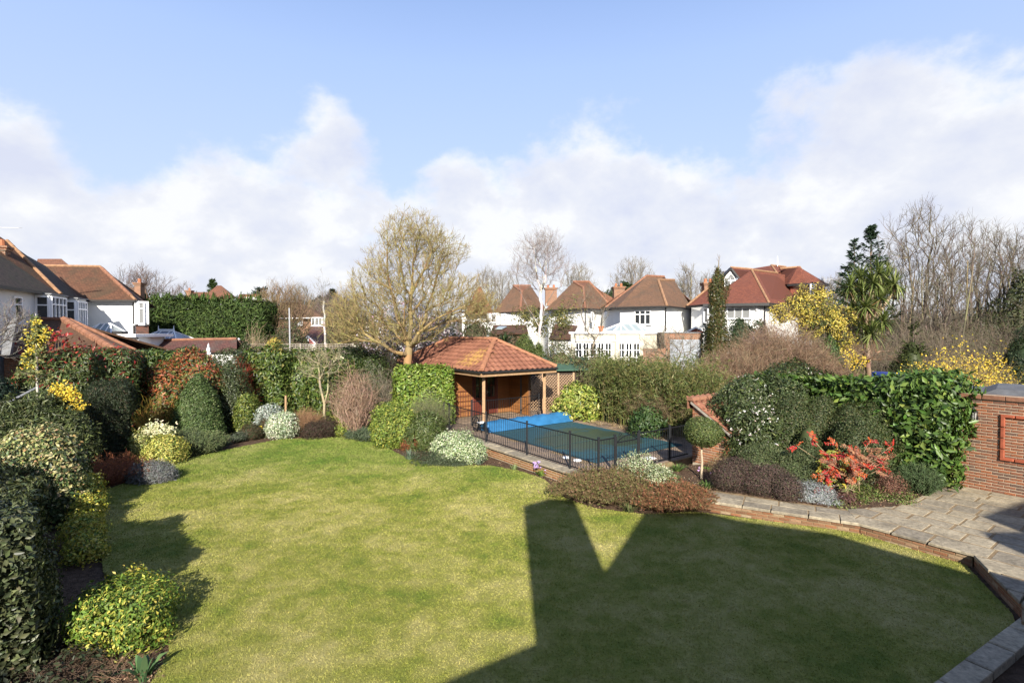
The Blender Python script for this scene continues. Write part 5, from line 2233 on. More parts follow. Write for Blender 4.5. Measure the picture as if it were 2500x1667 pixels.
window(hw_, onw(1569, 775), dr, 1.30, 1.10, 3, 0.28)
window(hw_, onw(1504, 775, l0 + Vector((.4, .3, 0)), wA) + Vector((0.2, -.2, 0)), (wA - l0).normalized(), 0.9, 1.15, 2, 0.25)
pp = onw(1629, 780)
pipe(hw_, wB + Vector((0.05, -0.1, 0)), 2.5, ZW)
roof(hw_, [[at(1482, 806, 39.2), at(1517, 806, 38.4), at(1515, 796, 39.4), at(1490, 796, 40)]], ROOF_RED, 'porch_roof')
chimney(hw_, at(1510, 720, 49), 1.0, 0.8, 6.5, at(1510, 706, 49).z, 2)
gr = thing('garden_room', 'cream flat-roofed garden room with French windows and a glass lantern', 'extension', at(1480, 880, 33))
g0, g1, g2 = at(1394, 808, 33.2), at(1572, 815, 32.4), at(1626, 811, 32.9)
g0, g1, g2 = lift(g0, 0), lift(g1, 0), lift(g2, 0)
ZG = at(1480, 810, 33).z
walls(gr, [g0, g1, g2, g2 + Vector((-1, 3, 0)), g0 + Vector((0.5, 4.5, 0))], 0, ZG - 0.12, CREAM)
mb = MB()
e = Vector((.0, -.12, 0))
mb.prism([(p.x, p.y) for p in (g0 + e + Vector((-.15, 0, 0)), g1 + e + Vector((.1, 0, 0)), g2 + Vector((.15, -.05, 0)), g2 + Vector((-1, 3, 0)), g0 + Vector((.5, 4.5, 0)))], ZG - 0.12, ZG)
mb.prism([(p.x, p.y) for p in (g0 + e * .6, g1 + e * .6, g1 + e * .6 + Vector((0, .1, 0)), g0 + e * .6 + Vector((0, .1, 0)))], ZG - 0.62, ZG - 0.52)
mb.build('cornice', PVC, gr)
gd = (g1 - g0).normalized()
gl_ = (g1 - g0).length
for k in range(9):
    t = 0.5 + k * 0.47 + (0.35 if k > 4 else 0)
    if t > gl_ - 0.3:
        continue
    c = g0 + gd * t
    window(gr, lift(c, ZG - 1.62), gd, 0.42, 1.85, 2, 0, 0.05, grid=4, sill=False)
for t in (0.12, 2.95, gl_ - 0.12):
    mb = MB()
    mb.box(lift(g0 + gd * t + e * .4, (ZG - 0.12) / 2), (0.13, 0.08, (ZG - 0.14) / 2), gd)
    mb.build('pilaster', CREAM, gr)
lantern(gr, at(1498, 812, 34), at(1606, 812, 35), 2.0, ZG + 0.02, 0.55, 6)
pt = thing('terracotta_pot', 'terracotta pot standing on the garden room flat roof', 'pot', at(1467, 805, 35.5))
mb = MB()
p = lift(at(1467, 805, 35.5), ZG)
mb.tube(p, p + UP * 0.33, 0.12, 0.19, 10)
mb.tube(p + UP * .33, p + UP * .40, 0.21, 0.21, 10)
mb.build('pot', CLAY, pt)
bw = thing('brick_garden_wall', 'brick boundary wall with a pale panel beside the cream garden room', 'wall', at(1668, 880, 31))
b0, b1 = lift(at(1622, 812, 31.2), 0), lift(at(1716, 812, 31.2), 0)
zb = at(1668, 813, 31.2).z
walls(bw, [b0, b1, b1 + Vector((.3, 2.5, 0)), b0 + Vector((0.3, 2.5, 0))], 0, zb, FAR_BRICK)
walls(bw, [lift(at(1570, 850, 31.1), 0), b0, b0 + Vector((0, .25, 0)), lift(at(1570, 850, 31.4), 0)], 0, at(1600, 851, 31).z, FAR_BRICK, 'low_wall')
mb = MB()
mb.prism([(p.x, p.y) for p in (lift(at(1636, 828, 31.14), 0), lift(at(1711, 828, 31.14), 0), lift(at(1711, 828, 31.3), 0), lift(at(1636, 828, 31.3), 0))], 1.0, at(1670, 829, 31.1).z)
mb.build('panel', plain('pale_panel', (0.24, 0.26, 0.29), 0.7, 0.06), bw)
mb = MB()
mb.prism([(p.x, p.y) for p in (b0 + Vector((-.05, -.05, 0)), b1 + Vector((.05, -.05, 0)), b1 + Vector((.05, 2.6, 0)), b0 + Vector((-.05, 2.6, 0)))], zb, zb + 0.05)
mb.build('coping', LEAD, bw)
pr_ = thing('porch_gable', 'small white gable with a red tiled face behind the brick boundary wall', 'porch', at(1695, 812, 35))
a, b, t = at(1672, 812, 34), at(1728, 812, 34), at(1698, 799, 34)
mb = MB()
mb.hexa([a, b, b + Vector((0, .2, 0)), a + Vector((0, .2, 0)), t - Vector((.02, 0, 0)), t + Vector((.02, 0, 0)), t + Vector((.02, .2, 0)), t + Vector((-.02, .2, 0))])
mb.build('gable', plain('gable_tile', (0.2, 0.06, 0.04), 0.8), pr_)
mb = MB()
mb.bar(a - Vector((0, .05, 0)), t - Vector((0, .05, 0)), 0.1, 0.10)
mb.bar(b - Vector((0, .05, 0)), t - Vector((0, .05, 0)), 0.1, 0.10)
mb.build('bargeboard', PVC, pr_)
walls(pr_, [a + Vector((.1, .1, 0)), b + Vector((-.1, .1, 0)), b + Vector((-.1, 2, 0)), a + Vector((.1, 2, 0))], 0, a.z, RENDER)

# ---- two more white houses to the left of it --------------------------------------------
hc = thing('white_house', 'white house with an orange brown hipped roof right of the birch', 'house', at(1420, 830, 50))
ZC_ = at(1425, 753, 49).z
q0, q1, q2 = lift(at(1330, 755, 53), ZC_), lift(at(1428, 755, 48.5), ZC_), lift(at(1500, 755, 53), ZC_)
t0, t1 = at(1400, 688, 55), at(1438, 688, 55)
roof(hc, [[q0, q1, at(1424, 702, 52.5), t0], [q1, q2, t1, at(1424, 702, 52.5)]], ROOF_TAN)
roof(hc, [[t0, t1, at(1424, 702, 52.6)]], ROOF_ORANGE, 'hip_end')
roof(hc, [[t1, at(1470, 712, 54), at(1502, 730, 54), q2 + Vector((0, 0.2, 0.02))]], ROOF_ORANGE, 'side_roof')
ridges(hc, [(q1, at(1424, 702, 52.5)), (t0, t1), (t0, at(1424, 702, 52.5)), (t1, q2)], 0.13, RIDGE)
gutter(hc, [q0, q1, q2])
walls(hc, [q0 + Vector((.4, .5, 0)), q1 + Vector((0, .5, 0)), q2 + Vector((-.3, .5, 0)), q2 + Vector((0, 8, 0)), q0 + Vector((0, 8, 0))], 0, ZC_ - .05)
window(hc, lift(at(1448, 770, 48.5), at(1448, 773, 48.8).z) + Vector((0, .6, 0)), (q2 - q1).normalized(), 0.4, 0.9, 1, 0, pane=GLASS)
pipe(hc, q1 + Vector((.1, .4, 0)), 2, ZC_)
roof(hc, [[at(1340, 826, 41), at(1394, 826, 41), at(1410, 795, 45), at(1355, 790, 45)]], ROOF_BROWN, 'lower_roof')
walls(hc, [at(1342, 826, 41.3), at(1394, 826, 41.3), at(1394, 826, 45), at(1342, 826, 45)], 0, at(1360, 826, 41.3).z - .03, RENDER, 'lower_wall')
chimney(hc, at(1345, 712, 54), 1.2, 0.8, 7.0, at(1345, 708, 54).z, 2)
hd = thing('white_house', 'far white house with an orange brown roof left of the birch', 'house', at(1250, 830, 58))
ZH = at(1250, 761, 57).z
q0, q1, q2 = lift(at(1205, 762, 60), ZH), lift(at(1270, 762, 56.5), ZH), lift(at(1340, 762, 61), ZH)
t0, t1 = at(1254, 698, 63), at(1296, 698, 63)
roof(hd, [[q0, q1, at(1274, 712, 60), t0], [q1, q2, t1, at(1274, 712, 60)]], ROOF_TAN)
roof(hd, [[t0, t1, at(1274, 712, 60.1)]], ROOF_ORANGE, 'hip_end')
ridges(hd, [(q1, at(1274, 712, 60)), (t0, t1), (t0, at(1274, 712, 60))], 0.15, RIDGE)
gutter(hd, [q0, q1, q2])
walls(hd, [q0 + Vector((-.8, .5, 0)), q1 + Vector((0, .5, 0)), q2 + Vector((-.3, .5, 0)), q2 + Vector((0, 8, 0)), q0 + Vector((-.8, 8, 0))], 0, ZH - .05)
f_ = lambda px, py: lift(on_wall(px, lift(q0, 0) + Vector((-.8, .48, 0)), lift(q1, 0) + Vector((0, .48, 0))), at(px, py, 58).z)
window(hd, f_(1204, 776), (q1 - q0).normalized(), 1.2, 1.0, 3, 0)
window(hd, f_(1232, 771), (q1 - q0).normalized(), 0.35, 0.55, 1, 0)
pipe(hd, lift(f_(1221, 770), 0), 2, ZH)
roof(hd, [[at(1196, 815, 50), at(1290, 813, 50), at(1285, 793, 54), at(1205, 793, 54)]], ROOF_BROWN, 'lower_roof')
walls(hd, [at(1198, 815, 50.4), at(1288, 813, 50.4), at(1288, 813, 55), at(1198, 813, 55)], 0, at(1240, 815, 50).z - .05, FAR_BRICK, 'lower_wall')
mb = MB()
mb.hexa([at(1209, 804, 51.5), at(1226, 804, 51.5), at(1238, 798, 52.6), at(1218, 798, 52.6)] + [p + UP * .08 for p in (at(1209, 804, 51.5), at(1226, 804, 51.5), at(1238, 798, 52.6), at(1218, 798, 52.6))])
mb.build('skylight', GLASS_ROOF, hd)
he_ = thing('orange_roof_house', 'orange peaked roof glimpsed through the branches of the big bare tree', 'house', at(1170, 800, 64))
roof(he_, [[at(1135, 765, 62), at(1205, 765, 62), at(1174, 700, 66), at(1166, 700, 66)]], ROOF_ORANGE)
walls(he_, [at(1128, 765, 63), at(1200, 765, 63), at(1200, 765, 70), at(1128, 765, 70)], 0, at(1160, 765, 62).z)

# ---- the red tiled house ----------------------------------------------------------------
hr = thing('red_tiled_house', 'white walled house with a new red tiled roof and dormer gable', 'house', at(1850, 800, 38))
ZR = at(1878, 741, 36).z
e0, e1, e2 = lift(at(1716, 743, 37.5), ZR), lift(at(1878, 741, 36), ZR), lift(at(1990, 741, 43), ZR)
a0, a1 = at(1835, 659, 40.5), at(1898, 667, 43)
lp = at(1783, 653, 43)
roof(hr, [[e0, e1, a0, at(1766, 705, 40)]], ROOF_RED)
roof(hr, [[e1, e2, at(2000, 690, 46.5), a1, a0]], ROOF_RED, 'right_roof')
roof(hr, [[at(1676, 747, 40), at(1745, 747, 38.2), at(1775, 694, 41.4), at(1783, 664, 44)]], ROOF_RED, 'left_roof')
tp0, tp1 = at(1883, 648, 45), at(1918, 652, 46)
roof(hr, [[a0 + Vector((0, .1, 0)), a1, tp1, tp0, at(1835, 656, 43.5)]], ROOF_RED, 'top_roof')
roof(hr, [[lp, at(1838, 658, 42.6), a0 + Vector((0, .2, 0)), at(1806, 682, 41.2)]], ROOF_RED, 'dormer_roof')
ridges(hr, [(e1, a0), (a0, a1), (tp0, tp1), (at(1676, 747, 39.9), at(1778, 664, 43.7)), (lp, at(1838, 658, 42.6)), (at(1904, 656, 44), at(1952, 652, 44)), (at(1952, 652, 44), at(1976, 688, 41.4)), (tp0, at(1896, 666, 43))], 0.09, RIDGE_TAN)
gutter(hr, [at(1676, 748, 39.9), e0 + Vector((0.1, 0, 0))], 0.1)
gutter(hr, [e0, e1, e2], 0.11)
walls(hr, [lift(at(1688, 749, 39.5), 0), lift(e0, 0) + Vector((.3, .5, 0)), lift(e1, 0) + Vector((-.1, .5, 0)), lift(e2, 0) + Vector((0, .4, 0)), lift(e2, 0) + Vector((0, 8, 0)), lift(at(1688, 749, 48), 0)], 0, ZR - .06)
# dormer gable: white frame and triangular light
ga_, gb_, gc_ = at(1768, 703, 41.0), at(1807, 682, 41.0), at(1783, 655, 41.2)
gl0, gl1 = at(1768, 672, 41.0), at(1805, 680, 41.0)
mb = MB()
mb.hexa([at(1768, 706, 41.1), at(1798, 690, 41.1), at(1798, 690, 43), at(1768, 706, 43), at(1768, 672, 41.1), at(1798, 676, 41.1), at(1798, 676, 43), at(1768, 672, 43)])
mb.hexa([at(1766, 673, 41.1), at(1801, 679, 41.1), at(1801, 679, 43), at(1766, 673, 43), gc_ + Vector((-.02, 0, -.1)), gc_ + Vector((.02, 0, -.1)), gc_ + Vector((.02, 1.8, -.1)), gc_ + Vector((-.02, 1.8, -.1))])
mb.build('dormer_cheek', PVC, hr)
mb = MB()
mb.bar(gc_ + Vector((0, -.1, 0)), at(1806, 682, 40.9), 0.3, 0.12)
mb.bar(gc_ + Vector((0, -.1, 0)), at(1762, 678, 40.9), 0.3, 0.12)
mb.build('bargeboard', BLACK, hr)
for tri in ((at(1775, 682, 41.0), at(1783, 682, 41.0), at(1784, 667, 41.0)), (at(1785, 682, 41.0), at(1795, 681, 41.0), at(1785, 667, 41.0))):
    mb = MB()
    mb.poly([tri[0], tri[1], tri[2]])
    w9 = mb.build('window', GLASS_PALE, hr)
for x0, x1 in ((1772, 1783), (1786, 1796)):
    mb = MB()
    mb.poly([at(x0, 700, 41.0), at(x1, 693 if x1 > 1790 else 698, 41.0), at(x1, 686, 41.0), at(x0, 686, 41.0)])
    mb.build('window', GLASS_PALE, hr)
# turret on the right
tz = at(1960, 690, 40.5).z
tc = at(1962, 690, 42.5)
rad = 1.75
oct_ = [Vector((tc.x + rad * math.cos(k * math.pi / 4 + .39), tc.y + rad * math.sin(k * math.pi / 4 + .39), 0)) for k in range(8)]
walls(hr, [p + (lift(tc, 0) - p) * 0.14 for p in oct_], 5, tz, plain('hung_tiles', (0.2, 0.06, 0.035), 0.85, 0.2), 'turret_wall')
tt = lift(tc, tz + 1.55) + Vector((-.5, 0, 0))
roof(hr, [[lift(oct_[k], tz), lift(oct_[(k + 1) % 8], tz), tt] for k in range(8)], ROOF_RED, 'turret_roof')
gutter(hr, [lift(oct_[k % 8], tz - .03) for k in range(9)], 0.1)
roof(hr, [[at(1903, 657, 45), at(1950, 653, 44), tt, lift(oct_[3], tz + .1), at(1898, 690, 42.5)]], ROOF_RED, 'link_roof')
window(hr, at(1985, 708, 40.65), (1, 0.25, 0), 0.62, 0.95, 2, 0.35)
dw = (e1 - e0).normalized()
w0_, w1_ = lift(e0, 0) + Vector((.3, .5, 0)), lift(e1, 0) + Vector((-.1, .5, 0))
for px, wd_, co in ((1802, 1.55, 3),):
    window(hr, onw(px, 764, w0_, w1_), (w1_ - w0_).normalized(), wd_, 0.85, co, 0, pane=GLASS_PALE)
window(hr, onw(1724, 770, lift(at(1688, 749, 39.5), 0), w0_), (w0_ - lift(at(1688, 749, 39.5), 0)).normalized(), 0.5, 1.1, 1, 0, pane=GLASS_PALE)
pipe(hr, on_wall(1865, w0_, w1_) + Vector((0, -.08, 0)), 2.5, ZR)
pipe(hr, lift(at(1697, 760, 39.2), 0), 2.5, ZR + 0.05)
mb = MB()
p = onw(1848, 754, w0_, w1_)
mb.box(p + Vector((0, -.06, 0)), (0.13, 0.05, 0.13))
mb.build('alarm_box', PVC, hr)
mb = MB()
mb.tube(at(1898, 650, 45), at(1898, 626, 45), 0.035, n=6)
mb.build('mast', PVC, hr)
chimney(hr, at(1728, 720, 42.5), 0.85, 0.7, 6.4, at(1728, 697, 42.5).z, 2)

# ---- aerials and poles ------------------------------------------------------------------
ae = thing('tv_aerial', 'thin television aerial against the sky above the white house roof', 'aerial', at(0, 560, 26))
mb = MB()
mb.bar(at(-30, 555, 26), at(46, 557, 26.5), 0.025)
for k in range(13):
    p = at(-30, 555, 26).lerp(at(46, 557, 26.5), k / 12)
    mb.bar(p + Vector((-.08, -.1, -.03)), p + Vector((.08, .1, .03)), 0.02)
mb.build('boom', STEEL, ae)
mb = MB()
mb.tube(at(-30, 640, 26), at(-30, 553, 26), 0.025, n=6)
mb.build('mast', STEEL, ae)
ae2 = thing('tv_aerial', 'television aerial on a pole beside the red tiled house', 'aerial', at(2013, 760, 42))
mb = MB()
mb.tube(at(2013, 760, 42), at(2013, 678, 42), 0.035, n=6)
mb.build('mast', STEEL, ae2)
mb = MB()
mb.bar(at(2005, 684, 42), at(2032, 681, 42), 0.05)
for k in range(5):
    p = at(2005, 684, 42).lerp(at(2011, 681, 42), k / 4)
    mb.bar(p + UP * .25, p - UP * .25, 0.02)
mb.build('boom', STEEL, ae2)
sp = thing('steel_pole', 'slim galvanised pole standing behind the trellis topped fence', 'pole', lift(at(707, 860, 36), 0))
mb = MB()
mb.tube(lift(at(709, 850, 36), 0), at(706, 752, 36), 0.065, 0.05, 8)
mb.build('shaft', STEEL, sp)
vt = thing('roof_vent', 'white capped vent rising from the dark trees at far right', 'vent', at(2451, 820, 40))
mb = MB()
mb.tube(at(2451, 818, 40), at(2451, 797, 40), 0.11, 0.10, 8)
mb.bar(at(2441, 795, 40), at(2461, 795, 40), 0.12, 0.05)
mb.build('cowl', PVC, vt)
mb = MB()
mb.tube(at(2451, 822, 40), at(2451, 818, 40), 0.14, 0.13, 8)
mb.build('collar', plain('yellow_collar', (0.5, 0.35, 0.03), 0.6), vt)
rl = thing('low_shed', 'low flat roof seen under the bare trees at far right', 'shed', at(2470, 840, 41))
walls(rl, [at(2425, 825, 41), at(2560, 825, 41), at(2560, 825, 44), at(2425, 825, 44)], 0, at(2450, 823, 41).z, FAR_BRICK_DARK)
mb = MB()
mb.box(at(2492, 821, 42.4), (2.4, 1.7, 0.06))
mb.build('flat_roof', LEAD, rl)
bc = thing('parked_car', 'blue and white roof of a vehicle glimpsed over the laurel hedge', 'car', lift(at(2165, 910, 25), 0))
cc_ = lift(at(2166, 910, 25), 0)
mb = MB()
zt = at(2166, 909, 25).z
mb.hexa([cc_ + Vector((-1.3, -.8, .35)), cc_ + Vector((1.3, -.8, .35)), cc_ + Vector((1.3, .8, .35)), cc_ + Vector((-1.3, .8, .35)),
         cc_ + Vector((-1.3, -.8, zt - .5)), cc_ + Vector((1.2, -.8, zt - .5)), cc_ + Vector((1.2, .8, zt - .5)), cc_ + Vector((-1.3, .8, zt - .5))])
mb.hexa([cc_ + Vector((-.7, -.72, zt - .5)), cc_ + Vector((.7, -.72, zt - .5)), cc_ + Vector((.7, .72, zt - .5)), cc_ + Vector((-.7, .72, zt - .5)),
         cc_ + Vector((-.3, -.6, zt)), cc_ + Vector((.3, -.6, zt)), cc_ + Vector((.3, .6, zt)), cc_ + Vector((-.3, .6, zt))])
mb.build('body', plain('blue_car_paint', (0.03, 0.06, 0.3), 0.3, 0.05), bc)
for sx in (-.8, .8):
    mb = MB()
    mb.tube(cc_ + Vector((sx, -.85, .32)), cc_ + Vector((sx, .85, .32)), 0.32, n=12)
    mb.build('wheel', BLACK, bc)

# ---- trellis topped fence in the middle, with its posts ---------------------------------
tf2 = thing('trellis_topped_fence', 'grey wooden fence with square trellis top behind the laurel hedge', 'fence', at(730, 860, 31))
fa, fb = lift(at(606, 855, 31), 0), lift(at(862, 850, 31), 0)
zt, zb = at(730, 840, 31).z, at(730, 856, 31).z
fd = (fb - fa).normalized()
FL = (fb - fa).length
mb = MB()
mb.prism([(p.x, p.y) for p in (fa, fb, fb + Vector((0, .05, 0)), fa + Vector((0, .05, 0)))], 0, zb)
mb.build('panel', GREYWOOD, tf2)
for k in range(5):
    mb = MB()
    p = fa + fd * (FL * k / 4)
    mb.bar(lift(p, 0), lift(p, zt + .05), 0.09)
    mb.build('post', GREYWOOD, tf2)
for k in range(4):
    mb = MB()
    z = zb + (zt - zb) * (k + .3) / 3.3
    mb.bar(lift(fa, z), lift(fb, z), 0.02, 0.035)
    mb.build('slat', GREYWOOD, tf2)
k = 0.0
while k < FL:
    mb = MB()
    p = fa + fd * k + Vector((0, -.02, 0))
    mb.bar(lift(p, zb), lift(p, zt), 0.035, 0.02)
    mb.build('slat', GREYWOOD, tf2)
    k += 0.16
stake = thing('garden_stake', 'short pale timber stake before the laurel hedge', 'stake', lift(at(698, 990, 23), 0))
mb = MB()
mb.bar(lift(at(698, 990, 23), 0), at(698, 965, 23), 0.08)
mb.build('shaft', POST, stake)

# ---- pale garden wall at the far left ---------------------------------------------------
lw = thing('garden_wall', 'short pale rendered wall with a sloping grey top at the left edge', 'wall', at(0, 1000, 16.5))
mb = MB()
a, b = at(-160, 1020, 15.5), at(30, 990, 17.5)
mb.hexa([lift(a, 0), lift(b, 0), lift(b, 0) + Vector((-.1, .2, 0)), lift(a, 0) + Vector((-.1, .2, 0)), lift(a, at(-160, 1010, 15.5).z), at(30, 975, 17.5), at(30, 975, 17.5) + Vector((-.1, .2, 0)), lift(a, at(-160, 1010, 15.5).z) + Vector((-.1, .2, 0))])
mb.build('wall', CREAM_WALL, lw)
mb = MB()
mb.bar(at(18, 984, 17.0), at(92, 945, 18.2), 0.12, 0.04)
mb.build('coping', LEAD, lw)

# ---- the house the picture is taken from: it only shows as its shadow -------------------
own = thing('family_house', 'tall house behind the viewpoint whose roof and chimney shade the lawn', 'house', (4, -4, 0))
Y0 = -1.6


def shape(name, prof, y0, y1, mat):
    mb = MB()
    n = len(prof)
    mb.v += [(x, y0, z) for x, z in prof] + [(x, y1, z) for x, z in prof]
    mb.f.append(list(range(n)))
    mb.f.append(list(range(n, 2 * n))[::-1])
    for i in range(n):
        j = (i + 1) % n
        mb.f.append([i, n + i, n + j, j])
    mb.uv = [[(0, 0)] * len(f) for f in mb.f]
    return mb.build(name, mat, own)


TS = math.tan(SUN_EL)
hz = lambda dd, z=0.0: (dd - Y0) * TS + z
shape('wall', [(-0.95, 0), (9.4, 0), (9.4, 4.6), (-0.95, 4.15)], Y0, Y0 - 8, FAR_BRICK)
shape('left_shade_wing', [(-14, 0), (-0.96, 0), (-0.96, 3.9), (-5.8, 3.9), (-6.6, hz(7.2)), (-14, hz(7.2))], Y0, Y0 - 8, FAR_BRICK)  # unseen wing, its raised end shaped to shade the left hedge
shape('roof', [(-0.95, 4.16), (0.36, hz(7.1)), (1.77, hz(9.39)), (3.15, hz(12.2)), (4.55, hz(12.25)), (5.15, hz(11.7)), (6.83, hz(10.9)), (7.3, hz(10.2)), (7.8, hz(9.6)), (8.35, hz(8.9)), (9.4, hz(7.6)), (9.4, 4.61)], Y0, Y0 - 7, ROOF_BROWN)
shape('chimney', [(0.34, 4.0), (1.72, 4.0), (1.6, hz(13.05)), (0.94, hz(13.15)), (0.28, hz(12.6))], Y0 + 0.05, Y0 - 0.9, FAR_BRICK)
shape('right_wing', [(9.41, 0), (16, 0), (16, hz(12.6, ZP)), (12.4, hz(12.3, ZP)), (10.4, hz(11.3, ZP)), (10.9, hz(10.4, ZP)), (9.6, hz(10.4, ZP)), (9.41, hz(10.0, ZP))], Y0, Y0 - 6, FAR_BRICK)
# ------------------------------------------------------------------ planting
def E(x0, x1, ytop, d, z0=0.0, ry=1.0, sink=0.3):
    """ellipsoid that spans photo columns x0..x1 at depth d, with its top at row ytop, rooted at z0"""
    c = at((x0 + x1) / 2, ytop, d)
    rx = (x1 - x0) / 2 * d / F
    rz = (c.z - z0) * (1 + sink) / 2
    return ('e', (c.x, c.y, c.z - rz), (rx, rx * ry, rz))


def EF(x0, x1, y0, y1, d, ry=1.0):
    """free ellipsoid between rows y0 and y1"""
    c = at((x0 + x1) / 2, (y0 + y1) / 2, d)
    return ('e', tuple(c), ((x1 - x0) / 2 * d / F, (x1 - x0) / 2 * d / F * ry, (y1 - y0) / 2 * d / F))


def BX(x0, x1, ytop, d, depth, z0=0.0, ax=(1, 0, 0)):
    c = at((x0 + x1) / 2, ytop, d)
    h = c.z - z0
    return ('b', (c.x, c.y + depth / 2, z0 + h / 2), ((x1 - x0) / 2 * d / F, depth / 2, h / 2), ax)


def shrub(name, label, cat, shapes, seed, group=None, **kw):
    s0 = shapes[0]
    zb = kw.get('zmin', 0.0)
    t = thing(name, label, cat, (s0[1][0], s0[1][1], zb), group)
    foliage(t, shapes, seed=seed, **kw)
    return t


def add_stems(t, base, n, spread, h, seed, col=(((0.12, 0.085, 0.05), 1),), r=0.006, **kw):
    rng = np.random.default_rng(seed)
    S, tips = arching_stems(rng, base, n, spread, h, r, **kw)
    wood(t, S, col, 'stems', 3, seed, kind='stuff')
    return tips


DKG = [((0.028, 0.044, 0.013), 3), ((0.043, 0.064, 0.017), 3), ((0.065, 0.088, 0.026), 1)]
MIDG = [((0.05, 0.085, 0.022), 3), ((0.075, 0.115, 0.03), 2), ((0.035, 0.06, 0.018), 2)]
LAUR = [((0.055, 0.105, 0.02), 3), ((0.085, 0.14, 0.028), 3), ((0.035, 0.065, 0.016), 2), ((0.13, 0.17, 0.04), 0.7)]
LAUR_D = [((0.045, 0.075, 0.016), 3), ((0.075, 0.11, 0.024), 2), ((0.028, 0.048, 0.014), 2), ((0.12, 0.13, 0.035), 0.5)]
GOLD = [((0.42, 0.36, 0.055), 3), ((0.30, 0.30, 0.05), 3), ((0.10, 0.15, 0.03), 2), ((0.50, 0.45, 0.14), 1)]
GOLDG = [((0.12, 0.19, 0.03), 4), ((0.075, 0.125, 0.022), 2), ((0.30, 0.31, 0.05), 1.5), ((0.45, 0.40, 0.08), 1.0)]
WHITEV = [((0.50, 0.53, 0.40), 4), ((0.32, 0.38, 0.24), 2), ((0.13, 0.19, 0.08), 2), ((0.60, 0.60, 0.50), 1)]
GREYG = [((0.22, 0.24, 0.22), 2), ((0.15, 0.17, 0.15), 2), ((0.30, 0.31, 0.30), 1)]
CONIF = [((0.035, 0.06, 0.014), 3), ((0.055, 0.088, 0.02), 3), ((0.075, 0.11, 0.026), 1), ((0.024, 0.038, 0.012), 1.5)]
RUST = [((0.20, 0.07, 0.03), 3), ((0.27, 0.10, 0.04), 2), ((0.13, 0.06, 0.03), 2)]
TWB = (((0.17, 0.105, 0.065), 3), ((0.22, 0.15, 0.10), 2), ((0.11, 0.075, 0.05), 2))
TWG = (((0.17, 0.145, 0.11), 3), ((0.13, 0.11, 0.08), 2), ((0.21, 0.18, 0.12), 1))
TWD = (((0.085, 0.065, 0.05), 3), ((0.12, 0.085, 0.065), 2))
OCHRE = (((0.215, 0.16, 0.082), 3), ((0.255, 0.185, 0.085), 2), ((0.16, 0.125, 0.075), 2), ((0.28, 0.26, 0.09), 1))
YEL = [((0.62, 0.44, 0.045), 3), ((0.70, 0.55, 0.09), 2), ((0.50, 0.36, 0.05), 1)]

# ---- clipped and tall hedges -------------------------------------------------------------
sh = shrub('photinia_hedge', 'tall dark green hedge with drooping leaves in front of the tiled garage', 'hedge',
           [BX(70, 262, 862, 19.2, 2.6, 0, (0.91, 0.41, 0)), E(60, 270, 852, 20.4), E(40, 150, 880, 19.2)], 101, leaf=0.16, wid=0.28, cover=2.3, droop=0.75, lumps=0.09, lfreq=1.6,
           cols=[((0.05, 0.075, 0.022), 3), ((0.075, 0.10, 0.03), 3), ((0.03, 0.045, 0.016), 2), ((0.13, 0.14, 0.05), 0.7)], mat=LEAF_GLOSS,
           tipcols=[((0.22, 0.03, 0.025), 2), ((0.30, 0.06, 0.04), 1)], tipshare=0.16, single=120)
rng = np.random.default_rng(102)
tips = np.array([tuple(at(x, y, 20.6)) for x, y in [(128, 820), (142, 812), (150, 822), (135, 835), (160, 838), (192, 845), (205, 850), (120, 850), (175, 852), (285, 862), (300, 872), (310, 890), (60, 850), (232, 856), (255, 860)]])
tp = np.repeat(tips, 9, 0) + rng.normal(size=(len(tips) * 9, 3)) * 0.13
flecks(sh, tp, 0.17, [((0.24, 0.03, 0.025), 3), ((0.13, 0.10, 0.03), 1)], 103, 'young_shoots', LEAF_GLOSS, 2)
S = np.array([(*(p - np.array([0, 0, 0.9])), *p, 0.012, 0.006) for p in tips])
wood(sh, S, TWB, 'shoots', 3, 104)

shrub('laurel_hedge', 'dark laurel hedge between the red photinia and the white conservatory', 'hedge',
      [BX(322, 450, 858, 24.0, 1.6)], 105, leaf=0.17, wid=0.42, cover=2.2, cols=LAUR_D, mat=LEAF_GLOSS, lumps=0.10)
shrub('laurel_hedge', 'long laurel hedge with mottled leaves across the far side of the lawn', 'hedge',
      [BX(586, 812, 857, 24.0, 1.5), E(760, 880, 885, 24.6), BX(586, 690, 862, 23.8, 0.8)], 106, leaf=0.17, wid=0.45, cover=2.2,
      cols=[((0.055, 0.085, 0.018), 3), ((0.09, 0.125, 0.026), 3), ((0.03, 0.05, 0.014), 2), ((0.17, 0.17, 0.05), 0.8)], mat=LEAF_GLOSS, lumps=0.16, lfreq=1.7, single=150)
shrub('clipped_laurel_hedge', 'square clipped bright green laurel block beside the pool house', 'hedge',
      [BX(958, 1100, 900, 21.6, 1.5, 0.0, (0.97, 0.24, 0))], 107, leaf=0.15, wid=0.42, cover=2.6, cols=[((0.11, 0.17, 0.025), 3), ((0.16, 0.215, 0.035), 3), ((0.065, 0.11, 0.02), 2), ((0.24, 0.27, 0.06), 1)],
      mat=LEAF_GLOSS, lumps=0.05, lfreq=2.5, single=260)
lh = ('b', (10.45, 15.25, 1.62), (2.35, 0.85, 1.40), tuple(U))
shrub('laurel_hedge', 'big glossy cherry laurel hedge standing against the brick garage', 'hedge',
      [lh, ('e', (8.9, 17.4, 1.6), (1.3, 1.1, 1.5)), ('e', (11.4, 13.9, 1.7), (0.85, 0.8, 1.5))], 108, leaf=0.19, wid=0.45, cover=2.3, cols=LAUR, mat=LEAF_GLOSS, lumps=0.14, lfreq=1.8, zmin=ZP + .05,
      stand=0.7, single=300, thick=0.35)

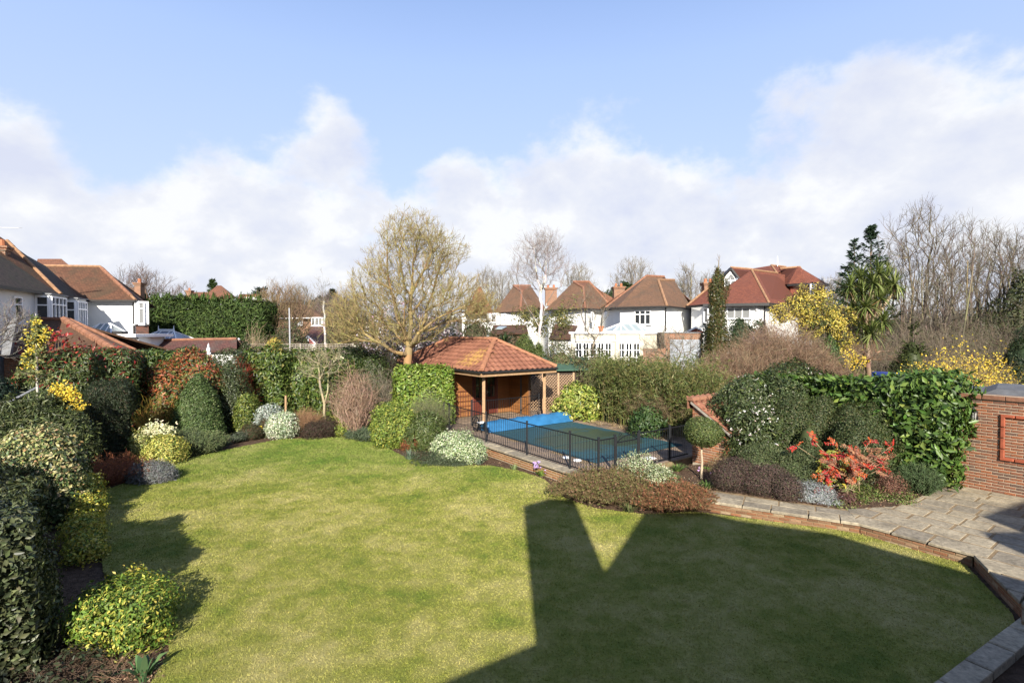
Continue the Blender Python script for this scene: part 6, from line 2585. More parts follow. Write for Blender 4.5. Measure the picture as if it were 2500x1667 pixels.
# ---- left border -------------------------------------------------------------------------
t = shrub('red_photinia', 'spreading photinia with red young leaves behind the clipped green cone', 'shrub',
          [E(395, 550, 862, 23.0), E(338, 480, 905, 21.8), E(440, 556, 892, 21.9)], 110, leaf=0.15, wid=0.36, cover=1.9, lumps=0.2, lfreq=2.0,
          cols=[((0.07, 0.09, 0.022), 3), ((0.12, 0.13, 0.03), 2), ((0.035, 0.05, 0.018), 2)], mat=LEAF_GLOSS,
          tipcols=[((0.22, 0.06, 0.025), 3), ((0.28, 0.11, 0.04), 1.3), ((0.16, 0.04, 0.02), 1)], tipshare=0.5, single=120)
t = thing('dogwood', 'clump of bare yellow green dogwood stems left of the clipped cone', 'shrub', tuple(lift(at(372, 1040, 20.2), 0)))
add_stems(t, lift(at(372, 1040, 20.2), 0), 130, (1.0, 0.6), 1.9, 111, (((0.25, 0.20, 0.04), 3), ((0.30, 0.15, 0.04), 1)), 0.007, droop=0.1, side=1, base_r=0.35)
p = lift(G(485, 1072, 0), 0)
shrub('clipped_cone_shrub', 'large clipped egg shaped evergreen at the lawn edge', 'topiary',
      [('k', (p.x, p.y, -0.05), 0.98, 2.72, 1.75)], 112, leaf=0.075, wid=0.5, cover=2.6, cols=[((0.065, 0.10, 0.03), 3), ((0.09, 0.13, 0.042), 3), ((0.04, 0.065, 0.02), 2), ((0.14, 0.17, 0.07), 0.6)],
      lumps=0.035, lfreq=5, thick=0.12, core=0.1)
shrub('osmanthus', 'dark small leaved evergreen between the photinia and the laurel hedge', 'shrub',
      [E(512, 606, 862, 23.2), E(528, 604, 905, 22.2)], 113, leaf=0.075, wid=0.55, cover=2.1, cols=[((0.032, 0.044, 0.018), 3), ((0.06, 0.075, 0.03), 2), ((0.11, 0.125, 0.07), 0.5)], mat=LEAF_GLOSS, lumps=0.14)
t = thing('red_twig_climber', 'red twiggy climber on the end of the long laurel hedge', 'climber', tuple(lift(at(588, 960, 22.9), 0)))
add_stems(t, lift(at(588, 960, 22.8), 0), 60, 0.35, 3.2, 114, (((0.30, 0.045, 0.03), 2), ((0.2, 0.05, 0.03), 1)), 0.006, droop=0.2, side=2)
shrub('elaeagnus', 'rounded golden green shrub right of the clipped cone', 'shrub',
      [E(568, 632, 962, 21.7)], 115, leaf=0.085, wid=0.5, cover=2.2, cols=[((0.10, 0.13, 0.025), 3), ((0.16, 0.18, 0.04), 2), ((0.05, 0.075, 0.018), 2)], mat=LEAF_GLOSS)

mt = thing('mimosa_sapling', 'slender young mimosa with a pale stem and yellow blossom at the left', 'tree', tuple(lift(at(92, 1000, 17), 0)))
rng = np.random.default_rng(116)
sk = [(np.array(lift(at(93, 1000, 17), 0.0)), -1)]
for k, y in enumerate((1000, 950, 900, 860, 820, 790, 765)):
    sk.append((np.array(at(92 - k * 0.8, y, 17)), k))
nd = np.array([q for q, _ in sk])
S = [(*nd[i], *nd[i + 1], 0.05 - 0.006 * i, 0.045 - 0.006 * i) for i in range(len(nd) - 1)]
wood(mt, S, (((0.42, 0.40, 0.38), 1),), 'stem', 6, 116)
side = []
fpts = []
for k in range(44):
    y = rng.uniform(775, 940)
    b0 = np.array(at(90, y, 17))
    a = rng.uniform(0, 6.28)
    ln = 0.14 + 0.42 * (y - 760) / 200
    b1 = b0 + np.array([math.cos(a), math.sin(a), 0.35]) * ln * rng.uniform(0.6, 1.2)
    side.append((*b0, *b1, 0.008, 0.004))
    for _ in range(7):
        fpts.append(b0 + (b1 - b0) * rng.uniform(0.4, 1.15) + rng.normal(size=3) * 0.06)
wood(mt, side, (((0.25, 0.22, 0.16), 1),), 'twigs', 3, 117, kind='stuff')
flecks(mt, np.array(fpts), 0.11, [((0.13, 0.15, 0.06), 2), ((0.20, 0.20, 0.07), 1)], 118, 'leaves', LEAF, 3)
yl = []
for x, y, r in ((82, 800, .2), (112, 812, .18), (72, 832, .22), (104, 828, .16), (60, 880, .22), (74, 893, .14), (86, 845, .18), (70, 858, .15), (92, 786, .12)):
    c = np.array(at(x, y, 16.9))
    yl.append(c + rng.normal(size=(26, 3)) * r * 0.5)
flecks(mt, np.concatenate(yl), 0.06, [((0.65, 0.50, 0.06), 3), ((0.70, 0.60, 0.16), 1)], 119, 'blossom', LEAF_MATT, 3)

t = shrub('bay_shrub', 'dark shrub with narrow leaves in front of the young mimosa', 'shrub',
          [E(20, 190, 958, 15.0), E(-40, 100, 985, 14.2), E(120, 225, 1000, 14.8)], 120, leaf=0.13, wid=0.24, cover=2.3, lumps=0.14, cols=[((0.045, 0.058, 0.022), 3), ((0.072, 0.09, 0.032), 2), ((0.13, 0.145, 0.055), 0.6)], mat=LEAF_GLOSS, rand=1.0)
t = shrub('mimosa_shrub', 'two yellow mimosa sprays beside the dark clipped yew', 'shrub', [E(118, 190, 965, 15.6)], 121, leaf=0.12, wid=0.25, cover=1.2, cols=[((0.09, 0.11, 0.04), 1)])
yl = []
rng = np.random.default_rng(122)
for x, y, r in ((140, 955, .22), (165, 950, .2), (150, 970, .2), (175, 962, .16), (186, 985, .2), (190, 1000, .13), (132, 962, .15)):
    yl.append(np.array(at(x, y, 15.2)) + rng.normal(size=(45, 3)) * r * 0.5)
flecks(t, np.concatenate(yl), 0.065, YEL, 123, 'blossom', LEAF_MATT, 3)
shrub('yew_hedge', 'dark clipped yew block behind the mimosa sprays', 'hedge', [BX(176, 256, 946, 16.6, 1.8, 0, (0.80, 0.6, 0))], 124, leaf=0.09, wid=0.22, cover=2.4,
      cols=[((0.022, 0.032, 0.016), 3), ((0.035, 0.048, 0.02), 2), ((0.07, 0.05, 0.03), 0.5)], lumps=0.08)
shrub('dark_conifer', 'dark green conifer bush at the left edge under the brick wall', 'shrub', [E(-60, 38, 915, 17.5)], 125, leaf=0.11, wid=0.25, cover=2.2, cols=[((0.014, 0.028, 0.02), 3), ((0.025, 0.045, 0.03), 2)], lumps=0.12)
shrub('variegated_holly', 'big rounded holly with cream edged leaves at the left', 'shrub',
      [E(-30, 215, 1042, 12.2, ry=0.8), E(50, 205, 1095, 11.6, ry=0.7)], 126, leaf=0.085, wid=0.55, cover=2.4, cols=[((0.05, 0.075, 0.028), 3), ((0.08, 0.11, 0.04), 2), ((0.03, 0.045, 0.018), 2)],
      tipcols=[((0.34, 0.31, 0.15), 2), ((0.24, 0.25, 0.09), 2), ((0.30, 0.19, 0.10), 0.6)], tipshare=0.55, mat=LEAF_GLOSS, lumps=0.08, single=80)
shrub('elaeagnus_hedge', 'tall dark grey green hedge filling the lower left corner', 'hedge',
      [('b', (-7.5, 6.85, 1.0), (1.45, 0.9, 1.06), (-0.655, 0.755, 0)), ('e', (-8.3, 7.6, 0.9), (0.8, 0.8, 1.2)), ('e', (-7.5, 6.7, 0.9), (0.85, 0.8, 1.25)), ('e', (-10.1, 8.9, 0.8), (1.2, 1.1, 1.25)), ('e', (-11.0, 9.8, 0.8), (1.1, 1.0, 1.25)), ('e', (-9.5, 7.6, 0.9), (1.2, 1.2, 1.4))], 127,
      leaf=0.085, wid=0.5, cover=2.3, cols=[((0.066, 0.08, 0.036), 3), ((0.098, 0.112, 0.05), 2), ((0.044, 0.054, 0.025), 2), ((0.14, 0.15, 0.09), 0.4)], mat=LEAF_GLOSS, lumps=0.10, lfreq=2.2, single=300)
shrub('euonymus_hedge', 'yellow variegated euonymus, the farther of two beside the dark hedge', 'shrub', [E(166, 254, 1152, 12.2, ry=0.9), E(172, 250, 1200, 11.4)], 128, 'yellow euonymus along the left border',
      leaf=0.06, wid=0.5, cover=2.3, cols=GOLD, lumps=0.07, single=60)
shrub('euonymus_hedge', 'yellow variegated euonymus, the nearer of two beside the dark hedge', 'shrub', [E(160, 252, 1258, 10.3, ry=0.9), E(168, 250, 1310, 9.7)], 129, 'yellow euonymus along the left border',
      leaf=0.06, wid=0.5, cover=2.3, cols=GOLD, lumps=0.07, single=60)
shrub('golden_bush', 'low round golden and green bush nearest the camera at lower left', 'shrub',
      [E(176, 408, 1432, 7.3, ry=0.85, sink=0.15), E(250, 400, 1455, 7.05), E(200, 320, 1440, 7.5)], 130, leaf=0.062, wid=0.42, cover=2.3, cols=GOLDG, patch=(GOLD, 2.4, 0.0), lumps=0.10, lfreq=3.5, thick=0.2, stand=0.5, single=300)
t = thing('rust_spirea', 'low rust red twiggy shrub left of the grey lavender', 'shrub', tuple(G(285, 1182)))
p = G(285, 1178)
tips = add_stems(t, p, 420, (0.85, 0.55), 0.85, 131, (((0.23, 0.085, 0.045), 3), ((0.17, 0.07, 0.04), 2)), 0.004, droop=0.3, base_r=0.35)
flecks(t, tips, 0.045, RUST, 132, 'leaves', LEAF_MATT, 2)
shrub('lavender', 'grey lavender mound at the left lawn edge', 'shrub', [('e', (*G(370, 1175)[:2], 0.12), (0.66, 0.5, 0.5))], 133, leaf=0.085, wid=0.16, cover=2.4,
      cols=[((0.15, 0.155, 0.15), 3), ((0.21, 0.215, 0.215), 2), ((0.09, 0.095, 0.085), 1)], stand=0.9, rand=0.9, mat=LEAF_MATT, lumps=0.06)
shrub('variegated_euonymus', 'bright yellow variegated bush jutting over the left lawn edge', 'shrub', [('e', (*G(402, 1132)[:2], 0.28), (0.6, 0.5, 0.66))], 134, leaf=0.07, wid=0.5, cover=2.4,
      cols=[((0.45, 0.42, 0.11), 3), ((0.34, 0.33, 0.07), 2), ((0.13, 0.17, 0.04), 2)], lumps=0.08)
t = shrub('pieris', 'pieris with cream flower heads behind the yellow variegated bush', 'shrub', [E(328, 425, 1040, 17.6), E(320, 370, 1060, 17.0)], 135, leaf=0.09, wid=0.35, cover=2.0, cols=[((0.30, 0.30, 0.10), 2), ((0.12, 0.15, 0.04), 2), ((0.42, 0.42, 0.18), 1)])
rng = np.random.default_rng(136)
q = np.concatenate([np.array(at(x, y, 17.2)) + rng.normal(size=(40, 3)) * 0.10 for x, y in ((372, 1042), (390, 1044), (405, 1047), (360, 1055), (345, 1066), (335, 1082), (412, 1052), (380, 1052))])
flecks(t, q, 0.07, [((0.66, 0.64, 0.42), 1)], 137, 'flower_heads', LEAF_MATT, 3)
t = thing('rosemary', 'upright rosemary with needle leaves in front of the clipped cone', 'shrub', tuple(G(462, 1110)))
rng = np.random.default_rng(138)
for k, (x, y, n, sp, h) in enumerate(((430, 1100, 150, .55, .85), (480, 1108, 180, .6, .85), (515, 1098, 100, .4, .7))):
    tips = add_stems(t, G(x, y), n, sp, h, 139 + k, (((0.085, 0.11, 0.045), 2), ((0.12, 0.14, 0.065), 1)), 0.013, droop=0.05, side=2, base_r=0.3)
foliage(t, [('e', (*G(470, 1104)[:2], .2), (1.0, .5, .55))], leaf=0.07, wid=0.14, cover=1.5, cols=[((0.07, 0.095, 0.045), 2), ((0.11, 0.13, 0.07), 1)], stand=1.4, seed=142, lumps=0.1, core=0.2)


def daffs(label, px, py, seed, n=45, h=0.32, fl=7, z=0.0):
    t = thing('daffodil_clump', label, 'flowers', tuple(G(px, py, z)), 'daffodil clumps in the borders')
    p = G(px, py, z)
    blades(t, p, n, h, 0.16, 0.016, (((0.08, 0.14, 0.07), 2), ((0.11, 0.17, 0.08), 1)), seed, base_r=0.08)
    rng = np.random.default_rng(seed)
    if fl:
        q = np.array(p) + np.stack([rng.uniform(-.16, .16, fl), rng.uniform(-.12, .05, fl), rng.uniform(h * .8, h * 1.15, fl)], 1)
        S = [(*(np.array(p) + (a - np.array(p)) * np.array([.3, .3, 0])), *a, 0.005, 0.004) for a in q]
        wood(t, S, (((0.08, 0.14, 0.06), 1),), 'stalks', 3, seed)
        flecks(t, q, 0.055, [((0.70, 0.55, 0.05), 1)], seed + 1, 'flowers', LEAF_MATT, 5)
    return t


daffs('daffodils between the rust red shrub and the yellow variegated bush', 352, 1125, 150, fl=9)
daffs('daffodils left of the round white variegated bush', 638, 1068, 151, 60, 0.4, 7)
daffs('daffodils below the tall vase shaped twiggy shrub', 830, 1062, 152, 45, 0.42, 8)

# ---- far border --------------------------------------------------------------------------
shrub('silver_shrub', 'silvery white leaved shrub behind the round white variegated bush', 'shrub', [E(622, 692, 990, 21.9), E(620, 650, 1010, 21.2)], 155, leaf=0.085, wid=0.3, cover=1.6, cols=[((0.42, 0.45, 0.42), 2), ((0.28, 0.32, 0.28), 2), ((0.14, 0.17, 0.13), 1)], lumps=0.15)
shrub('white_variegated_bush', 'round white variegated bush at the far lawn edge', 'shrub', [E(652, 726, 1008, 21.0, sink=.15)], 156, leaf=0.07, wid=0.55, cover=2.4, cols=WHITEV, lumps=0.06)
shrub('brown_heath', 'low dark brown and green mound left of the daffodils', 'shrub', [E(582, 645, 1032, 20.7), E(630, 662, 1020, 21.0)], 157, leaf=0.06, wid=0.25, cover=2.2, cols=[((0.06, 0.05, 0.028), 3), ((0.05, 0.07, 0.03), 2), ((0.12, 0.06, 0.035), 1)], mat=LEAF_MATT)
shrub('grey_green_mound', 'low grey green mound at the lawn edge right of the rosemary', 'shrub', [E(552, 604, 1052, 20.0), E(520, 565, 1072, 19.6)], 158, leaf=0.07, wid=0.25, cover=2.1, cols=[((0.09, 0.11, 0.07), 2), ((0.06, 0.08, 0.045), 2), ((0.16, 0.16, 0.13), 1)], mat=LEAF_MATT)
t = thing('tan_grass_mound', 'rounded tan twiggy mound behind the dark heather', 'shrub', tuple(lift(at(750, 1050, 21.6), 0)))
add_stems(t, lift(at(750, 1050, 21.6), 0), 600, 0.52, 1.1, 159, (((0.27, 0.165, 0.09), 3), ((0.22, 0.12, 0.07), 2)), 0.004, droop=0.25, side=2, base_r=0.3)
shrub('dark_heather', 'dark maroon heather mound at the far lawn edge', 'shrub', [E(742, 800, 1028, 20.9), E(780, 824, 1024, 21.1)], 160, leaf=0.06, wid=0.3, cover=2.3, cols=[((0.045, 0.03, 0.022), 3), ((0.07, 0.04, 0.03), 1), ((0.05, 0.05, 0.025), 1)], mat=LEAF_MATT)
shrub('lime_euonymus', 'lime yellow low bush right of the dark heather', 'shrub', [E(790, 842, 1016, 21.6), E(815, 858, 1032, 21.3)], 161, leaf=0.07, wid=0.5, cover=2.2, cols=[((0.24, 0.27, 0.045), 2), ((0.12, 0.17, 0.03), 2), ((0.36, 0.36, 0.09), 1)])
shrub('low_evergreen', 'low green mound between the twiggy shrub and the golden euonymus', 'shrub', [E(868, 930, 1040, 20.3), E(845, 880, 1055, 20.6)], 162, leaf=0.07, wid=0.3, cover=2.1, cols=[((0.06, 0.085, 0.045), 2), ((0.09, 0.11, 0.06), 1)])
t = thing('small_bare_tree', 'small multi stemmed bare tree in front of the long laurel hedge', 'tree', tuple(lift(at(794, 1020, 22.2), 0)))
b = np.array(lift(at(794, 1020, 22.2), 0))
sk = [(b, -1), (np.array(at(792, 985, 22.2)), 0), (np.array(at(786, 960, 22.1)), 1), (np.array(at(780, 925, 22)), 2), (np.array(at(776, 890, 22)), 3), (np.array(at(800, 955, 22.3)), 1), (np.array(at(802, 915, 22.3)), 5), (np.array(at(806, 880, 22.3)), 6)]
bare_tree(t, b, 4, [(tuple(at(785, 885, 22)), (1.0, 0.8, 0.75), 1.0)], 163, 130, 0.055, 0.008, (((0.24, 0.21, 0.14), 2), ((0.3, 0.26, 0.15), 1)), 0.3, 2, 0.3, 0.3, 0.02, skel=sk)
t = thing('vase_shrub', 'tall vase shaped shrub of bare pinkish brown stems', 'shrub', tuple(lift(at(865, 1048, 21.3), 0)))
p = lift(at(865, 1048, 21.3), 0)
rng = np.random.default_rng(164)
S, tips = arching_stems(rng, p, 210, (0.86, 0.6), 2.85, 0.009, 0.04, 8, 0.13, 1, 0.95)
wood(t, S, (((0.33, 0.22, 0.16), 3), ((0.26, 0.17, 0.12), 2), ((0.40, 0.29, 0.21), 1)), 'stems', 3, 164, kind='stuff')
tw = []
for _ in range(5):
    q = tips + rng.normal(size=tips.shape) * 0.22 - np.array([0, 0, 0.35])
    tw.append(np.concatenate([q, q + rng.normal(size=tips.shape) * 0.16 + np.array([0, 0, 0.12]), np.full((len(q), 1), 0.005), np.full((len(q), 1), 0.003)], 1))
wood(t, np.concatenate(tw), TWB, 'twigs', 3, 165, kind='stuff')
t = shrub('dark_evergreen', 'dark glossy evergreen with few pale flowers behind the vase shaped shrub', 'shrub', [E(808, 912, 845, 25.4), E(870, 950, 868, 25.0)], 166, leaf=0.12, wid=0.4, cover=1.9, cols=DKG, mat=LEAF_GLOSS, lumps=0.2)
q = np.array([tuple(at(x, y, 24.2)) for x, y in ((822, 872), (828, 876), (834, 872), (818, 880), (850, 900))])
flecks(t, q, 0.12, [((0.6, 0.58, 0.4), 1)], 167, 'flowers', LEAF_MATT, 4)
t = thing('grey_twig_shrub', 'grey leafless twiggy shrub left of the clipped laurel block', 'shrub', tuple(lift(at(925, 990, 23), 0)))
p = lift(at(925, 990, 23), 0)
S, tips = arching_stems(np.random.default_rng(168), p, 110, (1.0, 0.8), 2.9, 0.007, 0.12, 7, 0.5, 3)
wood(t, S, TWG, 'stems', 3, 168, kind='stuff')
shrub('golden_euonymus', 'big rounded golden green euonymus before the clipped laurel block', 'shrub', [E(908, 1020, 980, 19.8, ry=.9), E(905, 985, 1010, 19.2), E(930, 1030, 1000, 19.4)], 169, leaf=0.08, wid=0.5, cover=2.3,
      cols=[((0.13, 0.18, 0.03), 4), ((0.19, 0.23, 0.04), 3), ((0.07, 0.11, 0.022), 2), ((0.36, 0.34, 0.07), 1)], patch=(GOLD, 1.6, 1.25), lumps=0.09, single=120)
shrub('green_pittosporum', 'dark green shrub with upright leaves right of the golden euonymus', 'shrub', [E(988, 1086, 1005, 18.9, ry=.9), E(984, 1030, 1040, 18.6)], 170, leaf=0.12, wid=0.22, cover=2.3, cols=[((0.055, 0.08, 0.022), 3), ((0.09, 0.115, 0.036), 2), ((0.16, 0.18, 0.085), 0.6)], stand=0.9, mat=LEAF_GLOSS)
t = thing('broom', 'wispy grey green broom behind the dark upright shrub', 'shrub', tuple(lift(at(1045, 1010, 20.4), 0)))
S, tips = arching_stems(np.random.default_rng(171), lift(at(1045, 1010, 20.4), 0.2), 700, 0.8, 1.75, 0.003, 0.1, 5, 0.2, 1)
wood(t, S, (((0.13, 0.14, 0.07), 2), ((0.16, 0.16, 0.08), 1)), 'stems', 3, 171, kind='stuff')
shrub('red_nandina', 'small rust red bush at the foot of the dark upright shrub', 'shrub', [('e', (*G(1000, 1098)[:2], .15), (.37, .33, .36))], 172, leaf=0.055, wid=0.35, cover=1.9, cols=RUST, mat=LEAF_MATT)


def strap(label, px, py, seed, n=50, h=0.4, sp=0.2, col=(((0.17, 0.22, 0.16), 2), ((0.12, 0.17, 0.10), 1)), z=0.0, name='iris_clump'):
    t = thing(name, label, 'plant', tuple(G(px, py, z)))
    blades(t, G(px, py, z), n, h, sp, 0.022, col, seed, base_r=0.12)
    return t


strap('grey green iris clump beside the small rust red bush', 1000, 1122, 173, 70, 0.45, 0.25)
strap('grey iris clump at the corner of the pool wall', 1170, 1132, 174, 50, 0.36, 0.2)
strap('iris clump at the foot of the vase shaped shrub', 852, 1066, 175, 70, 0.42, 0.25)
strap('tiny strap leaved plant by the buff brick wall', 1255, 1146, 176, 24, 0.22, 0.14, (((0.16, 0.22, 0.08), 1),))
t = shrub('white_variegated_bush', 'wide white variegated bush beside the pool railing corner', 'shrub', [E(1060, 1160, 1052, 17.6, ry=.8), E(1085, 1185, 1062, 17.1, ry=.8), E(1055, 1120, 1080, 16.9)], 177,
          leaf=0.065, wid=0.5, cover=2.3, cols=[((0.48, 0.52, 0.36), 3), ((0.28, 0.34, 0.18), 3), ((0.13, 0.19, 0.07), 2)], lumps=0.1, single=120)
shrub('prostrate_conifer', 'flat dark green spreading plant along the lawn edge below the white bush', 'shrub', [('e', (*G(1075, 1132)[:2], 0.0), (0.85, 0.35, 0.26)), ('e', (*G(1110, 1136)[:2], 0.0), (0.5, 0.3, 0.2))], 178, leaf=0.07, wid=0.2, cover=2.2,
      cols=[((0.045, 0.06, 0.03), 3), ((0.07, 0.09, 0.04), 1)], core=0.06, thick=0.12, zmin=0.02)
t = thing('primrose_clump', 'clump of lilac primroses against the buff brick wall', 'flowers', tuple(G(1322, 1162)))
p = G(1322, 1160)
blades(t, p, 60, 0.22, 0.16, 0.03, (((0.14, 0.20, 0.04), 2), ((0.10, 0.16, 0.04), 1)), 179, base_r=0.15)
rng = np.random.default_rng(180)
q = np.concatenate([np.array(at(1309, 1135, 15.45)) + rng.normal(size=(22, 3)) * 0.055, np.array(at(1334, 1153, 15.3)) + rng.normal(size=(7, 3)) * 0.03])
flecks(t, q, 0.06, [((0.44, 0.30, 0.58), 2), ((0.5, 0.38, 0.62), 1)], 180, 'flowers', LEAF_MATT, 4)

# ---- beside the pool ---------------------------------------------------------------------
shrub('spotted_laurel', 'bright yellow green spotted laurel at the far corner of the pool', 'shrub', [E(1360, 1462, 930, 23.5, ZD, .8), E(1352, 1415, 955, 23.3, ZD), E(1405, 1470, 952, 23.0, ZD)], 181, leaf=0.2, wid=0.36, cover=2.1,
      cols=[((0.22, 0.25, 0.045), 3), ((0.14, 0.18, 0.03), 3), ((0.32, 0.33, 0.09), 1.5), ((0.07, 0.10, 0.022), 1.5)], mat=LEAF_GLOSS, lumps=0.16, zmin=ZD, single=120)
shrub('dark_aucuba', 'dark glossy bush at the right bank of the pool', 'shrub', [E(1546, 1622, 988, 19.6, ZD), E(1560, 1615, 975, 20.2, ZD)], 182, leaf=0.16, wid=0.42, cover=2.1, cols=[((0.035, 0.065, 0.02), 3), ((0.06, 0.095, 0.03), 2)], mat=LEAF_GLOSS, zmin=ZD, lumps=0.12, single=60)
bt = thing('bamboo_grove', 'tall arching bamboo thicket along the far bank of the pool', 'bamboo', tuple(D(4.2, 7, ZD)))
rng = np.random.default_rng(183)
n = 430
sB = rng.uniform(1.2, 7.4, n)
tB = np.where(sB > 6.0, rng.uniform(7.4, 8.6, n), rng.uniform(6.2, 8.2, n))
base = np.stack([O.x - U.x * sB + V.x * tB, O.y - U.y * sB + V.y * tB, np.full(n, ZD)], 1)
hgt = (3.35 - 0.10 * np.abs(sB - 3.2)) * rng.uniform(0.5, 1.0, n)
lean = rng.normal(size=(n, 2)) * 0.35 + np.array([-0.05, -0.1])
S, LPs = [], []
prev = base
for k in range(1, 8):
    t_ = k / 7
    cur = base + np.concatenate([lean * (t_ ** 2)[..., None] if False else lean * t_ ** 2, (hgt * (t_ - 0.10 * t_ ** 3))[:, None]], 1) + rng.normal(size=(n, 3)) * 0.01
    S.append(np.concatenate([prev, cur, np.full((n, 1), 0.010 * (1.1 - t_ * .8)), np.full((n, 1), 0.010 * (1.0 - t_ * .8))], 1))
    if k >= 2:
        for _ in range(3 if k < 5 else 6):
            m = prev + (cur - prev) * rng.random((n, 1))
            e = rng.normal(size=(n, 3)) * 0.22 + np.array([0, 0, 0.10])
            S.append(np.concatenate([m, m + e, np.full((n, 1), 0.004), np.full((n, 1), 0.002)], 1))
            for w_ in (0.5, 0.8, 1.0, 1.05):
                LPs.append(m + e * w_)
    prev = cur
wood(bt, np.concatenate(S), (((0.20, 0.17, 0.06), 2), ((0.12, 0.13, 0.04), 3), ((0.27, 0.21, 0.10), 1)), 'culms', 4, 184, kind='stuff')
P = np.concatenate(LPs)
P = P[rng.random(len(P)) < 0.85]
m = len(P)
A = rng.normal(size=(m, 3)) * 0.8 + np.array([0, 0, -0.35])
B = unit(rng.normal(size=(m, 3)) + np.array([0, -0.4, 0.5]))
L = rng.uniform(0.12, 0.25, m)
v, tri = leaves_geo(P, B, A, L, L * 0.15)
cc = np.repeat(pick_cols(rng, m, [((0.088, 0.112, 0.028), 3), ((0.125, 0.142, 0.04), 2), ((0.055, 0.075, 0.02), 2.5), ((0.23, 0.21, 0.10), 0.7)]), 4, 0)
o = bpy.data.objects.new('leaves', np_mesh('leaves', v - np.array(bt.location), tris=tri, mat=LEAF, cols=cc))
C.objects.link(o)
o.parent = bt
o['kind'] = 'stuff'
t = thing('dry_grass', 'dry straw coloured litter along the far bank of the pool', 'dry grass', tuple(D(4.5, 6.2, ZD)))
for k in range(10):
    blades(t, D(2.2 + k * 0.55, 5.75 + 0.12 * (k % 3), ZD), 60, 0.22, 0.32, 0.012, (((0.34, 0.26, 0.15), 2), ((0.26, 0.18, 0.10), 1)), 190 + k, 'tuft', 0.8, 0.2, LEAF_MATT)
t = thing('bare_thicket', 'grey brown leafless thicket between bamboo and pump house', 'shrub', tuple(lift(at(1650, 1040, 20.5), ZD)))
for k, (x, d, n_, sp, h) in enumerate(((1640, 20.5, 300, 1.3, 2.5), (1690, 21.5, 260, 1.2, 2.3), (1600, 22.5, 240, 1.2, 2.9), (1720, 19.5, 160, 1.0, 2.2))):
    S, tips = arching_stems(np.random.default_rng(200 + k), lift(at(x, 1030, d), ZD), n_, sp, h, 0.006, 0.35, 7, 0.5, 3)
    wood(t, S, (((0.17, 0.125, 0.075), 3), ((0.20, 0.18, 0.09), 1), ((0.13, 0.085, 0.05), 2)), 'stems', 3, 200 + k, kind='stuff')
shrub('ivy_bush', 'green ivy clad bush inside the thicket behind the pump house', 'shrub', [E(1650, 1745, 905, 23.2, 0), EF(1545, 1650, 895, 1000, 24.5)], 206, leaf=0.12, wid=0.55, cover=1.1, cols=[((0.06, 0.09, 0.03), 2), ((0.10, 0.13, 0.04), 1), ((0.13, 0.09, 0.05), 1)], lumps=0.2)

# ---- right bed ---------------------------------------------------------------------------
bt_ = G(1713, 1168, ZP + .05)
t = thing('standard_ball_tree', 'round headed standard tree on a thin pale stem by the pump house', 'tree', tuple(bt_))
mb = MB()
q0 = Vector(bt_)
for k in range(4):
    q1 = Vector(bt_) + Vector((0.012 * math.sin(k * 2.1), 0, 0.235 * (k + 1)))
    mb.tube(q0, q1, 0.036 - k * 0.003, 0.033 - k * 0.003, 8)
    q0 = q1
mb.build('trunk', plain('pale_bark', (0.36, 0.29, 0.2), 0.85, 0.25, 20.0, bump=0.004), t)
foliage(t, [('e', (bt_.x + .03, bt_.y, bt_.z + 1.27), (0.50, 0.50, 0.42))], leaf=0.05, wid=0.45, cover=2.5, cols=[((0.09, 0.12, 0.035), 3), ((0.13, 0.155, 0.05), 2), ((0.055, 0.075, 0.025), 2)], lumps=0.025, lfreq=6, thick=0.12, core=0.08, seed=210, zmin=0.5, name='crown')

vt_ = shrub('viburnum', 'large dark evergreen with scattered white flowers behind the pump house', 'shrub',
            [E(1738, 1840, 950, 15.6, ZP), E(1750, 1900, 930, 16.2, ZP), E(1840, 2040, 905, 17.0, ZP), E(1775, 1900, 985, 15.2, ZP), E(1850, 1990, 940, 15.9, ZP), E(1950, 2060, 920, 16.2, ZP), E(1785, 1845, 932, 15.7, ZP), E(1862, 1925, 908, 16.2, ZP), E(1935, 1985, 902, 16.6, ZP), E(1800, 1865, 1005, 14.7, ZP), E(1880, 1950, 985, 15.2, ZP)], 211, leaf=0.095, wid=0.42, cover=2.2, cols=[((0.036, 0.052, 0.019), 3), ((0.056, 0.074, 0.026), 3), ((0.09, 0.108, 0.04), 1)],
            mat=LEAF_GLOSS, lumps=0.26, lfreq=1.6, zmin=ZP, single=160)
rng = np.random.default_rng(212)
fl = []
for sh in ([E(1752, 1905, 925, 16.2, ZP), E(1850, 2030, 905, 17.2, ZP), E(1770, 1890, 985, 15.0, ZP)]):
    d = unit(rng.normal(size=(58, 3)) + np.array([0, -0.7, 0.5]))
    fl.append(np.array(sh[1]) + d * (np.array(sh[2]) + rng.uniform(0, 0.24, (58, 1))))
fl = np.concatenate(fl)
fl = fl[fl[:, 2] > 0.9]
fl = np.repeat(fl, 3, 0) + rng.normal(size=(len(fl) * 3, 3)) * 0.03
flecks(vt_, fl, 0.042, [((0.72, 0.70, 0.68), 3), ((0.55, 0.42, 0.42), 1)], 213, 'flowers', LEAF_MATT, 2)
shrub('fine_leaved_evergreen', 'dull green fine leaved shrub between viburnum and cherry laurel', 'shrub', [E(1895, 1985, 978, 15.0, ZP, .8), E(1950, 2060, 965, 14.9, ZP, .7), E(2030, 2115, 985, 14.5, ZP), E(2080, 2190, 978, 14.2, ZP, .7), E(1920, 2030, 1015, 14.2, ZP), E(2035, 2140, 1022, 13.9, ZP), E(1985, 2040, 955, 15.1, ZP)], 214, leaf=0.055, wid=0.4, cover=2.0,
      cols=[((0.04, 0.06, 0.02), 3), ((0.065, 0.08, 0.028), 2), ((0.10, 0.095, 0.04), 0.8)], lumps=0.24, lfreq=1.7, zmin=ZP)
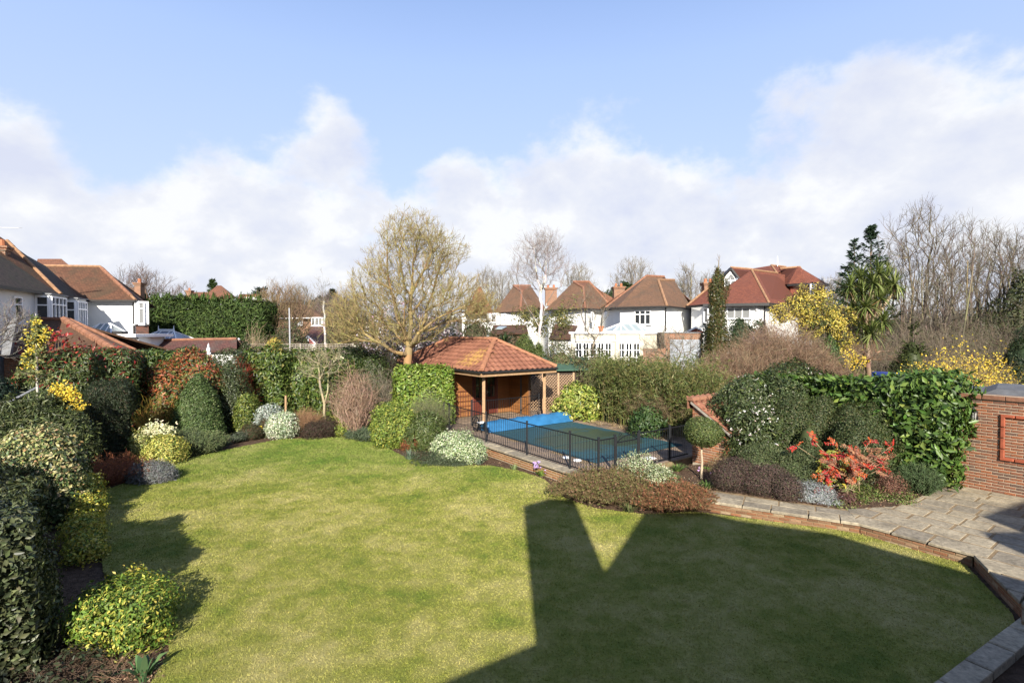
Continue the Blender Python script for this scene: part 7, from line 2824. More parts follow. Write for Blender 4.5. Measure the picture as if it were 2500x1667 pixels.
shrub('green_hebe', 'loose green shrub behind the purple heather', 'shrub', [E(1800, 1900, 1085, 13.9, ZP), E(1870, 2000, 1095, 13.6, ZP), E(1920, 2010, 1110, 13.3, ZP)], 215, leaf=0.055, wid=0.28, cover=1.6, cols=[((0.075, 0.10, 0.04), 3), ((0.11, 0.13, 0.055), 2), ((0.05, 0.065, 0.028), 1)], lumps=0.12, zmin=ZP, rand=1.0)
shrub('purple_heather', 'wide purple brown heather mound along the stone path', 'shrub', [E(1736, 1850, 1122, 13.1, ZP, .7), E(1810, 1925, 1135, 12.8, ZP, .6), E(1880, 1950, 1160, 12.5, ZP)], 216, leaf=0.05, wid=0.24, cover=2.4,
      cols=[((0.08, 0.055, 0.045), 3), ((0.105, 0.064, 0.057), 2), ((0.055, 0.045, 0.035), 2), ((0.09, 0.09, 0.045), 0.7)], stand=1.0, mat=LEAF_MATT, lumps=0.06, zmin=ZP)
shrub('silver_santolina', 'low silver white plant spilling onto the stone path', 'shrub', [('e', (*G(1945, 1205, ZP)[:2], ZP), (0.42, 0.3, 0.3)), ('e', (*G(1990, 1218, ZP)[:2], ZP), (0.45, 0.28, 0.24)), ('e', (*G(2030, 1230, ZP)[:2], ZP), (0.3, 0.2, 0.16)), ('e', (*G(1952, 1190, ZP)[:2], ZP + .05), (0.22, 0.2, 0.32))], 217,
      leaf=0.055, wid=0.22, cover=2.2, cols=[((0.31, 0.32, 0.33), 3), ((0.22, 0.235, 0.235), 2), ((0.14, 0.15, 0.13), 1)], stand=1.0, mat=LEAF_MATT, core=0.05, thick=0.1, zmin=ZP)
mh = thing('mahonia', 'mahonia with bright red, orange and copper winter leaves', 'shrub', tuple(G(2065, 1205, ZP)))
rng = np.random.default_rng(218)
b = np.array(G(2070, 1195, ZP + .03))
LV, LB, LA, LL, LC, ST = [], [], [], [], [], []
REDS = [np.array(c) for c in ((0.36, 0.018, 0.012), (0.38, 0.07, 0.014), (0.28, 0.02, 0.024))]
COPS = [np.array(c) for c in ((0.22, 0.085, 0.045), (0.17, 0.055, 0.035), (0.27, 0.13, 0.065))]
GRNS = [np.array(c) for c in ((0.20, 0.22, 0.03), (0.10, 0.13, 0.03), (0.36, 0.30, 0.04))]
targets = [(1975, 1058, 0, 12.9), (1945, 1088, 0, 12.9), (1985, 1075, 0, 12.9), (2040, 1080, 0, 12.8), (2140, 1110, 1, 12.8), (2165, 1120, 1, 13.0), (2180, 1085, 0, 13.0), (2125, 1075, 0, 12.9), (2030, 1100, 2, 12.7), (2020, 1125, 2, 12.6)]
for k in range(42):
    targets.append((rng.uniform(2005, 2095), rng.uniform(1105, 1190), rng.choice([0, 0, 2, 1]), rng.uniform(12.3, 13.0)))
for k in range(26):
    targets.append((rng.uniform(2075, 2160), rng.uniform(1095, 1160), rng.choice([1, 1, 1, 0]), rng.uniform(12.4, 13.1)))
for x, y, kind, d in targets:
    tip = np.array(at(x, y, d))
    tip[2] = max(tip[2], ZP + .1)
    root = b + rng.normal(size=3) * np.array([.18, .15, 0])
    mid = (root + tip) / 2 + np.array([0, 0, 0.12])
    ST += [(*root, *mid, 0.012, 0.010), (*mid, *tip, 0.010, 0.006)]
    base_c = (REDS, COPS, GRNS)[kind]
    for lf in range(3):
        dr_ = unit(rng.normal(size=3) + np.array([0, -0.6, -0.35]))
        ln = rng.uniform(0.14, 0.26)
        sd = unit(np.cross(dr_, np.array([0.1, -0.8, 0.5])))
        ST.append((*tip, *(tip + dr_ * ln), 0.004, 0.002))
        c = base_c[rng.integers(len(base_c))]
        for j in range(6):
            for sg in (-1, 1):
                LV.append(tip + dr_ * ln * (j + 1) / 6)
                LA.append(sd * sg + dr_ * 0.5)
                LB.append(unit(np.array([0, -0.7, 0.6]) + rng.normal(size=3) * 0.3))
                LL.append(0.07 * rng.uniform(0.8, 1.2))
                LC.append(np.clip(c * rng.uniform(0.7, 1.3), 0, .9))
wood(mh, ST, (((0.30, 0.22, 0.14), 1),), 'stems', 4, 219, kind='stuff')
LL = np.array(LL)
v, tri = leaves_geo(np.array(LV), np.array(LB), np.array(LA), LL, LL * 0.42)
o = bpy.data.objects.new('leaflets', np_mesh('leaflets', v - np.array(mh.location), tris=tri, mat=LEAF, cols=np.repeat(np.array(LC), 4, 0)))
C.objects.link(o)
o.parent = mh
o['kind'] = 'stuff'
shrub('red_spirea', 'reddish brown twiggy bush between mahonia and rosemary', 'shrub', [E(2142, 2204, 1158, 12.7, ZP)], 220, leaf=0.045, wid=0.35, cover=1.3, cols=[((0.17, 0.08, 0.055), 3), ((0.26, 0.14, 0.10), 1), ((0.10, 0.06, 0.04), 2)], lumps=0.08, mat=LEAF_MATT, zmin=ZP)
shrub('small_berberis', 'very small maroon bush at the right of the silver plant', 'shrub', [E(2048, 2088, 1206, 12.1, ZP)], 221, leaf=0.045, wid=0.35, cover=1.6, cols=[((0.11, 0.05, 0.045), 3), ((0.16, 0.09, 0.07), 1)], lumps=0.05, mat=LEAF_MATT, zmin=ZP, core=0.05)
t = thing('rosemary', 'dark green rosemary at the foot of the cherry laurel', 'shrub', tuple(G(2240, 1205, ZP)))
for k, (x, y) in enumerate(((2225, 1200), (2250, 1205), (2240, 1190))):
    add_stems(t, G(x, y, ZP), 120, 0.32, 0.72, 222 + k, (((0.055, 0.085, 0.035), 2), ((0.08, 0.11, 0.05), 1)), 0.009, droop=0.1, side=3, base_r=0.18)
foliage(t, [('e', (*G(2238, 1200, ZP)[:2], ZP + .15), (.36, .3, .45))], leaf=0.06, wid=0.16, cover=1.5, cols=[((0.05, 0.08, 0.03), 2), ((0.08, 0.11, 0.045), 1)], stand=1.4, seed=226, zmin=ZP)
t = thing('ground_cover', 'low mixed green ground cover in the bed beside the patio', 'ground cover', tuple(G(2130, 1220, ZP)))
t['kind'] = 'stuff'
foliage(t, [('e', (*G(x, y, ZP)[:2], ZP - .02), (rx, .28, .14)) for x, y, rx in ((2075, 1228, .5), (2110, 1218, .5), (2150, 1222, .5), (2190, 1224, .4), (2215, 1212, .35), (2130, 1206, .5), (2060, 1235, .4), (2095, 1200, .4), (2170, 1208, .4))], leaf=0.05, wid=0.5, cover=1.3,
        cols=[((0.09, 0.13, 0.03), 3), ((0.14, 0.17, 0.045), 2), ((0.20, 0.17, 0.08), 1)], seed=227, core=None, thick=0.1, zmin=ZP)
shrub('tan_sedge', 'tan dry plant at the foot of the pump house wall', 'plant', [E(1742, 1778, 1122, 14.8, ZP)], 228, leaf=0.07, wid=0.15, cover=1.4, cols=[((0.32, 0.23, 0.13), 2), ((0.2, 0.18, 0.07), 1)], stand=1.2, zmin=ZP)
GRN2 = (((0.13, 0.20, 0.05), 2), ((0.09, 0.15, 0.04), 1))
strap('bright green bulb leaves nearest the pool gate', 1652, 1152, 229, 80, 0.34, 0.3, GRN2, ZP, 'bulb_leaves')
strap('bright green bulb leaves beside the path left of the ball tree', 1636, 1174, 230, 70, 0.26, 0.28, GRN2, ZP, 'bulb_leaves')
strap('bright green bulb leaves between ball tree and purple heather', 1726, 1190, 231, 60, 0.24, 0.22, GRN2, ZP, 'bulb_leaves')
t = thing('polyanthus', 'few mauve polyanthus flowers at the foot of the ball tree', 'flowers', tuple(G(1735, 1160, ZP)))
blades(t, G(1730, 1150, ZP), 40, 0.13, 0.15, 0.03, GRN2, 232, base_r=0.2)
rng = np.random.default_rng(233)
flecks(t, np.array([tuple(G(x, y, ZP + .1)) for x, y in ((1708, 1140), (1712, 1146), (1735, 1156), (1740, 1154), (1706, 1150), (1746, 1155))]), 0.06, [((0.48, 0.3, 0.5), 1)], 234, 'flowers', LEAF_MATT, 4)

# ---- island bed at the lawn edge ---------------------------------------------------------
t = thing('brown_heath', 'wide olive brown wiry heath bush between the lawn and pool railing', 'shrub', tuple(G(1470, 1235)))
for k, (x, y, n_, sp, h) in enumerate(((1440, 1215, 420, .8, .62), (1500, 1222, 480, .85, .72), (1545, 1228, 360, .7, .66), (1470, 1200, 420, .85, .72), (1540, 1205, 300, .7, .75))):
    S, tips = arching_stems(np.random.default_rng(240 + k), G(x, y), n_, (sp, sp * .6), h, 0.0045, 0.55, 6, 0.35, 3)
    wood(t, S, (((0.135, 0.105, 0.045), 3), ((0.17, 0.10, 0.06), 2), ((0.10, 0.095, 0.035), 2)), 'stems', 3, 240 + k, kind='stuff')
    flecks(t, tips + np.random.default_rng(k).normal(size=tips.shape) * 0.05, 0.06, [((0.12, 0.115, 0.04), 2), ((0.17, 0.10, 0.06), 1)], 245 + k, 'leaves', LEAF_MATT, 3)
t = thing('red_brown_heath', 'dark reddish brown wiry bush half in shadow at the lawn edge', 'shrub', tuple(G(1640, 1245)))
for k, (x, y, n_, sp, h) in enumerate(((1620, 1240, 480, .62, .62), (1665, 1238, 460, .6, .6), (1640, 1225, 400, .6, .6))):
    S, tips = arching_stems(np.random.default_rng(250 + k), G(x, y), n_, (sp, sp * .7), h, 0.0045, 0.5, 6, 0.35, 3)
    wood(t, S, (((0.15, 0.075, 0.04), 3), ((0.20, 0.095, 0.05), 2), ((0.09, 0.075, 0.03), 2)), 'stems', 3, 250 + k, kind='stuff')
    flecks(t, tips, 0.05, [((0.22, 0.09, 0.045), 2), ((0.12, 0.10, 0.04), 1)], 255 + k, 'leaves', LEAF_MATT, 3)
shrub('white_variegated_bush', 'loose white variegated bush in front of the pool gate', 'shrub', [E(1520, 1590, 1118, 14.2, 0.1), E(1550, 1642, 1135, 13.7, 0.1), E(1575, 1640, 1150, 13.3, .1)], 260, leaf=0.055, wid=0.45, cover=1.7,
      cols=[((0.46, 0.48, 0.33), 3), ((0.26, 0.31, 0.16), 2), ((0.12, 0.16, 0.06), 2)], lumps=0.14, rand=1.0, single=100)
strap('green rush tuft at the foot of the wiry heath bush', 1535, 1250, 261, 70, 0.28, 0.2, (((0.10, 0.13, 0.05), 1), ((0.14, 0.14, 0.06), 1)), 0, 'rush_tuft')
t = strap('broad leaved bulb plant at the bottom left lawn corner', 350, 1655, 262, 10, 0.32, 0.22, (((0.06, 0.12, 0.05), 1), ((0.085, 0.15, 0.06), 1)), 0, 'bulb_leaves')
blades(t, G(350, 1655), 9, 0.34, 0.26, 0.09, (((0.065, 0.13, 0.05), 1), ((0.10, 0.17, 0.07), 1)), 263, 'broad_leaf')
t = thing('dead_bracken', 'dark tangle of dead stems on the soil in the lower left corner', 'dead stems', tuple(G(220, 1640)))
rng = np.random.default_rng(264)
p = np.array([tuple(G(x, y)) for x, y in zip(rng.uniform(20, 330, 500), rng.uniform(1590, 1667, 500))])
e = rng.normal(size=(500, 3)) * np.array([0.16, 0.16, 0.05])
wood(t, np.concatenate([p, p + e + np.array([0, 0, .07]), np.full((500, 1), .004), np.full((500, 1), .003)], 1), (((0.07, 0.05, 0.035), 3), ((0.17, 0.11, 0.07), 1)), 'stems', 3, 264, kind='stuff')

# ---- scattered crumbs and leaves on the soil ---------------------------------------------
lt = thing('leaf_litter', 'scattered dry leaves and chippings on the border soil', 'leaf litter', (0, 18, 0))
lt['kind'] = 'stuff'
rng = np.random.default_rng(265)
P = []
for x0, x1, y0, y1, z, n_ in ((560, 900, 1050, 1075, 0, 250), (960, 1250, 1090, 1150, 0, 500), (1300, 1480, 1160, 1250, 0, 500), (1640, 1760, 1130, 1200, ZP + .04, 300), (300, 400, 1600, 1660, 0, 200), (2080, 2250, 1195, 1235, ZP + .04, 200)):
    for x, y in zip(rng.uniform(x0, x1, n_), rng.uniform(y0, y1, n_)):
        P.append(tuple(G(x, y, z + 0.03)))
flecks(lt, np.array(P), 0.035, [((0.30, 0.20, 0.12), 2), ((0.16, 0.10, 0.06), 3), ((0.45, 0.38, 0.28), 0.6)], 266, 'leaves', LEAF_MATT, 1)

t = thing('low_ivy', 'dark low ivy on the shaded soil in the bottom left corner', 'ground cover', tuple(G(80, 1640)))
t['kind'] = 'stuff'
foliage(t, [('e', (*G(x, y)[:2], 0.0), (0.55, 0.45, 0.22)) for x, y in ((20, 1640), (90, 1650), (150, 1640), (60, 1600), (200, 1655), (110, 1610))], leaf=0.07, wid=0.5, cover=1.2, cols=[((0.03, 0.038, 0.02), 3), ((0.05, 0.06, 0.03), 2), ((0.10, 0.07, 0.045), 0.6)], seed=268, core=None, thick=0.15)
# ------------------------------------------------------------------ trees and far planting
# the big yellow-barked bare tree by the pool house
bt = thing('big_bare_tree', 'big spreading leafless tree with ochre bark beside the pool house', 'tree', tuple(lift(at(996, 890, 24), 0)))
DT = 24.0
pt_ = lambda x, y, dd=0.0: np.array(at(x, y, DT + dd))
sk = [(np.array(lift(at(995, 900, DT), 0.0)), -1), (pt_(995, 890), 0), (pt_(997, 865), 1), (pt_(999, 848), 2), (pt_(1000, 815), 3), (pt_(1002, 770), 4), (pt_(1003, 720), 5), (pt_(1006, 680), 6), (pt_(1008, 640), 7),
      (pt_(985, 800, -.2), 3), (pt_(965, 760, -.3), 9), (pt_(952, 700, -.3), 10), (pt_(945, 650, -.3), 11),
      (pt_(1020, 815, -.4), 3), (pt_(1050, 790, -.6), 13), (pt_(1090, 765, -.7), 14), (pt_(1130, 750, -.7), 15),
      (pt_(965, 860, -.5), 2), (pt_(930, 838, -.8), 17), (pt_(890, 815, -1), 18),
      (pt_(1022, 835, .5), 3), (pt_(1040, 760, .8), 20), (pt_(1060, 700, .8), 21), (pt_(1075, 650, .8), 22),
      (pt_(950, 800, .8), 4), (pt_(900, 760, 1.2), 24), (pt_(870, 730, 1.2), 25), (pt_(985, 690, .1), 6), (pt_(975, 630, .1), 27), (pt_(1035, 660, 0), 6), (pt_(1055, 615, 0), 29), (pt_(985, 590, 0), 28), (pt_(1020, 580, 0), 8)]
cr = [(tuple(at(1010, 650, DT)), (2.3, 2.1, 1.9), 1.0), (tuple(at(1005, 575, DT)), (1.5, 1.4, 1.15), 0.45), (tuple(at(1075, 620, DT)), (1.3, 1.3, 1.0), 0.3), (tuple(at(985, 745, DT)), (3.3, 2.6, 1.5), 0.8), (tuple(at(925, 690, DT)), (1.3, 1.3, 1.1), 0.3), (tuple(at(875, 770, DT)), (1.5, 1.9, 1.3), 0.6), (tuple(at(840, 800, DT)), (1.0, 1.3, .9), 0.22), (tuple(at(1130, 735, DT)), (1.5, 1.9, 1.2), 0.55), (tuple(at(1175, 760, DT)), (0.9, 1.2, .7), 0.2), (tuple(at(950, 820, DT)), (2.7, 2, .6), 0.35)]
bare_tree(bt, sk[0][0], 10, cr, 301, 700, 0.20, 0.0068, OCHRE[:2], 0.34, 3, 0.5, 0.5, 0.03, twcols=(((0.24, 0.18, 0.075), 3), ((0.20, 0.155, 0.09), 2), ((0.28, 0.25, 0.09), 2)), skel=sk, tr=0.0065)

mg = thing('magnolia', 'magnolia covered in white and pink buds behind the big bare tree', 'tree', tuple(lift(at(1000, 900, 29), 0)))
b = np.array(lift(at(1000, 900, 29), 0))
nd, pr = bare_tree(mg, b, 7, [(tuple(at(1000, 800, 29)), (2.5, 2.0, 1.7), 1.0), (tuple(at(960, 835, 29)), (2.0, 1.6, 1.2), .5), (tuple(at(1060, 830, 29)), (1.6, 1.6, 1.3), .5)], 302, 420, 0.12, 0.009, TWG, 0.4, 2, 0.3, 1.2, 0.03)
kids = np.bincount(pr[pr >= 0], minlength=len(nd))
rng = np.random.default_rng(303)
q = np.repeat(nd[kids <= 1], 3, 0)
q = q + rng.normal(size=q.shape) * 0.22
flecks(mg, q, 0.14, [((0.72, 0.66, 0.68), 3), ((0.62, 0.42, 0.50), 1)], 303, 'blossom', LEAF_MATT, 2)
shrub('evergreen_thicket', 'dark evergreen mass under the magnolia behind the pool house', 'shrub', [E(1030, 1130, 800, 31.5), E(960, 1060, 840, 30.5)], 304, leaf=0.13, wid=0.45, cover=1.6, cols=DKG, lumps=0.25)
t = thing('bramble_thicket', 'brown twiggy thicket between the laurel hedge and the big bare tree', 'shrub', tuple(lift(at(860, 880, 27), 0)))
for k, (x, d, n_, sp, h) in enumerate(((820, 27, 260, 1.5, 3.6), (875, 27.5, 300, 1.6, 3.7), (930, 28, 300, 1.6, 3.8), (770, 28, 160, 1.2, 3.3))):
    S, tips = arching_stems(np.random.default_rng(305 + k), lift(at(x, 880, d), 0), n_, sp, h, 0.007, 0.3, 7, 0.6, 3)
    wood(t, S, (((0.115, 0.085, 0.06), 3), ((0.15, 0.105, 0.07), 2)), 'stems', 3, 305 + k, kind='stuff')

# silver birches
bi = thing('silver_birch', 'tall silver birch with a white trunk in front of the white houses', 'tree', tuple(lift(at(1312, 880, 34), 0)))
DB = 34.0
pb_ = lambda x, y, dd=0.0: np.array(at(x, y, DB + dd))
sk = [(np.array(lift(at(1311, 880, DB), 0)), -1), (pb_(1313, 870), 0), (pb_(1318, 800), 1), (pb_(1322, 740), 2), (pb_(1320, 715), 3), (pb_(1310, 665), 4), (pb_(1302, 610), 5), (pb_(1298, 580), 6), (pb_(1332, 670), 4), (pb_(1336, 620), 8), (pb_(1342, 580), 9), (pb_(1335, 740, -.4), 2), (pb_(1352, 712, -.5), 11), (pb_(1370, 700, -.5), 12), (pb_(1298, 765, .2), 2), (pb_(1285, 742, .2), 14)]
cr = [(tuple(at(1312, 640, DB)), (1.75, 1.6, 1.9), 1.0), (tuple(at(1330, 600, DB)), (1.2, 1.2, 1.1), .5), (tuple(at(1285, 670, DB)), (1.2, 1.2, 1.3), .3), (tuple(at(1360, 660, DB)), (1.0, 1.2, 1.2), .3)]
nd, pr = bare_tree(bi, sk[0][0], 9, cr, 310, 330, 0.105, 0.0065, (((0.42, 0.40, 0.37), 3), ((0.34, 0.31, 0.28), 1), ((0.12, 0.10, 0.09), .7)), 0.55, 2, 0.4, 1.0, 0.024, twcols=(((0.24, 0.20, 0.18), 2), ((0.18, 0.15, 0.13), 1)), skel=sk, up=0.5, tr=0.0048)
b2 = thing('young_birch', 'thin young birch with a white stem beside the brick house', 'tree', tuple(lift(at(795, 870, 34), 0)))
sk = [(np.array(lift(at(796, 870, DB), 0)), -1), (pb_(795, 850), 0), (pb_(792, 800), 1), (pb_(791, 735), 2), (pb_(789, 700), 3), (pb_(788, 670), 4)]
bare_tree(b2, sk[0][0], 6, [(tuple(at(790, 725, DB)), (0.7, .7, 1.3), 1.0)], 311, 60, 0.07, 0.0028, (((0.42, 0.40, 0.37), 1),), 0.5, 2, 0.4, 1.0, 0.026, twcols=TWG, skel=sk)
shrub('holm_oak', 'yellowish green leafy tree around the foot of the silver birch', 'tree', [EF(1282, 1345, 735, 830, 35.5), EF(1340, 1405, 745, 815, 35.5), EF(1265, 1315, 752, 800, 35.5)], 312, leaf=0.17, wid=0.4, cover=0.9, cols=[((0.12, 0.12, 0.035), 3), ((0.17, 0.15, 0.05), 2), ((0.06, 0.07, 0.025), 2)], lumps=0.4, core=None, thick=0.7)
pl = thing('fan_palm', 'dark fan palm with drooping green fronds behind the pool house roof', 'palm', tuple(lift(at(1245, 840, 31), 0)))
blades(pl, tuple(at(1232, 842, 31)), 70, 0.9, 0.9, 0.09, (((0.035, 0.06, 0.025), 2), ((0.07, 0.10, 0.03), 1)), 313, 'fronds', 0.6, 0.1)
shrub('green_shrub', 'green mound of grassy foliage right of the fan palm', 'shrub', [E(1240, 1322, 818, 32), E(1290, 1340, 835, 31.5)], 314, leaf=0.2, wid=0.14, cover=1.8, cols=[((0.085, 0.115, 0.03), 2), ((0.13, 0.15, 0.05), 1), ((0.05, 0.07, 0.02), 1)], rand=1.0)
t = thing('hedgerow_shrubs', 'mixed green and brown shrubs behind the trellis screen', 'shrub', tuple(lift(at(1370, 900, 29), 0)))
foliage(t, [E(1320, 1420, 845, 29.5), E(1400, 1520, 858, 28.5)], leaf=0.14, wid=0.3, cover=1.3, cols=[((0.09, 0.11, 0.04), 2), ((0.13, 0.13, 0.06), 1), ((0.12, 0.085, 0.05), 1)], seed=315, lumps=0.2)

# small bare fruit tree before the pale panel
ft = thing('bare_fruit_tree', 'small crooked leafless tree before the pale panel of the brick wall', 'tree', tuple(lift(at(1640, 950, 26), 0)))
b = np.array(lift(at(1640, 950, 26), 0))
bare_tree(ft, b, 5, [(tuple(at(1640, 850, 26)), (1.5, 1.2, 1.15), 1.0), (tuple(at(1600, 865, 26)), (.9, 1, .8), .4)], 316, 170, 0.085, 0.008, TWG, 0.45, 2, 0.35, 1.2, 0.03)
ft2 = thing('thin_bare_tree', 'slim leafless sapling in front of the cream garden room', 'tree', tuple(lift(at(1446, 930, 30), 0)))
bare_tree(ft2, np.array(lift(at(1446, 930, 30), 0)), 7, [(tuple(at(1448, 770, 30)), (1.1, 1, 1.8), 1.0)], 317, 70, 0.055, 0.007, TWG, 0.5, 2, 0.4, 3.4, 0.02)

# the wide brown leafless mound
hm_ = thing('bare_shrub_mound', 'huge dome of brown leafless twigs right of the cypress', 'shrub', tuple(lift(at(1880, 930, 23), 0)))
for k, (x, d, n_, sp, yt) in enumerate(((1800, 22.5, 620, 1.9, 835), (1880, 23.5, 900, 2.2, 790), (1960, 23.0, 620, 1.9, 830), (1740, 23.0, 380, 1.5, 880), (1850, 21.5, 500, 1.8, 865), (1920, 25, 500, 2.0, 785), (2020, 22.5, 260, 1.3, 880))):
    p = lift(at(x, 930, d), 0.3)
    S, tips = arching_stems(np.random.default_rng(320 + k), p, n_, sp, (at(x, yt, d).z - 0.3) * 1.02, 0.0085, 0.6, 7, 0.9, 3)
    wood(hm_, S, (*TWB, ((0.31, 0.23, 0.15), 1)), 'stems', 3, 320 + k, kind='stuff')

cy = thing('italian_cypress', 'narrow dark cypress column with a rusty thin tip', 'tree', tuple(lift(at(1752, 850, 30), 0)))
zt_, zm = at(1752, 655, 30).z, at(1752, 840, 30).z
p = lift(at(1752, 850, 30), 0)
foliage(cy, [('k', (p.x, p.y, 1.5), 0.56, zt_ - 1.5, 3.0), ('k', (p.x - .1, p.y, zt_ - 2.2), 0.3, 2.3, 1.6)], leaf=0.14, wid=0.25, cover=2.0, cols=[((0.055, 0.065, 0.016), 3), ((0.085, 0.085, 0.02), 2), ((0.11, 0.06, 0.02), 1.3), ((0.03, 0.04, 0.014), 2)], seed=330, stand=0.2, lumps=0.10, lfreq=3, name='crown')
rng = np.random.default_rng(331)
q = np.array([tuple(at(1752 + rng.uniform(-16, 16), rng.uniform(680, 820), 29.5)) for _ in range(34)])
flecks(cy, q, 0.08, [((0.36, 0.32, 0.25), 1)], 331, 'cones', LEAF_MATT, 2)
wood(cy, [(p.x, p.y, zt_ - 0.3, p.x + .05, p.y, at(1752, 622, 30).z, 0.05, 0.01)] + [(p.x + .02, p.y, zt_ + k * .12, p.x + .02 + rng.normal() * .12, p.y, zt_ + k * .12 + .25, 0.012, 0.006) for k in range(6)], (((0.2, 0.16, 0.13), 1),), 'tip', 4, 332)
shrub('dark_laurel_shrub', 'dark green evergreen left of the cypress foot', 'shrub', [E(1712, 1750, 785, 31), ], 333, leaf=0.13, wid=0.45, cover=1.8, cols=[((0.025, 0.045, 0.022), 2), ((0.045, 0.065, 0.03), 1)], lumps=0.15)
shrub('dark_laurel_shrub', 'dark green evergreen right of the cypress under the red tiled house', 'shrub', [E(1765, 1850, 772, 32), E(1820, 1890, 785, 31.5)], 334, leaf=0.13, wid=0.45, cover=1.8, cols=[((0.03, 0.05, 0.02), 2), ((0.05, 0.07, 0.03), 1)], lumps=0.15)

my = thing('flowering_mimosa', 'mimosa tree in full yellow blossom before the red tiled house', 'tree', tuple(lift(at(1990, 880, 27.5), 0)))
DM = 27.5
b = np.array(lift(at(1990, 880, DM), 0))
my_e = [EF(1920, 1990, 720, 785, DM), EF(1975, 2035, 715, 790, DM), EF(1950, 2050, 755, 825, DM), EF(2020, 2085, 752, 800, DM), EF(1885, 1935, 745, 790, DM), EF(2030, 2080, 800, 860, DM), EF(1950, 1970, 698, 735, DM), EF(1990, 2010, 695, 730, DM)]
nd, pr = bare_tree(my, b, 6, [(e[1], e[2], 1.0) for e in my_e], 340, 260, 0.13, 0.01, TWD, 0.3, 1, 0.35, 1.6, 0.03)
foliage(my, my_e[:6], leaf=0.13, wid=0.3, cover=0.55, cols=[((0.09, 0.105, 0.03), 1), ((0.05, 0.065, 0.02), 1)], seed=341, lumps=0.25, core=None, thick=0.5, name='leaves')
rng = np.random.default_rng(342)
q = []
for e in my_e:
    n_ = int(260 * e[2][0] * e[2][2]) + 14
    d = unit(rng.normal(size=(n_, 3)))
    c = np.array(e[1]) + d * np.array(e[2]) * rng.uniform(0.5, 1.2, (n_, 1))
    q.append(np.repeat(c, 9, 0) + rng.normal(size=(n_ * 9, 3)) * 0.085)
flecks(my, np.concatenate(q), 0.082, [((0.58, 0.46, 0.08), 3), ((0.62, 0.53, 0.15), 2), ((0.40, 0.33, 0.06), 1)], 343, 'blossom', LEAF_MATT, 2)
shrub('green_shrub', 'dark green bush under the flowering mimosa', 'shrub', [E(1985, 2065, 815, 26.8), E(2000, 2050, 870, 25)], 344, leaf=0.12, wid=0.4, cover=1.5, cols=MIDG, lumps=0.2)
t = shrub('mimosa_shrub', 'small yellow blossom cluster below the cabbage palm', 'shrub', [E(2060, 2112, 880, 24)], 345, leaf=0.12, wid=0.3, cover=0.8, cols=[((0.10, 0.11, 0.03), 1)], core=None)
flecks(t, np.concatenate([np.array(at(x, y, 23.6)) + rng.normal(size=(60, 3)) * 0.16 for x, y in ((2078, 868), (2090, 878), (2072, 890), (2104, 884))]), 0.075, YEL, 346, 'blossom', LEAF_MATT, 2)

# cabbage palm: every sword leaf of the heads that face us is a part
cp = thing('cabbage_palm', 'cabbage palm with several heads of sword leaves at the right', 'palm', tuple(lift(at(2118, 900, 27), 0)))
DC = 27.0
heads = [(2076, 700, .2), (2101, 678, .3), (2146, 668, 0), (2184, 694, -.2), (2132, 692, -.3), (2150, 728, -.4), (2115, 748, -.4), (2128, 815, -.5), (2082, 742, .3), (2165, 680, .5), (2106, 715, .1), (2104, 790, .1), (2156, 785, -.2)]
S = []
pc = lambda x, y, dd=0.0: np.array(at(x, y, DC + dd))
root, fork = np.array(lift(at(2116, 900, DC), 0)), pc(2117, 800)
S.append((*root, *pc(2116, 850), 0.20, 0.16))
S.append((*pc(2116, 850), *fork, 0.16, 0.12))
for x, y, dd in heads:
    h_ = pc(x, y + 12, dd)
    if y > 780:
        continue
    m_ = (fork + h_) / 2 + np.array([0, 0, -.15])
    S += [(*fork, *m_, 0.10, 0.085), (*m_, *h_, 0.085, 0.075)]
wood(cp, S, (((0.24, 0.19, 0.13), 1), ((0.3, 0.23, 0.16), 1)), 'trunk', 8, 350)
rng = np.random.default_rng(351)
mesh_l = []
for bend in (0.05, 0.25, 0.55):
    for col in ((0.12, 0.155, 0.04), (0.19, 0.215, 0.075), (0.075, 0.10, 0.028)):
        vs, cs = [], []
        for k, (t_, w_) in enumerate(((0, .6), (.25, 1), (.55, .95), (.8, .6), (1, .05))):
            z = -bend * t_ ** 2.2
            vs += [(-0.034 * w_, t_, z + 0.01 * w_), (0.0, t_, z), (0.034 * w_, t_, z + 0.01 * w_)]
        f = []
        for k in range(4):
            for j in range(2):
                f.append((k * 3 + j, k * 3 + j + 1, k * 3 + j + 4, k * 3 + j + 3))
        mesh_l.append(np_mesh('leaf', np.array(vs), quads=np.array(f), mat=LEAF_GLOSS, cols=np.repeat(np.array([col]), len(vs), 0)))
NL = 22
bulk = []
for hi, (x, y, dd) in enumerate(heads):
    h_ = Vector(pc(x, y, dd))
    for k in range(NL * 4):
        a = rng.uniform(0, 6.283)
        el = math.radians(rng.uniform(-50, 88))
        d = Vector((math.cos(a) * math.cos(el), math.sin(a) * math.cos(el), math.sin(el)))
        up_ = (UP - d * d.z)
        up_ = up_.normalized() if up_.length > 1e-3 else Vector((1, 0, 0))
        sd = d.cross(up_)
        ln = rng.uniform(0.66, 1.02) * (1.25 if y > 800 else 1.0)
        M = Matrix(((sd.x, d.x * ln, up_.x * ln, h_.x), (sd.y, d.y * ln, up_.y * ln, h_.y), (sd.z, d.z * ln, up_.z * ln, h_.z), (0, 0, 0, 1)))
        me = mesh_l[rng.integers(9)]
        if k < NL:
            o = bpy.data.objects.new('leaf', me)
            C.objects.link(o)
            o.parent = cp
            o.matrix_local = Matrix.Translation(-Vector(cp.location)) @ M
        else:
            v = np.array([tuple(M @ q.co) for q in me.vertices])
            c = me.color_attributes['Col'].data[0].color
            bulk.append((v, c[:3]))
nv = 15
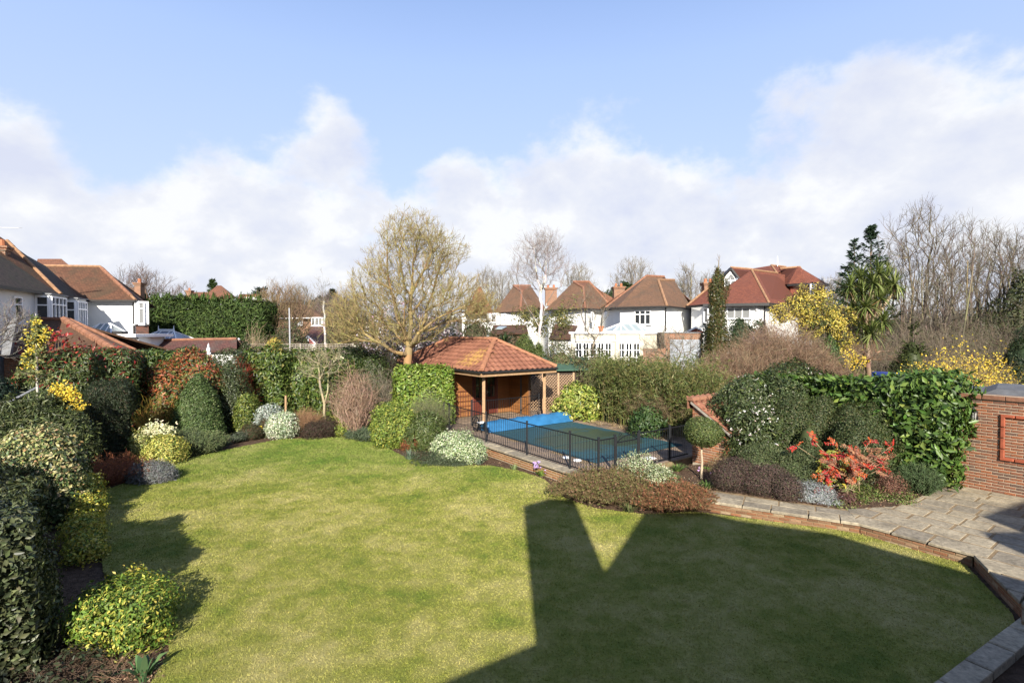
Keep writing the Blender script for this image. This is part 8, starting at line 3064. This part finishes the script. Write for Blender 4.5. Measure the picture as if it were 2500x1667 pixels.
F4 = np.array([(k * 3 + j, k * 3 + j + 1, k * 3 + j + 4, k * 3 + j + 3) for k in range(4) for j in range(2)])
v = np.concatenate([b_[0] for b_ in bulk])
f = np.concatenate([F4 + i * nv for i in range(len(bulk))])
cc = np.repeat(np.array([tuple(b_[1]) for b_ in bulk]), nv, 0)
o = bpy.data.objects.new('foliage', np_mesh('foliage', v - np.array(cp.location), quads=f, mat=LEAF_GLOSS, cols=cc))
C.objects.link(o)
o.parent = cp
o['kind'] = 'stuff'
# dead skirts under the heads
sk_p = np.concatenate([np.array(pc(x, y + 14, dd)) + rng.normal(size=(14, 3)) * np.array([.12, .12, .12]) for x, y, dd in heads])
d_ = rng.normal(size=sk_p.shape) * 0.18 + np.array([0, 0, -0.45])
wood(cp, np.concatenate([sk_p, sk_p + d_, np.full((len(sk_p), 1), .012), np.full((len(sk_p), 1), .005)], 1), (((0.26, 0.15, 0.08), 1),), 'dead_leaves', 3, 352, kind='stuff')


# conifers
def spire(t, base, h, r, seed, cols=CONIF, leaf=0.35, name='crown'):
    """spruce-like crown: whorls of sloping branches clothed with sprays"""
    rng = np.random.default_rng(seed)
    base = np.array(base, float)
    nb = int(h * 16)
    z = np.sort(rng.random(nb) ** 0.85)
    a = rng.uniform(0, 6.283, nb)
    ln = r * (1 - z) ** 0.9 * rng.uniform(0.6, 1.15, nb) + 0.12
    d = np.stack([np.cos(a), np.sin(a), np.full(nb, 0.28) + z * 0.5], 1)
    root = base + np.stack([np.zeros(nb), np.zeros(nb), z * h], 1)
    m = 26
    k = np.repeat(np.arange(nb), m)
    u_ = rng.random(len(k)) ** 0.7
    sag = np.stack([np.zeros(len(k)), np.zeros(len(k)), -0.25 * u_ * (1 - u_) * ln[k]], 1)
    P = root[k] + d[k] * (u_ * ln[k])[:, None] + sag
    side = np.stack([-np.sin(a[k]), np.cos(a[k]), np.zeros(len(k))], 1)
    A = d[k] * 0.8 + side * rng.choice([-1, 1], len(k))[:, None] * rng.uniform(0.2, 0.9, len(k))[:, None] + np.array([0, 0, -0.2])
    B = unit(rng.normal(size=A.shape) * 0.5 + np.array([0, 0, 1]))
    L = leaf * rng.uniform(0.5, 1.1, len(k)) * (0.45 + 0.55 * ln[k] / (r + 0.1))
    v, tri = leaves_geo(P, B, A, L, L * 0.32)
    o = bpy.data.objects.new(name, np_mesh(name, v - np.array(wloc(t)), tris=tri, mat=LEAF_MATT, cols=np.repeat(pick_cols(rng, len(k), cols), 4, 0)))
    C.objects.link(o)
    o.parent = t
    o['kind'] = 'stuff'
    wood(t, [(*base, *(base + np.array([0, 0, h * 0.99])), 0.015 * h, 0.02)], TWD, 'trunk', 6, seed)


t = thing('dark_conifer', 'dark blue green conifer with two spires behind the cabbage palm', 'tree', tuple(lift(at(2115, 760, 36), 0)))
for x, yt, r, s in ((2124, 552, 2.0, 360), (2084, 588, 1.5, 361)):
    b = lift(at(x, 760, 36), 4.0)
    spire(t, b, at(x, yt, 36).z - 4.0, r, s, [((0.03, 0.055, 0.034), 3), ((0.05, 0.078, 0.045), 2)], 0.55, 'crown')
t = thing('yew_bush', 'broad dark green conifer in front of the bare trees at right', 'tree', tuple(lift(at(2228, 930, 25), 0)))
spire(t, lift(at(2228, 930, 25), 0.2), at(2228, 790, 25).z - 0.2, 1.35, 362, [((0.05, 0.065, 0.018), 3), ((0.075, 0.09, 0.025), 2), ((0.03, 0.04, 0.014), 2)], 0.28)
foliage(t, [E(2182, 2272, 830, 25)], leaf=0.16, wid=0.2, cover=1.6, cols=[((0.05, 0.065, 0.018), 3), ((0.03, 0.04, 0.014), 2)], seed=363, lumps=0.2)
t = thing('distant_conifer', 'small dark conifer top beside the orange roof above the hedge', 'tree', tuple(lift(at(520, 760, 80), 0)))
spire(t, lift(at(520, 760, 80), 5.0), at(520, 684, 80).z - 5, 2.2, 364, CONIF, 0.9)
t = thing('cedar', 'dark flat topped cedar on the skyline above the hedge', 'tree', tuple(lift(at(635, 760, 95), 0)))
foliage(t, [EF(622, 650, 702, 712, 95), EF(615, 640, 712, 722, 95), EF(630, 652, 715, 724, 95)], leaf=0.6, wid=0.4, cover=1.8, cols=[((0.02, 0.035, 0.028), 1)], seed=365, lumps=0.3, name='crown')
wood(t, [(*lift(at(635, 760, 95), 0), *at(635, 706, 95), 0.5, 0.2)], TWD, 'trunk', 6, 366)
for lab, x, yt, d, r, s in (('dark rounded conifer on the skyline left of the big bare tree', 812, 708, 85, 3.4, 367), ('olive green conifer behind the white houses chimney', 1530, 690, 62, 3.2, 368)):
    t = thing('distant_conifer', lab, 'tree', tuple(lift(at(x, 780, d), 0)))
    spire(t, lift(at(x, 780, d), 2.0), at(x, yt, d).z - 2, r, s, CONIF if x > 1000 else [((0.03, 0.045, 0.025), 1)], 0.9)
    c = at(x, yt + 25, d)
    foliage(t, [('e', (c.x, c.y, c.z - 2), (r * 1.3, r, 2.6))], leaf=0.5, wid=0.3, cover=1.4, cols=[((0.05, 0.07, 0.025), 1), ((0.03, 0.045, 0.02), 1)], seed=s + 20, lumps=0.3)

# the tall conifer hedge
lh_ = thing('conifer_hedge', 'very tall ragged conifer hedge behind the conservatory', 'hedge', tuple(lift(at(500, 830, 43), 0)))
foliage(lh_, [BX(352, 645, 738, 42.0, 3.0)] + [E(x, x + 26, y, 43, 0, 2.0) for x, y in zip(range(345, 640, 17), [732, 724, 730, 719, 727, 722, 730, 724, 719, 728, 722, 730, 725, 733, 728, 735, 738, 742])], leaf=0.34, wid=0.24, cover=2.0, cols=CONIF, mat=LEAF_MATT, lumps=0.22, lfreq=1.3, thick=0.5, rand=0.8, droop=-0.2, seed=370, core=0.3)
rng = np.random.default_rng(371)
q = np.array([tuple(at(x, 728 + rng.uniform(-3, 8), 42.8)) for x in rng.uniform(350, 640, 110)])
S = np.concatenate([q, q + rng.normal(size=q.shape) * 0.1 + np.array([0, 0, .5]), np.full((len(q), 1), .07), np.full((len(q), 1), .01)], 1)
wood(lh_, S, (((0.05, 0.08, 0.02), 1),), 'leader_shoots', 4, 372, kind='stuff')
shrub('yellow_shrub', 'rounded golden yellow shrub against the trellis topped fence', 'shrub', [E(643, 693, 826, 29.6)], 373, leaf=0.12, wid=0.45, cover=2.0, cols=[((0.33, 0.25, 0.05), 3), ((0.42, 0.34, 0.09), 1), ((0.2, 0.18, 0.04), 1)])
t = thing('pale_twig_shrub', 'pale upright leafless stems left of the golden yellow shrub', 'shrub', tuple(lift(at(628, 870, 30), 0)))
add_stems(t, lift(at(630, 870, 30.2), 0), 160, 0.8, 4.6, 374, (((0.33, 0.25, 0.17), 2), ((0.27, 0.19, 0.12), 1)), 0.010, droop=0.03, side=1, base_r=0.4)
shrub('box_ball', 'dark green round bush at the end of the low tiled outbuilding', 'shrub', [E(582, 616, 834, 29.2)], 375, leaf=0.12, wid=0.4, cover=2.0, cols=[((0.03, 0.042, 0.018), 1), ((0.045, 0.06, 0.022), 1)])

# bare trees along the horizon
def skyline(label, x, d, ytop, wpx, seed, n=260, cols=TWG, z0=0.0, rb=0.25, th=0.28, name='bare_tree', group='leafless trees along the horizon', twig=0.9, tr=0.012):
    b = np.array(lift(at(x, 800, d), z0))
    zt = at(x, ytop, d).z
    rx = wpx / 2 * d / F
    h = zt - z0
    t = thing(name, label, 'tree', tuple(b), group)
    c = (b[0], b[1], z0 + h * 0.66)
    rg = np.random.default_rng(seed + 1000)
    sk = [(b, -1)] + [(b + np.array([0, 0, h * th * k / 3]), k - 1) for k in (1, 2, 3)]
    for k in range(6):                       # main limbs sweep out, then up
        a_ = k * 1.05 + rg.uniform(0, .6)
        q_ = rg.uniform(0.3, 0.98)
        end = np.array([b[0] + math.cos(a_) * rx * q_, b[1] + math.sin(a_) * rx * q_, z0 + h * rg.uniform(0.8, 0.93) * (1 - 0.18 * q_ ** 2)])
        pp = 3 if k % 2 else 2
        p0 = sk[pp][0]
        for j in range(1, 6):
            u_ = j / 5
            pt = p0 + (end - p0) * np.array([u_ ** 0.7, u_ ** 0.7, u_ ** 1.15]) + rg.normal(size=3) * h * 0.008
            sk.append((pt, pp))
            pp = len(sk) - 1
    bare_tree(t, b, h, [(c, (rx, rx, h * 0.34), 1.0), ((b[0], b[1], z0 + h * 0.8), (rx * .6, rx * .6, h * 0.2), .4)], seed, n, rb, 0.016, cols, twig, 3, 0.9, h * th, 0.05, twcols=cols, tr=tr, up=0.65, skel=sk)
    return t


PURP = (((0.15, 0.115, 0.10), 3), ((0.12, 0.09, 0.08), 2))
skyline('wide leafless tree behind the chimney of the white house at left', 345, 58, 652, 145, 400, 340, PURP, rb=.3)
skyline('faint leafless tree left of the orange roof above the hedge', 448, 95, 690, 60, 401, 160, PURP)
skyline('brown leafless tree in front of the brick house, with two yellowish stems', 690, 46, 705, 150, 402, 380, (((0.17, 0.12, 0.075), 3), ((0.22, 0.16, 0.08), 1)), rb=.22)
skyline('grey leafless tree behind the brick house roof', 735, 75, 700, 90, 403, 220, TWG)
skyline('leafless tree on the skyline right of the thin young birch', 850, 80, 712, 100, 404, 220, PURP)
skyline('brown leafless tree right behind the thin young birch', 800, 66, 722, 110, 405, 260, PURP)
skyline('grey leafless tree left behind the silver birch', 1190, 84, 655, 95, 406, 260, TWG)
skyline('grey leafless tree between the big bare tree and the silver birch', 1235, 88, 662, 80, 407, 220, TWG)
skyline('leafless tree right behind the silver birch', 1410, 80, 648, 95, 408, 280, TWG)
skyline('rounded grey leafless tree behind the house with the tan roof', 1545, 78, 634, 125, 409, 360, TWG, rb=.3)
skyline('leafless tree with hanging seed balls left of the cypress', 1678, 62, 650, 62, 410, 150, TWG, tr=0.014)
skyline('pale leafless tree just left of the cypress tip', 1728, 74, 668, 70, 411, 170, TWG)
skyline('leafless tree behind the aerial right of the red tiled house', 2045, 62, 672, 90, 412, 220, TWG)
OLV = (((0.135, 0.11, 0.085), 3), ((0.10, 0.08, 0.065), 2), ((0.16, 0.145, 0.095), 1))
for k_, (lab, x, d, yt, wpx, s, n_) in enumerate((('tallest leafless tree on the right, with a broad fan crown', 2235, 38, 503, 215, 420, 520), ('leafless tree right of the tallest fan crowned tree', 2345, 36, 543, 130, 421, 330), ('tall thin leafless tree third from the right edge', 2405, 39, 548, 105, 422, 280),
                                  ('tall thin leafless tree second from the right edge', 2455, 35, 560, 105, 423, 280), ('leafless tree cut by the right edge of the view', 2515, 36, 572, 120, 424, 280), ('brown leafless tree behind the cabbage palm', 2190, 42, 610, 150, 425, 280),
                                  ('lower leafless tree in front of the tallest right hand tree', 2290, 33, 640, 150, 426, 300))):
    skyline(lab, x, d, yt, wpx, s, int(n_ * .5), OLV, rb=.13, th=.2 if k_ else .34, group='tall leafless trees at the right', twig=0.75, tr=0.009)
t = thing('sapling_stand', 'stand of thin upright leafless trunks behind the forsythia', 'trees', tuple(lift(at(2380, 850, 34), 0)), None)
rng = np.random.default_rng(430)
S = []
for k in range(15):
    x = rng.uniform(2190, 2520)
    d = rng.uniform(31, 40)
    p0 = np.array(lift(at(x, 830, d), 0))
    lean = rng.normal() * 0.5
    hh = rng.uniform(7, 9.5)
    for j in range(5):
        a, b = j / 5, (j + 1) / 5
        S.append((*(p0 + np.array([lean * a, 0, hh * a])), *(p0 + np.array([lean * b + rng.normal() * .03, 0, hh * b])), 0.08 * (1 - a * .7), 0.08 * (1 - b * .7)))
wood(t, S, (((0.19, 0.16, 0.09), 2), ((0.12, 0.095, 0.065), 2)), 'trunks', 5, 431, kind='stuff')
t['kind'] = 'stuff'
t = thing('undergrowth', 'brown leafless undergrowth below the tall trees at right', 'undergrowth', tuple(lift(at(2350, 860, 29), 0)))
t['kind'] = 'stuff'
for k, (x, d, yt) in enumerate(((2200, 31, 790), (2290, 29, 800), (2370, 30, 780), (2440, 28, 800), (2330, 33, 755), (2250, 34, 750), (2480, 31, 760), (2140, 29, 850), (2180, 27, 860))):
    S, tips = arching_stems(np.random.default_rng(440 + k), lift(at(x, 850, d), 0), 180, 2.0, at(x, yt, d).z, 0.008, 0.25, 7, 1.2, 4)
    wood(t, S, (((0.135, 0.105, 0.08), 3), ((0.18, 0.145, 0.105), 1), ((0.10, 0.10, 0.05), 1)), 'stems', 3, 440 + k, kind='stuff')
t = thing('pollarded_tree', 'stumpy pollarded tree with a spreading brown twig crown under the cabbage palm', 'tree', tuple(lift(at(2118, 905, 24), 0)))
b = np.array(lift(at(2118, 905, 24), 0))
bare_tree(t, b, 3.6, [(tuple(at(2115, 868, 24)), (1.15, 1.0, 0.45), 1.0)], 450, 120, 0.12, 0.01, TWB, 0.35, 2, 0.2, 2.4, 0.03)

fo = thing('forsythia', 'forsythia in yellow flower behind the cherry laurel and garage', 'shrub', tuple(lift(at(2350, 950, 18), 0)))
tp = []
for k, (x, d, n_, sp, yt) in enumerate(((2320, 18, 220, 1.0, 855), (2380, 18.5, 200, 1.0, 862), (2430, 18.2, 120, .8, 885), (2290, 18.3, 120, .7, 878))):
    S, tips = arching_stems(np.random.default_rng(460 + k), lift(at(x, 950, d), 0), n_, sp, at(x, yt, d).z, 0.006, 0.12, 7, 0.5, 3)
    wood(fo, S, (((0.25, 0.20, 0.10), 2), ((0.19, 0.14, 0.08), 1)), 'stems', 3, 460 + k, kind='stuff')
    tp.append(S[:, 3:6][S[:, 5] > 1.6])
q = np.concatenate(tp)
rng = np.random.default_rng(465)
wgt = np.where(q[:, 0] < 17.4, 0.9, 0.35)
q = q[rng.random(len(q)) < wgt]
flecks(fo, q + rng.normal(size=q.shape) * 0.04, 0.062, YEL, 466, 'blossom', LEAF_MATT, 2)
shrub('dark_evergreen', 'dark evergreen bush at the right edge above the garage roof', 'shrub', [E(2440, 2560, 830, 25), E(2470, 2580, 800, 27)], 467, leaf=0.13, wid=0.35, cover=1.8, cols=[((0.025, 0.042, 0.018), 2), ((0.045, 0.06, 0.025), 1)], lumps=0.25)
shrub('ivy_clad_tree', 'ivy clad dark green tree at the far right edge', 'tree', [EF(2455, 2560, 640, 830, 33), EF(2430, 2520, 760, 850, 32)], 468, leaf=0.22, wid=0.4, cover=1.2, cols=[((0.05, 0.06, 0.025), 2), ((0.08, 0.085, 0.035), 1)], lumps=0.5, core=None, thick=0.9)
at_ = thing('apple_tree', 'gnarled pale leafless tree against the white house at the left edge', 'tree', tuple(lift(at(10, 900, 17.5), 0)))
b = np.array(lift(at(-25, 960, 17.5), 0))
bare_tree(at_, b, 5, [(tuple(at(15, 790, 17.5)), (0.75, 0.7, 0.75), 1.0), (tuple(at(-20, 830, 17.5)), (.9, .8, .9), .6)], 470, 150, 0.09, 0.008, (((0.20, 0.18, 0.16), 2), ((0.12, 0.10, 0.09), 1)), 0.3, 2, 0.25, 2.2, 0.025)

# far woods: one mass beyond counting
wt = thing('distant_woods', 'brown leafless woods closing the view beyond the houses', 'woods', (0, 120, 0))
wt['kind'] = 'stuff'
rng = np.random.default_rng(480)
S = []
for k in range(420):
    x = rng.uniform(-160, 165)
    y = rng.uniform(105, 150)
    h = rng.uniform(8, 14) * (0.85 + 0.2 * math.sin(x * 0.06 + 1))
    b = np.array([x, y, 0])
    m = 70
    d = unit(rng.normal(size=(m, 3)) + np.array([0, 0, 0.8]))
    c = b + np.array([0, 0, h * 0.3])
    e = c + d * np.array([h * 0.33, h * 0.33, h * 0.7]) * rng.uniform(0.6, 1, (m, 1))
    e[:, 2] = np.maximum(e[:, 2], 0.4)
    st = c + (e - c) * rng.uniform(0.1, 0.6, (m, 1))
    S.append(np.concatenate([st, e, np.full((m, 1), 0.10), np.full((m, 1), 0.03)], 1))
    S.append(np.array([[*b, *(b + np.array([0, 0, h * .6])), 0.25, 0.12]]))
wood(wt, np.concatenate(S), (((0.12, 0.10, 0.085), 3), ((0.15, 0.125, 0.10), 2), ((0.09, 0.075, 0.06), 1)), 'trees', 3, 481, kind='stuff')
foliage(wt, [('e', (x, 118 + 6 * math.sin(x), 2.5), (12, 5, 5.0 + 1.5 * math.sin(x * .13))) for x in range(-150, 160, 16)], leaf=1.1, wid=0.4, cover=1.5, cols=[((0.06, 0.055, 0.035), 2), ((0.05, 0.065, 0.03), 1), ((0.09, 0.07, 0.05), 1)], seed=482, lumps=1.0, lfreq=0.4, thick=1.5, name='thicket')
for lab, x, d, yt, wp, s in (('mid distance green shrubs below the brick house', 700, 40, 800, 120, 490), ('mid distance brown shrubs left of the magnolia', 850, 42, 790, 140, 491), ('green shrubs between the white houses and the birch', 1230, 44, 815, 90, 492), ('brown green shrubs behind the pool house ridge below the orange roof', 1160, 46, 778, 90, 494), ('dark shrubs beside the brick boundary wall', 1740, 29, 845, 60, 493)):
    shrub('garden_shrubs', lab, 'shrubs', [E(x - wp / 2, x + wp / 2, yt, d), E(x - wp / 3, x + wp / 2, yt + 8, d - 1)], s, leaf=0.2, wid=0.35, cover=1.3, cols=[((0.07, 0.075, 0.03), 2), ((0.05, 0.065, 0.025), 1), ((0.11, 0.08, 0.05), 2)], lumps=0.35)

shrub('olive_shrub', 'olive green shrub in the undergrowth behind the forsythia', 'shrub', [E(2300, 2400, 805, 32), E(2380, 2450, 825, 31)], 500, leaf=0.16, wid=0.35, cover=0.9, cols=[((0.075, 0.085, 0.035), 2), ((0.10, 0.095, 0.045), 1)], lumps=0.4, core=None, thick=0.6)
t = thing('weeping_tree', 'small weeping tree of pinkish twigs between cypress and mimosa', 'tree', tuple(lift(at(1880, 880, 27.5), 0)))
S, tips = arching_stems(np.random.default_rng(501), lift(at(1880, 880, 27.5), 1.5), 330, 1.5, at(1880, 768, 27.5).z - 1.5, 0.007, 0.85, 7, 0.2, 3)
wood(t, S, (((0.25, 0.17, 0.15), 2), ((0.20, 0.13, 0.11), 2), ((0.32, 0.26, 0.23), 1)), 'twigs', 3, 501, kind='stuff')
b = np.array(lift(at(1880, 880, 27.5), 0))
wood(t, [(*b, *(b + np.array([0, 0, 1.7])), 0.09, 0.07)], TWG, 'trunk', 6, 502)
